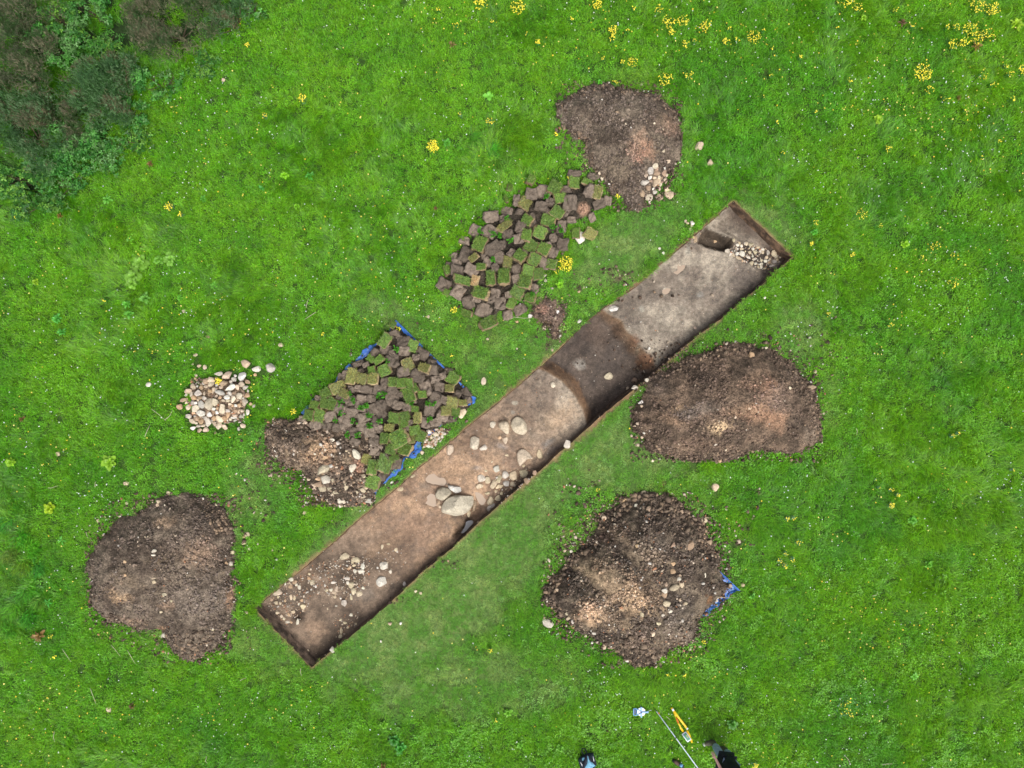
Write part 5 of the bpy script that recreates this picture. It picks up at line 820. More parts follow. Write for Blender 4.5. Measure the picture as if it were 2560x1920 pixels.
LS = [(1100, 180, 90, 80, -25), (1175, 235, 100, 90, 10), (1040, 300, 90, 90, 15), (965, 335, 90, 90, 30), (1085, 335, 60, 60), (1180, 310, 90, 80, 5), (1090, 390, 100, 100, -10), (1320, 335, 110, 90, 30), (1275, 360, 60, 50), (820, 415, 100, 50, -20), (880, 420, 50, 40), (1175, 480, 100, 90), (1290, 510, 110, 110, 20), (1400, 460, 100, 90), (1400, 400, 70, 50), (1350, 610, 100, 120, -15), (1465, 590, 80, 80), (1430, 540, 70, 60), (1490, 510, 60, 60), (1535, 470, 70, 50), (1430, 700, 110, 120, 25), (1500, 700, 70, 70), (1600, 660, 60, 70), (1670, 650, 80, 90, -30), (1690, 705, 60, 50), (690, 520, 70, 60), (720, 490, 50, 50), (835, 470, 50, 40),
 (1030, 560, 60, 70), (895, 620, 100, 70), (820, 610, 70, 60), (760, 610, 60, 50), (985, 620, 100, 80), (1090, 625, 80, 70), (680, 690, 80, 60), (755, 710, 90, 80), (850, 690, 90, 70), (840, 750, 100, 90), (770, 800, 90, 80), (680, 770, 90, 80), (600, 830, 90, 80), (710, 870, 100, 100), (1080, 690, 100, 100), (1000, 740, 90, 80), (930, 780, 90, 90), (1130, 740, 80, 70), (1000, 810, 90, 80), (1210, 760, 80, 70), (860, 840, 100, 80), (960, 870, 70, 80), (860, 910, 100, 80), (800, 960, 90, 80), (910, 960, 90, 90), (980, 930, 70, 80), (1385, 780, 90, 100), (1490, 830, 90, 90), (1430, 880, 90, 70), (1350, 880, 80, 90), (1560, 850, 70, 60), (1215, 900, 60, 100, 25),
 (950, 1020, 80, 80), (960, 1100, 110, 90), (1110, 1210, 110, 90), (1055, 1140, 60, 50), (1010, 1300, 60, 80), (880, 1110, 60, 50), (790, 1030, 80, 60), (480, 900, 100, 80), (560, 900, 80, 70), (500, 690, 60, 50), (375, 850, 60, 50), (660, 920, 90, 80), (740, 930, 80, 80), (920, 690, 70, 70), (1150, 650, 60, 50), (1250, 700, 60, 60)]
random.seed(5)
SOD_ITEMS = []
def place_sods(lst, f, k, kind, area, base_h):
    for e in lst:
        x, y, w, h = e[:4]; rot = e[4] if len(e) > 4 else random.uniform(-25, 25); var = e[5] if len(e) > 5 else 'n'
        px, py = f(x, y); w2, h2 = w*k/100, h*k/100; p = surf(px, py, 0); th = random.uniform(.10, .14)*(1 if kind == 'g' else 1.15)
        z = base_h+(random.uniform(.02, .11) if kind == 'g' else random.uniform(-.03, .08))
        p = surf(px, py, z)
        root = empty('turf_sod', p); t = .24 if kind == 'g' else .3
        root.rotation_euler = (random.uniform(-t, t), random.uniform(-t, t), -math.radians(rot)+random.choice([0, math.pi]))
        so = bpy.data.objects.new('soil', (SODG[0] if False else random.choice(SODG[:6])) if kind == 'g' else random.choice(SODS)); C.objects.link(so); so.parent = root
        so.scale = (w2*(.97 if kind == 'g' else .97), h2*(.97 if kind == 'g' else .97), th*1.15)
        v = random.uniform(.66, 1.34); so.color = (*(np.array(A(128, 115, 102) if kind == 's' else A(156, 136, 104))*v), 1)
        if var == 'y': so.color = (*(A(176, 156, 118)*v), 1)
        if kind == 'g':
            gi = SODG[:6].index(so.data); to = bpy.data.objects.new('grass_top', TOPM[gi]); C.objects.link(to); to.parent = root; to.scale = so.scale
            to.color = (*({'n': A(114, 150, 66), 'y': A(150, 156, 92), 't': A(206, 184, 138)}[var]*random.uniform(.85, 1.3)), 1)
        root['category'] = 'turf sod'; root['group'] = 'cut turf sods heaped in the %s pile' % area
        SOD_ITEMS.append(dict(px=px, py=py, kind=kind, var=var, area=area, big=(w*h*k*k > 700), obj=root)); stamp(p.x, p.y, min(w2, h2)*.42, .9)
place_sods(US, zu, .2713, 's', 'upper', .03); place_sods(UG, zu, .2713, 'g', 'upper', .05)
place_sods(LS, zt, .3135, 's', 'lower', .01); place_sods(LG, zt, .3135, 'g', 'lower', .04)
def sodphrase(q):
    a = {'g': {'n': 'green grass-topped', 'y': 'yellowish grass-topped', 't': 'straw-coloured'}[q['var']], 's': 'upturned bare brown'}[q['kind']]
    return '%s %s turf sod in the %s pile' % ('large' if q['big'] else 'small', a, q['area'])
ranked(SOD_ITEMS, sodphrase, sodphrase)
# ---------------------------------------------------------------- grass
random.seed(3)
HOLES = [PA, PC, PD, PB]
def fieldpts(dens, seed, marg=3.0):
    r = np.random.default_rng(seed); x0, x1, y0, y1 = -12.8-marg, 12.8+marg, -9.6-marg, 9.6+marg; n = int((x1-x0)*(y1-y0)*dens)
    return r.uniform(x0, x1, n), r.uniform(y0, y1, n), r
def grass_ok(x, y):
    inr = (np.abs(x) < 15.9) & (np.abs(y) < 12.9); return ~(inr & (samp(BARE, x, y) > .5))
GP = []
for i in range(8): V, F, B = blades(34, 900+i, .105, .0085, (.35, 1.25), .085, -.005, False); GP.append((V, fix_tri(F), B))
for i in range(4): V, F, B = blades(30, 950+i, .17, .008, (.35, .9), .07, -.005, False, clump=0.0); GP.append((V, fix_tri(F), B*.95))      # long, combed one way
for i in range(4):                                                                                       # clover / small broad leaves
    r = np.random.default_rng(970+i); V = []; F = []; B = []
    for j in range(16):
        a = r.uniform(0, 6.28); q = .09*math.sqrt(r.random()); x, y, z = q*math.cos(a), q*math.sin(a), r.uniform(.03, .07); L = r.uniform(.012, .024); w = L*r.uniform(.35, .6); d = r.uniform(0, 6.28); tl = r.uniform(-.3, .5)
        dx, dy = math.cos(d), math.sin(d); k = len(V); V += [(x-dx*L, y-dy*L, z), (x-dy*w, y+dx*w, z+.004), (x+dx*L, y+dy*L, z+tl*L), (x+dy*w, y-dx*w, z+.004)]; F.append((k, k+1, k+2, k+3)); c = r.uniform(.8, 1.5); B += [(c, c, c*.95)]*4
    V2, F2, B2 = blades(14, 990+i, .09, .007, (.4, 1.2), .085, -.005, False); k = len(V); ff = fix_tri(F2+k)
    GP.append((np.concatenate([V, V2]), [np.concatenate([np.array(F), ff[0]]), ff[1]], np.concatenate([B, B2])))
x, y, r = fieldpts(165, 77); ok = grass_ok(x, y); x, y = x[ok], y[ok]; px, py = to_px(x, y)
tr_ = tramp(px, py); dk_ = darkp(px, py); sw_ = soilw(px, py)
ok = r.random(len(x)) > np.maximum(sw_*.93, .08*tr_); 
ed = polydist(px, py, HOLES); ok &= ed < -1.5-2.0*vn(px/9, py/9, 12)
x, y, px, py, tr_, dk_ = x[ok], y[ok], px[ok], py[ok], tr_[ok], dk_[ok]; n = len(x)
big = fbm(x*.35, y*.35, 201, 4); med = fbm(x*1.4, y*1.4, 202, 4); fine = fbm(x*5, y*5, 203, 3)
g1, g2, g3 = A(74, 148, 18), A(114, 173, 26), A(50, 118, 24); gt1, gt2 = A(104, 160, 66), A(146, 174, 106)
a = (sm(.3, .7, med*.35+big*.35+fine*.3)[:, None]*.8+.2*r.random(n)[:, None]); b_ = sm(.5, .75, fine)[:, None]*.35
col = g1*(1-a)+g2*a; col = col*(1-b_)+g3*b_; d1 = (dk_*.45*sm(.3, .6, fbm(x*3, y*3, 209, 3)))[:, None]; col = col*(1-d1)+A(34, 104, 22)*d1
yel = (sm(1700, 2500, px)*sm(.4, .6, med)*.5)[:, None]; col = col*(1-yel)+A(108, 168, 10)*yel
m3 = fbm(x*2.6, y*2.6, 207, 4)[:, None]; tt = gt1*(1-sm(.4, .68, m3))+gt2*sm(.4, .68, m3); t_w = (tr_*.9)[:, None]; col = col*(1-t_w)+tt*t_w
lipw = (sm(-7, -2, polydist(px, py, HOLES))*.55)[:, None]; col = col*(1-lipw)+A(150, 140, 96)*lipw
col = col*(r.uniform(.8, 1.2, n)*(1.0+.30*(fine-.5)))[:, None]*1.38
sc = (.88+.34*med)*(1-.42*tr_)*(1+.35*dk_)*r.uniform(.8, 1.2, n)
idx = r.integers(0, 8, n); lw = (sm(.52, .66, fbm(x*.6+40, y*.6, 204, 4))*(1-tr_)+dk_*.8); idx = np.where(r.random(n) < lw*.75, 8+r.integers(0, 4, n), idx)
clv = sm(.5, .75, fbm(x*.9+7, y*.9, 205, 4))*.45+.12; clv = clv*(1-.5*tr_); idx = np.where((idx < 8) & (r.random(n) < clv), 12+r.integers(0, 4, n), idx)
flow = fbm(x*.8, y*.8, 206, 3)*14; rz = np.where((idx >= 8) & (idx < 12), flow+r.normal(0, .5, n), r.uniform(0, 6.28, n))
rot = np.stack([r.normal(0, .12, n), r.normal(0, .12, n), rz], 1)
gn_scatter('meadow_grass', GP, np.stack([x, y, gz(x, y)*sm(0, 60, -polydist(px, py, HOLES))], 1), rot, np.stack([sc, sc, sc*(.85+.25*med)], 1), idx, col, 'bright green meadow grass and clover around the trench', 'grass', mat=M_grass)
# tiny flowers
def flower_proto(npet, rad, h, cup=.25):
    V = [(0, 0, h-cup*rad)]; F = []
    for i in range(npet*2):
        a = math.pi*i/npet; rr = rad*(1 if i % 2 == 0 else .55); V.append((rr*math.cos(a), rr*math.sin(a), h+cup*rad*.3*(i % 2 == 0)))
    m = npet*2
    for i in range(m): F.append((0, 1+i, 1+(i+1) % m))
    k = len(V); V += [(.0015, 0, 0), (-.0015, 0, 0), (0, 0, h-.3*rad)]; F.append((k, k+1, k+2)); V = np.array(V)
    return V, np.array(F), np.ones((len(V), 3))
def flowers(name, dens, colr, rad, seed, fld, label, cat, hmin=.055, hmax=.10):
    x, y, r = fieldpts(dens, seed); ok = grass_ok(x, y); x, y = x[ok], y[ok]; px, py = to_px(x, y); p = fld(x, y, px, py)*(1-.8*tramp(px, py))
    ok = r.random(len(x)) < p; ok &= polydist(px, py, HOLES) < -4; x, y = x[ok], y[ok]; n = len(x); s = r.uniform(.7, 1.25, n)
    cols = np.array([colr[j] for j in r.integers(0, len(colr), n)])
    gn_scatter(name, [flower_proto(5, rad, h) for h in np.linspace(hmin, hmax, 4)], np.stack([x, y, gz(x, y)], 1), np.stack([r.normal(0, .25, n), r.normal(0, .25, n), r.uniform(0, 6, n)], 1), s, r.integers(0, 4, n), cols, label, cat, mat=M_petal)
def bl(px, py, L):
    r_ = np.zeros(px.shape)
    for cx, cy, rx, ry, a in L: r_ = np.maximum(r_, a*np.exp(-((px-cx)/rx)**2-((py-cy)/ry)**2))
    return r_
flowers('daisies', 40, [A(235, 238, 230, 1), A(225, 230, 235, 1)], .0165, 301, lambda x, y, px, py: np.clip(.05+.5*sm(.52, .72, fbm(x*.7, y*.7, 310, 4))*sm(.4, .6, fbm(x*2.5, y*2.5, 311, 3))+bl(px, py, [(2280, 740, 90, 60, .6), (2420, 730, 150, 120, .3), (260, 1270, 50, 50, .9), (480, 380, 70, 90, .4), (2530, 1250, 60, 90, .4), (1700, 1850, 250, 120, .25), (2150, 150, 300, 150, .3), (2300, 400, 260, 300, .15), (1500, 20, 250, 60, .3), (540, 250, 90, 60, .2)]), 0, 1), 'tiny white daisies dotted through the meadow grass', 'daisies')
flowers('buttercups', 40, [A(240, 222, 90, 1), A(246, 214, 60, 1), A(250, 232, 130, 1)], .020, 302, lambda x, y, px, py: np.clip(.02+.4*sm(.52, .74, fbm(x*.6+20, y*.6, 320, 4))*sm(.4, .6, fbm(x*2.2, y*2.2, 321, 3))+bl(px, py, [(400, 870, 90, 60, .35), (80, 1800, 170, 120, .3), (2230, 1570, 170, 90, .35), (2370, 240, 150, 170, .25), (1150, 40, 120, 60, .3), (1000, 600, 160, 160, .25), (230, 1750, 60, 60, .3), (1950, 100, 400, 120, .22), (2480, 150, 100, 200, .4), (1650, 60, 250, 90, .3), (2350, 650, 200, 60, .25)]), 0, 1), 'tiny yellow buttercups dotted through the meadow grass', 'buttercups')
# ---------------------------------------------------------------- flowering clumps
M_pet2 = leafy('yellow_petals', 'attr:col', False, .25)
def clump(px, py, rp, n, leaf=(70, 130, 50), pet=(250, 234, 70), hh=.22, leafn=None, lk=1.0):
    r = np.random.default_rng(int(px*7+py*13)); p = W(px, py, .12); R = rp/100; base = np.array([p.x, p.y, float(gz(p.x, p.y))])
    root = empty('yellow_wildflower', base)
    FV, FF, _ = flower_proto(5, .019, 0, .3); FF = FF[:-1]; FV = FV[:-3]; a = r.uniform(0, 6.28, n); q = r.random(n)**.62*R*1.2
    hub = np.stack([q*np.cos(a), q*np.sin(a), hh*r.uniform(.6, 1.0, n)], 1); M = rotm(r.normal(0, .3, n), r.normal(0, .3, n), r.uniform(0, 6, n))*r.uniform(.5, 1.1, n)[:, None, None]
    V, F, cc = merged(FV, FF, M, hub, np.array([A(*pet, 1.05)*r.uniform(.85, 1.1) for _ in range(n)])); mesh_np('flower_heads', V, F, M_pet2, cols=cc, parent=root, smooth=False)
    m = leafn or int(26+R*260); a = r.uniform(0, 6.28, m); q = np.sqrt(r.random(m))*R*1.1*lk; loc = np.stack([q*np.cos(a), q*np.sin(a), r.uniform(.02, hh*.75, m)], 1)
    LV = np.array([(-.5, 0, 0), (0, -.16, .03), (.5, 0, .0), (0, .16, .03)]); LF = np.array([(0, 1, 2, 3)]); M = rotm(r.normal(0, .4, m), r.normal(0, .5, m), r.uniform(0, 6.28, m))*r.uniform(.03, .075, m)[:, None, None]
    c = np.array([A(*leaf, .8)*r.uniform(.7, 1.3) for _ in range(m)]); V, F, cc = merged(LV, LF, M, loc, c)
    sv = []; sf = []
    for j in range(min(n, 14)):
        k = len(sv); h0 = hub[j]; sv += [(h0[0]*.3+.003, h0[1]*.3, 0), (h0[0]*.3-.003, h0[1]*.3, 0), (h0[0], h0[1], h0[2])]; sf.append((k, k+1, k+2))
    mesh_np('leaves', np.concatenate([V, np.array(sv)]), [F, np.array(sf)+len(V)], M_leaf, cols=np.concatenate([cc, np.tile(A(*leaf, .8), (len(sv), 1))]), parent=root, smooth=False)
    return root
zr1 = lambda x, y: (1060+x*.3617, y*.3617); zr2 = lambda x, y: (1860+x*.3165, y*.3165); zr3 = lambda x, y: (1960+x*.3497, 420+y*.3497); zr4 = lambda x, y: (1860+x*.3165, 1000+y*.3165); zr5 = lambda x, y: (1880+x*.3074, 1480+y*.3074); zc = lambda x, y: (560+x*.3617, 100+y*.3617)
WF = []
def wf(f, k, lst, area, dens=.55):
    for (x, y, rr, *e) in lst: WF.append((*f(x, y), rr*k, e[0] if e else dens, area))
wf(zr1, .3617, [(395, 20, 45), (650, 55, 45), (1195, 35, 28, 1.3), (1018, 135, 15), (1305, 215, 28, .9), (1300, 270, 20), (1690, 155, 40), (1705, 230, 20, 1), (1790, 150, 35), (1940, 180, 35), (1405, 222, 13), (1805, 310, 22), (1865, 285, 12), (2080, 292, 22), (2160, 275, 15), (1440, 435, 32), (1370, 435, 12, 1.2), (1240, 410, 12), (1665, 550, 40), (1830, 530, 25), (1325, 570, 20), (785, 297, 12, 1.2), (467, 160, 12), (709, 237, 10), (215, 180, 20, .3), (100, 75, 12), (1450, 65, 15, .4), (1620, 60, 30, .25), (2110, 205, 12)], 'top middle meadow')
wf(zr2, .3165, [(820, 30, 40), (900, 65, 30, .4), (1190, 90, 18), (75, 300, 45), (150, 245, 10), (733, 217, 10), (440, 455, 15), (220, 388, 12), (1335, 215, 18), (1410, 575, 58, 1.1), (1840, 50, 45), (1955, 70, 50), (1675, 220, 25), (1605, 218, 18), (1780, 240, 50), (1835, 310, 45), (1735, 340, 35), (1645, 350, 35), (1925, 270, 30), (1880, 262, 18), (2070, 525, 15), (2095, 590, 20), (2200, 560, 40), (2115, 785, 18), (1950, 672, 15), (1460, 710, 28, .4), (830, 645, 18, .4), (260, 970, 12), (305, 1215, 12), (1130, 1180, 25), (560, 885, 12, .4), (210, 600, 12, .5), (150, 770, 12, .3), (1595, 785, 20, .3), (2005, 1125, 20, .3), (1880, 1245, 12), (1740, 870, 10), (1880, 610, 30, .2)], 'top right meadow')
wf(zr3, .3497, [(190, 545, 12, 1.4), (490, 622, 16, .8), (315, 1050, 16, .6), (755, 1125, 18), (1205, 820, 35, .3), (550, 330, 35, .3), (220, 393, 18, .4), (980, 635, 10), (1210, 635, 30, .2), (1070, 565, 30, .25), (675, 415, 18, .25)], 'right meadow')
wf(zr4, .3165, [(1690, 262, 12), (1645, 283, 15), (1210, 750, 14, 1.2), (1158, 830, 20, 1.2), (1158, 710, 15, .5), (1063, 690, 8), (340, 935, 16), (390, 930, 16), (380, 1255, 16), (325, 1305, 20), (325, 1210, 15), (280, 1265, 18), (430, 1120, 18, .4), (2115, 550, 10)], 'lower right meadow')
wf(zr5, .3074, [(780, 940, 70, .12), (20, 1405, 22, 1.2)], 'bottom right meadow')
wf(zu, .2713, [(1305, 960, 60, 1.4), (1220, 1035, 15), (275, 1380, 25, 1.3), (1780, 340, 16, 1.3), (1328, 170, 12, 1.2), (1545, 700, 1, 0)], 'grass beside the upper turf pile')
wf(zt, .3135, [(300, 800, 22, .8), (1140, 135, 15, 1.3), (540, 180, 12, 1.3), (1560, 345, 8, 1)], 'grass beside the lower turf pile')
wf(src, 1, [(548, 953, 8, 1.6)], 'stone pile'); wf(src, 1, [(422, 517, 9, .9), (452, 536, 5, .9), (262, 750, 4, 1), (40, 542, 4, 1), (619, 112, 5, 1.2), (757, 248, 9, .8), (663, 290, 5, .6), (1083, 367, 13, 1.6), (1225, 306, 8, .6), (1151, 287, 5, .5), (1344, 107, 6, 1)], 'upper left meadow')
wf(z4, .2953, [(520, 78, 14, 1), (1415, 1368, 14, 1), (1110, 1645, 12, 1.2), (1250, 1645, 15, 1.2)], 'grass beside the large gravelly heap')
wf(z4b, .229, [(220, 690, 20, 1.5)], 'grass beside the top spoil heap')
wf(src, 1, [(1240, 1800, 4, .8), (140, 1640, 4, 1), (130, 1590, 4, 1), (1225, 1625, 5, .8)], 'bottom left meadow')
wi = []
for (px, py, rr, de, area) in WF:
    nfl = int(max(3, de*rr*rr*.55+2)) if de > 0 else 0
    if nfl == 0: continue
    nfl = min(nfl, 150); o = clump(px, py, max(rr, 3), nfl, leaf=(96, 150, 96) if (area in ('lower right meadow', 'bottom right meadow') or (area == 'upper left meadow' and de < 1)) else (70, 140, 40), lk=1.3 if de < .5 else 1)
    o['category'] = 'wildflower'; o['group'] = 'yellow flowering plants in the meadow'; wi.append(dict(px=px, py=py, obj=o, area=area, s='dense' if de > .9 else 'sparse' if de < .45 else 'loose', b='large' if rr > 9 else 'small'))
ranked(wi, lambda q: (q['area'], q['s'], q['b']), lambda q: '%s %s yellow flower clump in %s' % (q['b'], q['s'], q['area']))
# ---------------------------------------------------------------- weeds: broad-leaf rosettes
def weed(px, py, rp, col, nl=9, wide=.22, hh=.10, layers=1):
    r = np.random.default_rng(int(px*3+py*5)); p = W(px, py, hh*.6); base = np.array([p.x, p.y, float(gz(p.x, p.y))]); V = []; F = []; Cc = []
    for L in range(layers):
        for i in range(nl):
            cc_ = (col[0]*1.02, col[1]*.97, col[2]*.75) if col[1] > col[0]*1.1 else col
            a = 2*math.pi*(i/nl)+r.uniform(-.35, .35)+L*.4; ln = rp/100*r.uniform(.7, 1.15)*(1-.35*L); w = ln*wide*r.uniform(.8, 1.2); k = len(V); c = A(*cc_, .9)*r.uniform(.75, 1.25); o = (0, 0) if layers < 3 else (r.normal(0, rp/220), r.normal(0, rp/220))
            for s, (t, ww) in enumerate([(0.05, .25), (.35, .9), (.65, 1), (.88, .55), (1, .05)]):
                z = hh*(.55+.5*L)*(math.sin(t*2.4)); x0, y0 = o[0]+math.cos(a)*ln*t, o[1]+math.sin(a)*ln*t; jag = 1 if wide > .3 else (1+.35*(s % 2))
                V += [(x0-math.sin(a)*w*ww*jag, y0+math.cos(a)*w*ww*jag, z+.012), (x0, y0, z), (x0+math.sin(a)*w*ww*jag, y0-math.cos(a)*w*ww*jag, z+.012)]; Cc += [c*.9, c*1.15, c]
            for s in range(4):
                b0 = k+s*3; F += [(b0, b0+1, b0+4, b0+3), (b0+1, b0+2, b0+5, b0+4)]
    o = mesh_np('weed', np.array(V)+base+np.array([0, 0, .03]), np.array(F), M_leaf, loc=base, cols=np.array(Cc)); return o
WD = [(1222, 240, 13, (110, 190, 80), 4, .42, 'pale dock plant with four big oval leaves'), (711, 438, 12, (120, 190, 40), 9, .3, 'r'), (773, 440, 13, (80, 165, 70), 7, .16, 't'), (742, 516, 9, (120, 190, 50), 7, .3, 'r'), (654, 470, 9, (80, 170, 90), 6, .16, 't'), (1208, 487, 9, (120, 190, 60), 7, .3, 'r'), (1117, 357, 10, (90, 170, 70), 7, .3, 'r'),
 (143, 797, 14, (90, 180, 90), 8, .16, 't'), (155, 830, 12, (90, 180, 90), 7, .16, 't'), (323, 785, 12, (100, 180, 80), 7, .18, 't'), (318, 760, 12, (100, 185, 80), 7, .18, 't'), (268, 498, 14, (110, 190, 90), 7, .16, 't'), (350, 655, 22, (120, 180, 80), 10, .28, 'r'), (332, 690, 22, (120, 180, 80), 10, .28, 'r'), (330, 708, 18, (120, 180, 80), 9, .28, 'r'), (425, 648, 18, (120, 180, 90), 9, .28, 'r'), (395, 650, 14, (110, 175, 80), 8, .28, 'r'), (363, 745, 15, (110, 180, 90), 8, .18, 't'), (325, 598, 9, (110, 185, 80), 6, .18, 't'),
 (508, 497, 10, (100, 180, 80), 7, .18, 't'), (535, 715, 12, (110, 190, 80), 8, .18, 't'), (275, 1155, 20, (130, 185, 60), 10, .24, 'r'), (155, 1350, 12, (100, 190, 90), 6, .12, 't'), (120, 1505, 12, (90, 190, 100), 6, .12, 't'), (125, 1270, 14, (150, 190, 40), 8, .3, 'r'), (90, 705, 10, (140, 190, 50), 7, .3, 'r'), (2122, 1026, 9, (130, 200, 60), 7, .35, 'r'), (2280, 1298, 12, (100, 180, 70), 8, .3, 'r'), (1400, 712, 12, (130, 200, 50), 8, .35, 'r'), (1401, 704, 8, (110, 190, 40), 7, .35, 'r'), (2262, 610, 10, (140, 205, 50), 7, .35, 'r'), (2036, 580, 9, (90, 180, 70), 7, .3, 'r'),
 (2285, 1690, 10, (110, 190, 80), 6, .3, 'r'), (1400, 1870, 10, (110, 180, 70), 7, .3, 'r'), (1300, 1860, 11, (110, 180, 70), 7, .2, 't'), (1000, 1870, 16, (60, 150, 50), 12, .25, 'r'), (985, 1850, 14, (60, 140, 50), 12, .25, 'r'), (1270, 1780, 12, (120, 190, 70), 7, .25, 'r'), (960, 1810, 10, (110, 180, 50), 8, .25, 'r'), (2540, 60, 18, (150, 200, 50), 9, .16, 't'), (2195, 300, 12, (150, 200, 60), 8, .3, 'r'), (2157, 45, 10, (140, 200, 60), 7, .3, 'r'),
 (2485, 1000, 8, (110, 190, 60), 7, .3, 'r'), (2320, 1410, 10, (110, 190, 70), 7, .3, 'r'), (1880, 1490, 8, (110, 190, 90), 7, .3, 'r'), (1500, 205, 7, (90, 185, 60), 6, .4, 'r'), (1830, 1808, 14, (80, 150, 60), 8, .3, 'r'), (30, 1155, 14, (140, 200, 60), 8, .35, 'r'), (450, 745, 8, (110, 190, 80), 7, .2, 't')]
wl = []
for (px, py, rp, c, nl, wd, ty) in WD:
    o = weed(px, py, rp*1.05, c, nl, wd, .10, 2 if nl > 6 else 1); o['category'] = 'weed'; o['group'] = 'broad leaved weeds in the grass'
    q = dict(px=px, py=py, obj=o, ty=ty, area='the left meadow' if px < 900 else 'the right meadow' if px > 1800 else 'the middle meadow')
    if len(ty) > 2: o['label'] = ty+', above the upper turf pile'
    else: wl.append(q)
ranked(wl, lambda q: (q['ty'], q['area']), lambda q: '%s in %s' % ('broad rounded green weed' if q['ty'] == 'r' else 'star-shaped spiky green thistle', q['area']))
# small green weeds sprouting in the turf piles
zz_ = [(700, 720), (520, 680), (800, 760), (1180, 640), (1260, 660), (760, 560), (640, 930), (1120, 350), (640, 700), (1000, 1240), (880, 1290)]
zl_ = [(770, 650), (800, 690), (900, 740), (1000, 670), (920, 820), (930, 900), (800, 860), (830, 980), (740, 980), (1380, 720), (1400, 850), (1140, 300), (1180, 980), (1160, 960), (1040, 650), (700, 800), (700, 720), (650, 860), (1430, 730), (1600, 820), (1070, 400), (860, 760), (1250, 720), (1010, 860)]
wl = []
for f, L, ar in ((zu, zz_, 'upper'), (zt, zl_, 'lower')):
    for x0, y0 in L:
        px, py = f(x0, y0); o = weed(px, py, 6.5, (74, 150, 40), 9, .30, .10, 3); o.location.z += float(samp(ZG, o.location.x, o.location.y))+.08; o['category'] = 'weed'; o['group'] = 'green weeds sprouting between the turf sods'; wl.append(dict(px=px, py=py, obj=o, ar=ar))
ranked(wl, lambda q: q['ar'], lambda q: 'bright green weed tuft sprouting in the %s turf pile' % q['ar'])
# red-brown dead docks and dry stems
DD = [(2256, 56, 14, (128, 92, 70), 'brown dead dock leaf in the top right meadow'), (1130, 112, 13, (150, 138, 74), 'yellow-brown withered dock in the top middle meadow'), (98, 1590, 26, (160, 124, 66), 'large tan-brown dead dock stalk at the lower left'), (376, 410, 13, (150, 110, 60), 'brown dead leaves in grass below the shrubs'), (2440, 115, 20, (166, 140, 60), 'olive-brown withered dock among the top right yellow flowers'), (278, 240, 12, (122, 86, 60), 'brown seed head at the shrub edge'), (1090, 522, 8, (150, 106, 78), 'small brown dead leaf left of the upper turf pile'), (57, 1047, 10, (130, 90, 50), 'brown dead leaf at the far left'), (958, 1912, 14, (140, 96, 60), 'brown dock leaves at the bottom edge'), (330, 1765, 10, (124, 88, 60), 'small brown leaf at the lower left'), (2395, 245, 9, (140, 130, 50), 'olive withered leaf below the dense yellow clump'), (150, 540, 10, (160, 120, 50), 'yellow-brown leaf below the corner shrubs')]
for (px, py, rp, c, lb) in DD:
    c = tuple(np.array(c)*.62+np.array((110, 100, 66))*.38); o = weed(px, py, rp*.8, c, 6, .15, .12, 2); tag(o, lb, 'dead plant')
STK = [((277, 1612), (302, 1642)), ((155, 1622), (178, 1655)), ((318, 1625), (338, 1660)), ((225, 1720), (240, 1760)), ((136, 1828), (137, 1855)), ((120, 1220), (145, 1214)), ((238, 1218), (241, 1202)), ((378, 1022), (415, 1052)), ((412, 1050), (432, 1024)), ((362, 1092), (375, 1062)), ((600, 1702), (616, 1695)), ((517, 1890), (518, 1908)), ((752, 1670), (754, 1690)), ((2140, 1070), (2142, 1088)), ((2180, 1490), (2195, 1478)), ((2112, 1888), (2127, 1913)), ((2205, 1912), (2232, 1910)), ((2208, 1755), (2222, 1748)), ((1790, 1492), (1842, 1494)), ((765, 770), (772, 745)), ((1280, 792), (1330, 795)), ((1665, 1790), (1675, 1800)), ((215, 1330), (220, 1345)), ((1150, 650), (1165, 640)), ((790, 780), (760, 800))]
wl = []
M_straw = surface_mat('dry_stem', tuple(A(200, 190, 165)), .8)
for i, ((ax, ay), (bx, by)) in enumerate(STK):
    a, b2 = surf(ax, ay, .10), surf(bx, by, .08); mid = (a+b2)/2+Vector((.03*math.sin(i), .03*math.cos(i*2), .02)); o = tube_obj('dry_stem', [a, (a+mid)/2, mid, (mid+b2)/2, b2], [.006, .006, .005, .004, .002], M_straw, 5, loc=a)
    o['category'] = 'dry stem'; o['group'] = 'dry pale stems lying on the grass'; wl.append(dict(px=ax, py=ay, obj=o))
ranked(wl, lambda q: q['px'] < 1100, lambda q: 'thin pale dry stem lying in the %s half' % ('left' if q['px'] < 1100 else 'right'))
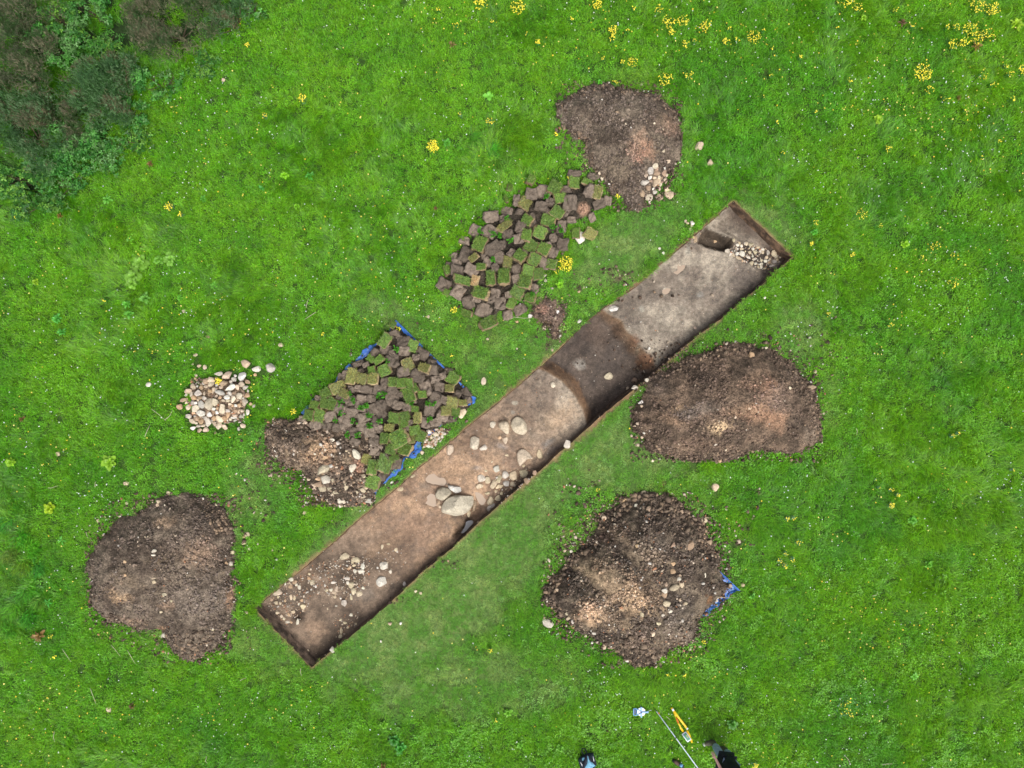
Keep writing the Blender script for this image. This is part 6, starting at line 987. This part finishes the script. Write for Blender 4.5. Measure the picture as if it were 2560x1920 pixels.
# ---------------------------------------------------------------- shrubs in the corner
def shrub(px, py, rx, ry, h, kind, label, n=1500, seed=1):
    r = np.random.default_rng(seed); p = W(px, py, h*.55); gzv = float(gz(p.x, p.y)); base = np.array([p.x, p.y, gzv])
    n = int(n*1.5) if kind in ('gorse', 'dead') else n; root = empty('shrub', base); rx, ry = rx/100, ry/100
    # spiky sprig: needles round a shoot; or bramble leaf trio
    V = []; F = []
    if kind in ('gorse', 'dead'):
        for i in range(15):
            t = i/14; a = i*2.4; L = .045*(1-.4*t); z = .16*t; k = len(V); dx, dy = math.cos(a), math.sin(a); w = .0055
            V += [(-dy*w, dx*w, z), (dy*w, -dx*w, z), (dx*L, dy*L, z+.03)]; F.append((k, k+1, k+2))
        k = len(V); V += [(.004, 0, 0), (-.004, 0, 0), (0, 0, .17)]; F.append((k, k+1, k+2)); V += [(0, .004, 0), (0, -.004, 0), (0, 0, .17)]; F.append((k+3, k+4, k+5))
    else:
        for a in (0, 2.1, 4.2):
            k = len(V); dx, dy = math.cos(a), math.sin(a); L = .055; w = .019
            V += [(0, 0, 0), (dx*L*.5-dy*w, dy*L*.5+dx*w, .012), (dx*L*.5, dy*L*.5, 0), (dx*L*.5+dy*w, dy*L*.5-dx*w, .012), (dx*L, dy*L, -.004)]; F += [(k, k+2, k+1), (k, k+3, k+2), (k+1, k+2, k+4), (k+2, k+3, k+4)]
    V = np.array(V); F = np.array(F)
    # shoots on several lobes of the crown
    nl = 13; lo = np.stack([r.uniform(-.75, .75, nl)*rx, r.uniform(-.75, .75, nl)*ry, r.uniform(.35, .85, nl)*h], 1); lr = r.uniform(.28, .46, nl)[:, None]*np.array([rx, ry, h*.75])
    rx, ry = rx*1.0, ry*1.0; li = r.integers(0, nl, n); d = r.normal(size=(n, 3)); d[:, 2] = np.abs(d[:, 2])*.9-.15; d /= np.linalg.norm(d, axis=1, keepdims=True); rad = r.uniform(.55, 1.05, n)[:, None]
    L = lo[li]+d*lr[li]*rad; nzf = fbm(L[:, 0]*3+seed, L[:, 1]*3, seed, 3); keep = (nzf > .36) & (L[:, 2] > .02); L = L[keep]; d = d[keep]; n = len(L)
    tilt = np.arctan2(np.hypot(d[:, 0], d[:, 1]), d[:, 2])*.8+r.normal(0, .25, n); az = np.arctan2(d[:, 1], d[:, 0])
    if kind == 'bramble': tilt *= .5
    Rz = rotm(np.zeros(n), np.zeros(n), az) @ rotm(np.zeros(n), tilt, r.uniform(0, 6.28, n)*(1 if kind != 'x' else 0)); M = Rz*(r.uniform(.7, 1.35, n)*(.62 if kind in ('gorse', 'dead') else 1))[:, None, None]
    pal = dict(gorse=[(74, 112, 70), (92, 130, 80), (58, 96, 46), (116, 146, 104), (118, 108, 84)], dead=[(118, 112, 90), (88, 104, 70), (134, 126, 104), (84, 98, 62), (66, 98, 52), (100, 104, 80)], bramble=[(70, 122, 40), (52, 104, 36), (100, 144, 50), (62, 114, 46)], mixed=[(60, 120, 48), (84, 142, 60), (100, 140, 80)])[kind]
    patch = fbm(L[:, 0]*4+seed*3, L[:, 1]*4, seed+5, 3); ci = np.clip((patch*1.6-.3)*len(pal)+r.normal(0, .6, n), 0, len(pal)-1).astype(int)
    c = np.array([A(*pal[j], 1.0) for j in ci])*np.array([.93, 1.0, .93])*r.uniform(.65, 1.45, n)[:, None]
    VV, FF, cc = merged(V, F, M, L, c); mesh_np('foliage', VV, FF, M_leaf, cols=cc, parent=root, smooth=False)
    # branches
    BV = []; BF = []; off = 0
    for i in range(nl):
        e = lo[i]; pts = [(0, 0, -.02), (e[0]*.4+r.normal(0, .04), e[1]*.4+r.normal(0, .04), e[2]*.4), (e[0]*.8, e[1]*.8, e[2]*.8), (e[0]+r.normal(0, .08), e[1]+r.normal(0, .08), e[2]+lr[i][2]*.8)]
        v, f, _ = tube(pts, [.016, .011, .007, .003], 5); BV += [tuple(q) for q in v]; BF += [tuple(np.array(q)+off) for q in f]; off += len(v)
    mesh_np('branches', np.array(BV), np.array(BF), M_wood, cols=np.tile(A(96, 86, 68), (len(BV), 1)), parent=root)
    m_ = int(max(rx, ry)*100)
    stamp(base[0], base[1], min(rx, ry)*.55)
    return tag(root, label, 'shrub', 'wild shrubs in the top left corner')
shrub(40, 60, 110, 90, 1.1, 'dead', 'grey-brown half-dead gorse shrub filling the top left corner', 3600, 11)
shrub(430, 70, 120, 85, .9, 'dead', 'wide brown dead gorse shrub at the top edge of the corner thicket', 4600, 12)
shrub(570, 50, 55, 60, .7, 'gorse', 'grey-green spiky gorse right of the brown dead shrub', 1500, 13)
shrub(240, 245, 95, 85, .9, 'gorse', 'grey-green gorse with brown seed heads in the thicket centre', 3300, 14)
shrub(60, 330, 95, 100, 1.0, 'gorse', 'tall blue-green gorse at the left edge below the brown shrub', 3600, 15)
shrub(60, 180, 90, 60, .9, 'dead', 'grey-brown twiggy gorse between the two left edge shrubs', 2600, 16)
shrub(160, 100, 75, 70, .7, 'mixed', 'dark green leafy bush between the two brown shrubs', 1900, 17)
shrub(150, 55, 50, 50, .85, 'bramble', 'bright green bramble growing over the top left thicket', 420, 18)
shrub(300, 170, 50, 40, .7, 'gorse', 'small blue-green gorse on the inner side of the thicket', 1000, 19)
shrub(50, 450, 75, 45, .6, 'bramble', 'yellow-green bramble patch at the lower end of the thicket', 900, 20)
shrub(130, 400, 70, 50, .5, 'mixed', 'low dark green bush at the lower right of the blue-green gorse', 1200, 21)
shrub(250, 110, 60, 40, .5, 'bramble', 'yellow-green bramble shoots below the bright bramble', 330, 22)
shrub(330, 200, 55, 45, .4, 'mixed', 'low green bush at the right edge of the thicket', 900, 23)
shrub(200, 340, 70, 50, .45, 'mixed', 'low leafy bush below the central gorse', 1000, 24)
shrub(90, 510, 70, 50, .35, 'bramble', 'lowest bramble patch of the thicket, nearest the open grass', 500, 25)
shrub(620, 20, 50, 40, .4, 'mixed', 'small green bush at the top edge, right end of the thicket', 500, 26)
shrub(140, 300, 70, 60, .7, 'dead', 'small brown dead gorse between the central and left green gorses', 1500, 27)
shrub(230, 30, 50, 40, .45, 'mixed', 'low green bush in the gap at the top between brown shrubs', 700, 28)
shrub(20, 250, 60, 70, .8, 'gorse', 'blue-green gorse at the left edge beside the twiggy one', 1600, 29)
shrub(330, 280, 50, 40, .3, 'mixed', 'outermost low green bush right of the central gorse', 600, 30)
shrub(250, 390, 70, 50, .3, 'mixed', 'sparse low growth below the thicket, leftmost of the outer fringe', 500, 41)
shrub(330, 350, 60, 45, .28, 'bramble', 'thin bramble shoots in the outer fringe of the thicket', 260, 42)
shrub(170, 460, 70, 50, .3, 'mixed', 'low weedy growth between bramble patch and open grass', 520, 43)
shrub(400, 210, 60, 40, .28, 'mixed', 'low weedy growth just below the wide brown gorse', 420, 44)
shrub(500, 160, 60, 34, .25, 'bramble', 'sparse bramble shoots at the lower right of the brown gorse', 240, 45)
# tall grass tussocks on the left edge
def tussock(px, py, rp, label, seed):
    V, F, B = blades(int(rp*rp*1.1), seed, .26, .017, (.3, 1.1), rp/120, 0, False, clump=rt.uniform(-2, .6)); p = W(px, py, .1)
    o = mesh_np('grass_tussock', V+np.array([p.x, p.y, 0]), fix_tri(F), M_leaf, loc=(p.x, p.y, 0), cols=B*A(rt.uniform(70, 104), rt.uniform(140, 168), rt.uniform(34, 56), 1.0), smooth=False); return tag(o, label, 'grass tussock', 'tall dark grass tussocks')
TUS = []
rt = np.random.default_rng(88)
for i, (px, py, rp) in enumerate([(8, 1225, 20), (30, 1262, 18), (12, 1300, 22), (45, 1345, 17), (70, 1375, 20), (20, 1385, 18), (52, 1412, 22), (88, 1420, 15), (22, 1455, 22), (60, 1480, 20), (95, 1500, 14), (30, 1520, 22), (64, 1545, 18), (12, 1575, 20), (1245, 400, 15), (1228, 372, 13), (1262, 420, 14), (1180, 345, 14), (1160, 365, 12), (1275, 385, 12)]):
    TUS.append(dict(px=px, py=py, obj=tussock(px, py, rp, 'x', 30+i), a='at the left edge' if px < 300 else 'above the upper turf pile'))
ranked(TUS, lambda q: q['a'], lambda q: 'long dark green grass tussock '+q['a'])
# ---------------------------------------------------------------- tools and people
def pm(name, rgb, rough=.5, metal=0.0, k=.8):
    m, nt, b = nmat(name); b.inputs['Base Color'].default_value = (*A(*rgb, k), 1); b.inputs['Roughness'].default_value = rough; b.inputs['Metallic'].default_value = metal; return m
M_white = pm('white_plastic', (235, 240, 246), .35); M_blue = pm('blue_plastic', (104, 160, 214), .4); M_dkblue = pm('dark_blue_plastic', (20, 60, 110), .5); M_yel = pm('yellow_plastic', (250, 205, 20), .4); M_org = pm('orange_mark', (214, 110, 20), .5); M_black = pm('black_rubber', (34, 36, 40), .6)
M_pole = pm('painted_pole', (205, 216, 230), .3); M_green = pm('green_label', (88, 150, 130), .6)
Z0 = .06
def disc(name, c, r, h, mat, parent, seg=40, bevel=.004):
    bm = bmesh.new(); bmesh.ops.create_cone(bm, cap_ends=True, segments=seg, radius1=r, radius2=r, depth=h, matrix=Matrix.Translation(c)); bmesh.ops.bevel(bm, geom=[e for e in bm.edges if not e.is_manifold or e.calc_face_angle(0) > 1], offset=bevel, segments=2, affect='EDGES'); return bm_obj(name, bm, mat, parent, smooth=False)
tape = empty('measuring_tape', W(1602, 1777.5, Z0)); tag(tape, 'open reel measuring tape with white spool and pale blue handle on the grass', 'tape measure')
disc('spool', (0, 0, .03), .105, .05, M_white, tape)
def bar(name, a, b, w, h, mat, parent, z):
    a, b = Vector(a), Vector(b); d = (b-a); L = d.length; bm = bmesh.new(); bmesh.ops.create_cube(bm, size=1, matrix=Matrix.Translation(((a.x+b.x)/2, (a.y+b.y)/2, z)) @ Matrix.Rotation(math.atan2(d.y, d.x), 4, 'Z') @ Matrix.Diagonal((L, w, h, 1)))
    bmesh.ops.bevel(bm, geom=bm.edges[:], offset=min(w, h)*.25, segments=2, affect='EDGES'); return bm_obj(name, bm, mat, parent, smooth=False)
bar('frame_arm', (0, .13), (0, -.13), .036, .014, M_blue, tape, .066); bar('frame_arm', (.15, 0), (0, 0), .036, .0145, M_blue, tape, .0665)
bar('frame_arm', (0, .02), (-.10, .07), .022, .013, M_blue, tape, .0655); bar('frame_arm', (0, -.02), (-.10, -.07), .022, .013, M_blue, tape, .0655)
disc('hub', (0, 0, .08), .02, .018, M_dkblue, tape, 20, .002)
hd = [(-.10+.035*0, .055), (-.115, .08), (-.15, .085), (-.185, .08), (-.19, .05), (-.19, -.05), (-.185, -.08), (-.15, -.085), (-.115, -.08), (-.105, -.05), (-.105, .05)]
tube_obj('handle', [(x0, y0, .05) for x0, y0 in hd]+[(hd[0][0], hd[0][1], .05)], .013, M_blue, 8, tape)
bar('handle_grip', (-.15, .06), (-.15, -.06), .05, .02, M_dkblue, tape, .035)
disc('nozzle', (.16, 0, .05), .022, .04, M_blue, tape, 18, .003)
tube_obj('tape_end', [(.17, .005, .04), (.20, .03, .05), (.23, .04, .05), (.255, .04, .045)], [.004, .004, .005, .008], M_white, 5, tape)
p1, p2 = W(1641, 1778, Z0+.02), W(1775, 1962, Z0+.02); pole = empty('survey_pole', p1); tag(pole, 'long pale blue-white survey pole lying on the grass', 'survey pole')
rel = lambda a: tuple(a-p1)
tube_obj('pole_shaft', [rel(p1), rel((p1+p2)/2), rel(p2)], .0135, M_pole, 12, pole); e = (p1-p2).normalized()
tube_obj('pole_tip', [rel(p1), rel(p1+e*.03), rel(p1+e*.075)], [.016, .012, .004], M_black, 10, pole); q = p1-e*.07
tube_obj('clamp', [rel(q+Vector((.0, 0, .0))), rel(q+Vector((.035, .02, .0)))], .017, M_org, 8, pole); tube_obj('joint_ring', [rel(p1-e*.8), rel(p1-e*.83)], .018, M_black, 12, pole)
def ribbon(name, pts, w, mat, parent, org, z, th=.004):
    P = [np.array(W(*a, z)[:2])-np.array(org[:2]) for a in pts]; V = []; F = []
    for i, p_ in enumerate(P):
        d = P[min(i+1, len(P)-1)]-P[max(i-1, 0)]; d = d/np.linalg.norm(d); nn = np.array([-d[1], d[0]])*w/2; zz = z-org[2]
        for s, zz2 in ((1, zz+th), (-1, zz+th), (-1, zz), (1, zz)): V.append((*(p_+nn*s), zz2))
    for i in range(len(P)-1):
        for j in range(4): F.append((i*4+j, i*4+(j+1) % 4, i*4+4+(j+1) % 4, i*4+4+j))
    F += [(0, 3, 2, 1)]; k = (len(P)-1)*4; F.append((k, k+1, k+2, k+3)); return mesh_np(name, np.array(V), np.array(F), mat, parent=parent, smooth=False)
yo = W(1700, 1810, Z0); ys = empty('folding_rule', yo); tag(ys, 'yellow folding measuring strips with a white-framed green card on the grass', 'measuring strip'); zy = lambda x, y: (1560+x*.0904, 1750+y*.0904)
ribbon('yellow_strip', [zy(1310, 210), zy(1500, 470), zy(1700, 730), zy(1760, 810)], .052, M_yel, ys, yo, Z0+.03); ribbon('yellow_strip', [zy(1360, 270), zy(1420, 420), zy(1490, 600), zy(1560, 760), zy(1650, 890)], .05, M_yel, ys, yo, Z0+.012); ribbon('yellow_strip', [zy(1745, 840), zy(1800, 960), zy(1850, 1080), zy(1890, 1180)], .052, M_yel, ys, yo, Z0+.02)
ribbon('orange_band', [zy(1445, 470), zy(1475, 560), zy(1505, 640)], .046, M_org, ys, yo, Z0+.0175); ribbon('white_end', [zy(1335, 245), zy(1375, 300)], .05, M_white, ys, yo, Z0+.0355); ribbon('white_end', [zy(1735, 770), zy(1765, 810)], .045, M_white, ys, yo, Z0+.0355)
ribbon('card_frame', [zy(1650, 905), zy(1810, 1130)], .125, M_white, ys, yo, Z0+.04, .008); ribbon('green_card', [zy(1668, 930), zy(1795, 1108)], .088, M_green, ys, yo, Z0+.049, .003)
for t in (0.35, .5, .65): ribbon('print_line', [(zy(1668, 930)[0]*(1-t)+zy(1795, 1108)[0]*t+.5, zy(1668, 930)[1]*(1-t)+zy(1795, 1108)[1]*t-.4), (zy(1668, 930)[0]*(1-t)+zy(1795, 1108)[0]*t+3.5, zy(1668, 930)[1]*(1-t)+zy(1795, 1108)[1]*t-2.8)], .008, M_yel, ys, yo, Z0+.053, .002)
# backpack
M_pack = surface_mat('pack_fabric', tuple(A(44, 54, 70)), .8, [(30, .8, 1.2, .3, .7)], [(60, .4, .006)]); M_packb = surface_mat('pack_blue', tuple(A(120, 176, 206)), .7, [(20, .8, 1.15, .3, .7)], [(18, .7, .02)]); M_strap = surface_mat('pack_strap', tuple(A(20, 24, 36)), .8); M_refl = pm('reflective_strip', (210, 214, 218), .3)
zp = lambda x, y: (1430+x*.0452, 1860+y*.0452)
bo = W(1468, 1906, 0.02); pack = empty('backpack', bo); tag(pack, 'dark navy backpack with pale blue front panel lying on the grass at the bottom edge', 'backpack')
def dome(name, outline, z0, h, mat, parent, org, R=10, pw=2.2):
    P = np.array(outline, float); c = P.mean(0); n0 = len(P); ring = []
    for i in range(n0):
        pa, a, b_, pn = P[i-1], P[i], P[(i+1) % n0], P[(i+2) % n0]
        for k in range(5):
            t = k/5; ring.append(.5*((2*a)+(-pa+b_)*t+(2*pa-5*a+4*b_-pn)*t*t+(-pa+3*a-3*b_+pn)*t**3))
    ring = np.array(ring); n = len(ring); V = []
    for r_ in range(R):
        u = r_/R; hh = h*(1-(1-u)**pw)**(1/pw); q = ring*(1-u)+c*u
        for i in range(n): V.append(np.array(W(q[i, 0], q[i, 1], z0+hh+.012*(vn(q[i, 0]/3, q[i, 1]/3, 9)-.5))))
    V.append(np.array(W(*c, z0+h))); V = np.array(V)-np.array(org); I = np.arange(R*n).reshape(R, n); I2 = np.roll(I, -1, 1)
    return mesh_np(name, V, [np.stack([I[:-1], I[1:], I2[1:], I2[:-1]], -1).reshape(-1, 4), np.stack([I[-1], np.full(n, R*n), I2[-1]], -1)], mat, parent=parent)
dome('pack_body', [zp(320, 880), zp(420, 720), zp(620, 600), zp(850, 480), zp(1150, 480), zp(1230, 640), zp(1340, 950), zp(1370, 1150), zp(1250, 1350), zp(1150, 1560), zp(800, 1680), zp(520, 1560), zp(400, 1200)], .01, .22, M_pack, pack, bo)
dome('front_panel', [zp(830, 620), zp(900, 640), zp(1060, 880), zp(1290, 1180), zp(1150, 1290), zp(1060, 1500), zp(840, 1600), zp(660, 1400), zp(740, 1050), zp(800, 800)], .17, .075, M_packb, pack, bo, pw=1.6)
dome('side_pocket', [zp(560, 780), zp(700, 740), zp(710, 900), zp(660, 960), zp(560, 960)], .18, .03, M_packb, pack, bo, 6)
for nm, L, mt, wd in (('strap', [zp(800, 600), zp(740, 900), zp(660, 1150), zp(610, 1350)], M_strap, .045), ('strap', [zp(860, 560), zp(1000, 760), zp(1130, 960), zp(1310, 1160)], M_strap, .035), ('reflective_piping', [zp(1160, 680), zp(1190, 830), zp(1215, 950)], M_refl, .016), ('reflective_piping', [zp(460, 1010), zp(530, 1100), zp(570, 1220)], M_refl, .016)): ribbon(nm, L, wd, mt, pack, bo, .255 if nm == 'strap' else .235, .01)
tube_obj('carry_handle', [tuple(W(*zp(*q), .14)-bo) for q in [(620, 560), (540, 420), (560, 240), (680, 240), (760, 340), (820, 480)]], .014, M_strap, 8, pack)
# people
def skin_obj(name, pts, edges, radii, mat, parent, org, sub=2, root=0, sx=None):
    me = bpy.data.meshes.new(name); me.from_pydata([tuple(Vector(p)-org) for p in pts], edges, []); me.materials.append(mat); o = bpy.data.objects.new(name, me); C.objects.link(o)
    md = o.modifiers.new('skin', 'SKIN'); md.use_smooth_shade = True
    for i, v in enumerate(me.skin_vertices[0].data):
        r_ = radii[i]; v.radius = r_ if hasattr(r_, '__len__') else (r_, r_); v.use_root = (i == root)
    s = o.modifiers.new('sub', 'SUBSURF'); s.levels = sub; s.render_levels = sub
    if parent: o.parent = parent
    else: o.location = org
    return o
M_skin = pm('skin', (228, 178, 168), .5); M_jean = surface_mat('denim', tuple(A(150, 172, 196)), .85, [(14, .8, 1.15, .3, .7)], [(16, .8, .03), (90, .3, .004)]); M_coat = surface_mat('black_jacket', tuple(A(26, 32, 40)), .7, [(8, .7, 1.3, .3, .7)], [(10, .8, .03)]); M_boot = surface_mat('olive_boot', tuple(A(92, 92, 74)), .6, [(20, .75, 1.2, .3, .7)], [(30, .4, .01)]); M_toe = surface_mat('grey_toe', tuple(A(190, 200, 186)), .5)
M_hair = pm('brown_hair', (80, 60, 44), .7)
org = W(1780, 1856, 0); org.z = .03
def P(px, py, z): return W(px, py, z)
J = dict(pel=P(1824, 1914, .95), toeL=P(1756, 1861, .06), ballL=P(1763, 1858, .07), ankL=P(1782, 1855, .10), kneeL=P(1796, 1878, .52), hipL=P(1814, 1909, .90), toeR=P(1797, 1868, .05), ankR=P(1811, 1873, .10), kneeR=P(1824, 1889, .50), hipR=P(1835, 1916, .90), sp=P(1834, 1930, 1.20), ch=P(1843, 1945, 1.42), nk=P(1848, 1954, 1.52), hd=P(1850, 1960, 1.66), shL=P(1822, 1950, 1.42), elL=P(1803, 1924, 1.10), wrL=P(1789, 1897, .93), shR=P(1866, 1940, 1.42), elR=P(1872, 1948, 1.14), wrR=P(1862, 1962, 1.0))
K = list(J); ix = {k: i for i, k in enumerate(K)}
ed = [('pel', 'hipL'), ('hipL', 'kneeL'), ('kneeL', 'ankL'), ('ankL', 'ballL'), ('ballL', 'toeL'), ('pel', 'hipR'), ('hipR', 'kneeR'), ('kneeR', 'ankR'), ('ankR', 'toeR'), ('pel', 'sp'), ('sp', 'ch'), ('ch', 'nk'), ('nk', 'hd'), ('ch', 'shL'), ('shL', 'elL'), ('elL', 'wrL'), ('ch', 'shR'), ('shR', 'elR'), ('elR', 'wrR')]
rad = dict(pel=.13, toeL=.03, ballL=.04, ankL=.045, kneeL=.055, hipL=.08, toeR=.03, ankR=.045, kneeR=.055, hipR=.08, sp=.13, ch=.14, nk=.055, hd=.095, shL=.06, elL=.042, wrL=.030, shR=.06, elR=.042, wrR=.030)
# hands: palm with four fingers and a thumb, joined to each wrist
pts = [J[k] for k in K]; edges = [(ix[a], ix[b_]) for a, b_ in ed]; radii = [rad[k] for k in K]
for side in 'LR':
    w = J['wr'+side]; d = (w-J['el'+side]).normalized(); s = d.cross(Vector((0, 0, 1))).normalized(); pa = w+d*.055; i0 = len(pts); pts.append(pa); radii.append((.040, .018)); edges.append((ix['wr'+side], i0))
    kn = w+d*.095
    for f, (o_, L) in enumerate([(-.030, .060), (-.010, .072), (.010, .068), (.030, .052)]):
        b0 = kn+s*o_; m1 = b0+d*L*.5+Vector((0, 0, -.012)); m2 = b0+d*L*.8+Vector((0, 0, -.036)); k = len(pts); pts += [b0, m1, m2]; radii += [.0095, .0085, .007]; edges += [(i0, k), (k, k+1), (k+1, k+2)]
    k = len(pts); sg = 1 if side == 'L' else -1; pts += [w+d*.035-s*.035*sg, w+d*.075-s*.055*sg]; radii += [.011, .009]; edges += [(i0, k), (k, k+1)]
man = skin_obj('person', pts, edges, radii, M_skin, None, org, 2, ix['pel']); tag(man, 'person in black jacket, light blue jeans and olive boots standing at the bottom edge', 'person')
def cloth(name, ks, eds, rr, mat, root=0):
    return skin_obj(name, [J[k] if isinstance(k, str) else k for k in ks], eds, rr, mat, man, org, 2, root)
cL = J['ankL'].lerp(J['kneeL'], .35); cR = J['ankR'].lerp(J['kneeR'], .35)
cloth('jeans', ['pel', 'hipL', 'kneeL', cL, 'hipR', 'kneeR', cR], [(0, 1), (1, 2), (2, 3), (0, 4), (4, 5), (5, 6)], [.15, .11, .10, .09, .11, .10, .09], M_jean)
tl = J['elL'].lerp(J['shL'], .25)
hem = J['pel'].lerp(J['hipL'], .2)+Vector((0, 0, -.05))
cloth('jacket', [hem, 'pel', 'sp', 'ch', 'shL', tl, 'shR', 'elR', J['elR'].lerp(J['wrR'], .8)], [(0, 1), (1, 2), (2, 3), (3, 4), (4, 5), (3, 6), (6, 7), (7, 8)], [.205, .215, .20, .18, .085, .068, .085, .065, .05], M_coat, 1)
for sd, toe, ank, kk in (('L', 'toeL', 'ankL', 'kneeL'), ('R', 'toeR', 'ankR', 'kneeR')):
    md = J[toe].lerp(J[ank], .45); heel = J[ank]+(J[ank]-J[toe]).normalized()*.05+Vector((0, 0, -.04)); cloth('boot', [J[ank], md, J[toe], heel, J[ank].lerp(J[kk], .5)], [(0, 1), (1, 2), (0, 3), (0, 4)], [.07, .068, .055, .05, .074], M_boot)
cloth('toe_cap', [J['toeL'].lerp(J['ankL'], .30)+Vector((0, 0, .012)), J['toeL']+Vector((0, 0, .008))], [(0, 1)], [.066, .056], M_toe)
cloth('hair', [J['hd']+Vector((0, 0, .03)), J['hd']+Vector((0, -.02, .09))], [(0, 1)], [.108, .085], M_hair)
fc = Vector((-.85, .5, 0)).normalized(); hd_ = J['hd']; sd_ = Vector((fc.y, -fc.x, 0))
for nm, lst in (('eye', [(.038, .0), (-.038, .0)]),):
    for a_, zz in lst: cloth(nm, [hd_+fc*.088+sd_*a_+Vector((0, 0, zz)), hd_+fc*.094+sd_*a_+Vector((0, 0, zz))], [(0, 1)], [.010, .008], M_white)
cloth('nose', [hd_+fc*.09+Vector((0, 0, -.01)), hd_+fc*.112+Vector((0, 0, -.035))], [(0, 1)], [.012, .014], M_skin); cloth('mouth', [hd_+fc*.088+sd_*.022+Vector((0, 0, -.062)), hd_+fc*.088-sd_*.022+Vector((0, 0, -.062))], [(0, 1)], [.007, .007], pm('lips', (190, 110, 104)))
for sg in (1, -1): cloth('ear', [hd_+sd_*.092*sg, hd_+sd_*.10*sg+Vector((0, 0, -.03))], [(0, 1)], [.014, .012], M_skin)
# lone boot at the bottom edge
bo2 = W(1694, 1912, .03); M_bb = surface_mat('muddy_boot', tuple(A(96, 78, 68)), .8, [(25, .7, 1.3, .3, .7)], [(40, .5, .01)])
bt = empty('boot', bo2); tag(bt, 'muddy brown boot with blue lining on the grass at the bottom edge', 'boot')
skin = [W(1684, 1902, .09), W(1690, 1906, .10), W(1700, 1912, .11), W(1706, 1915, .12)]
o = skin_obj('boot_upper', skin, [(0, 1), (1, 2), (2, 3)], [.045, .052, .05, .055], M_bb, bt, bo2); tube_obj('sole', [tuple(W(1681, 1900, .05)-bo2), tuple(W(1695, 1909, .05)-bo2), tuple(W(1709, 1917, .05)-bo2)], [.04, .05, .042], M_black, 10, bt); tube_obj('blue_lining', [tuple(W(1700, 1912, .15)-bo2), tuple(W(1706, 1915, .185)-bo2)], [.04, .036], M_blue, 12, bt)
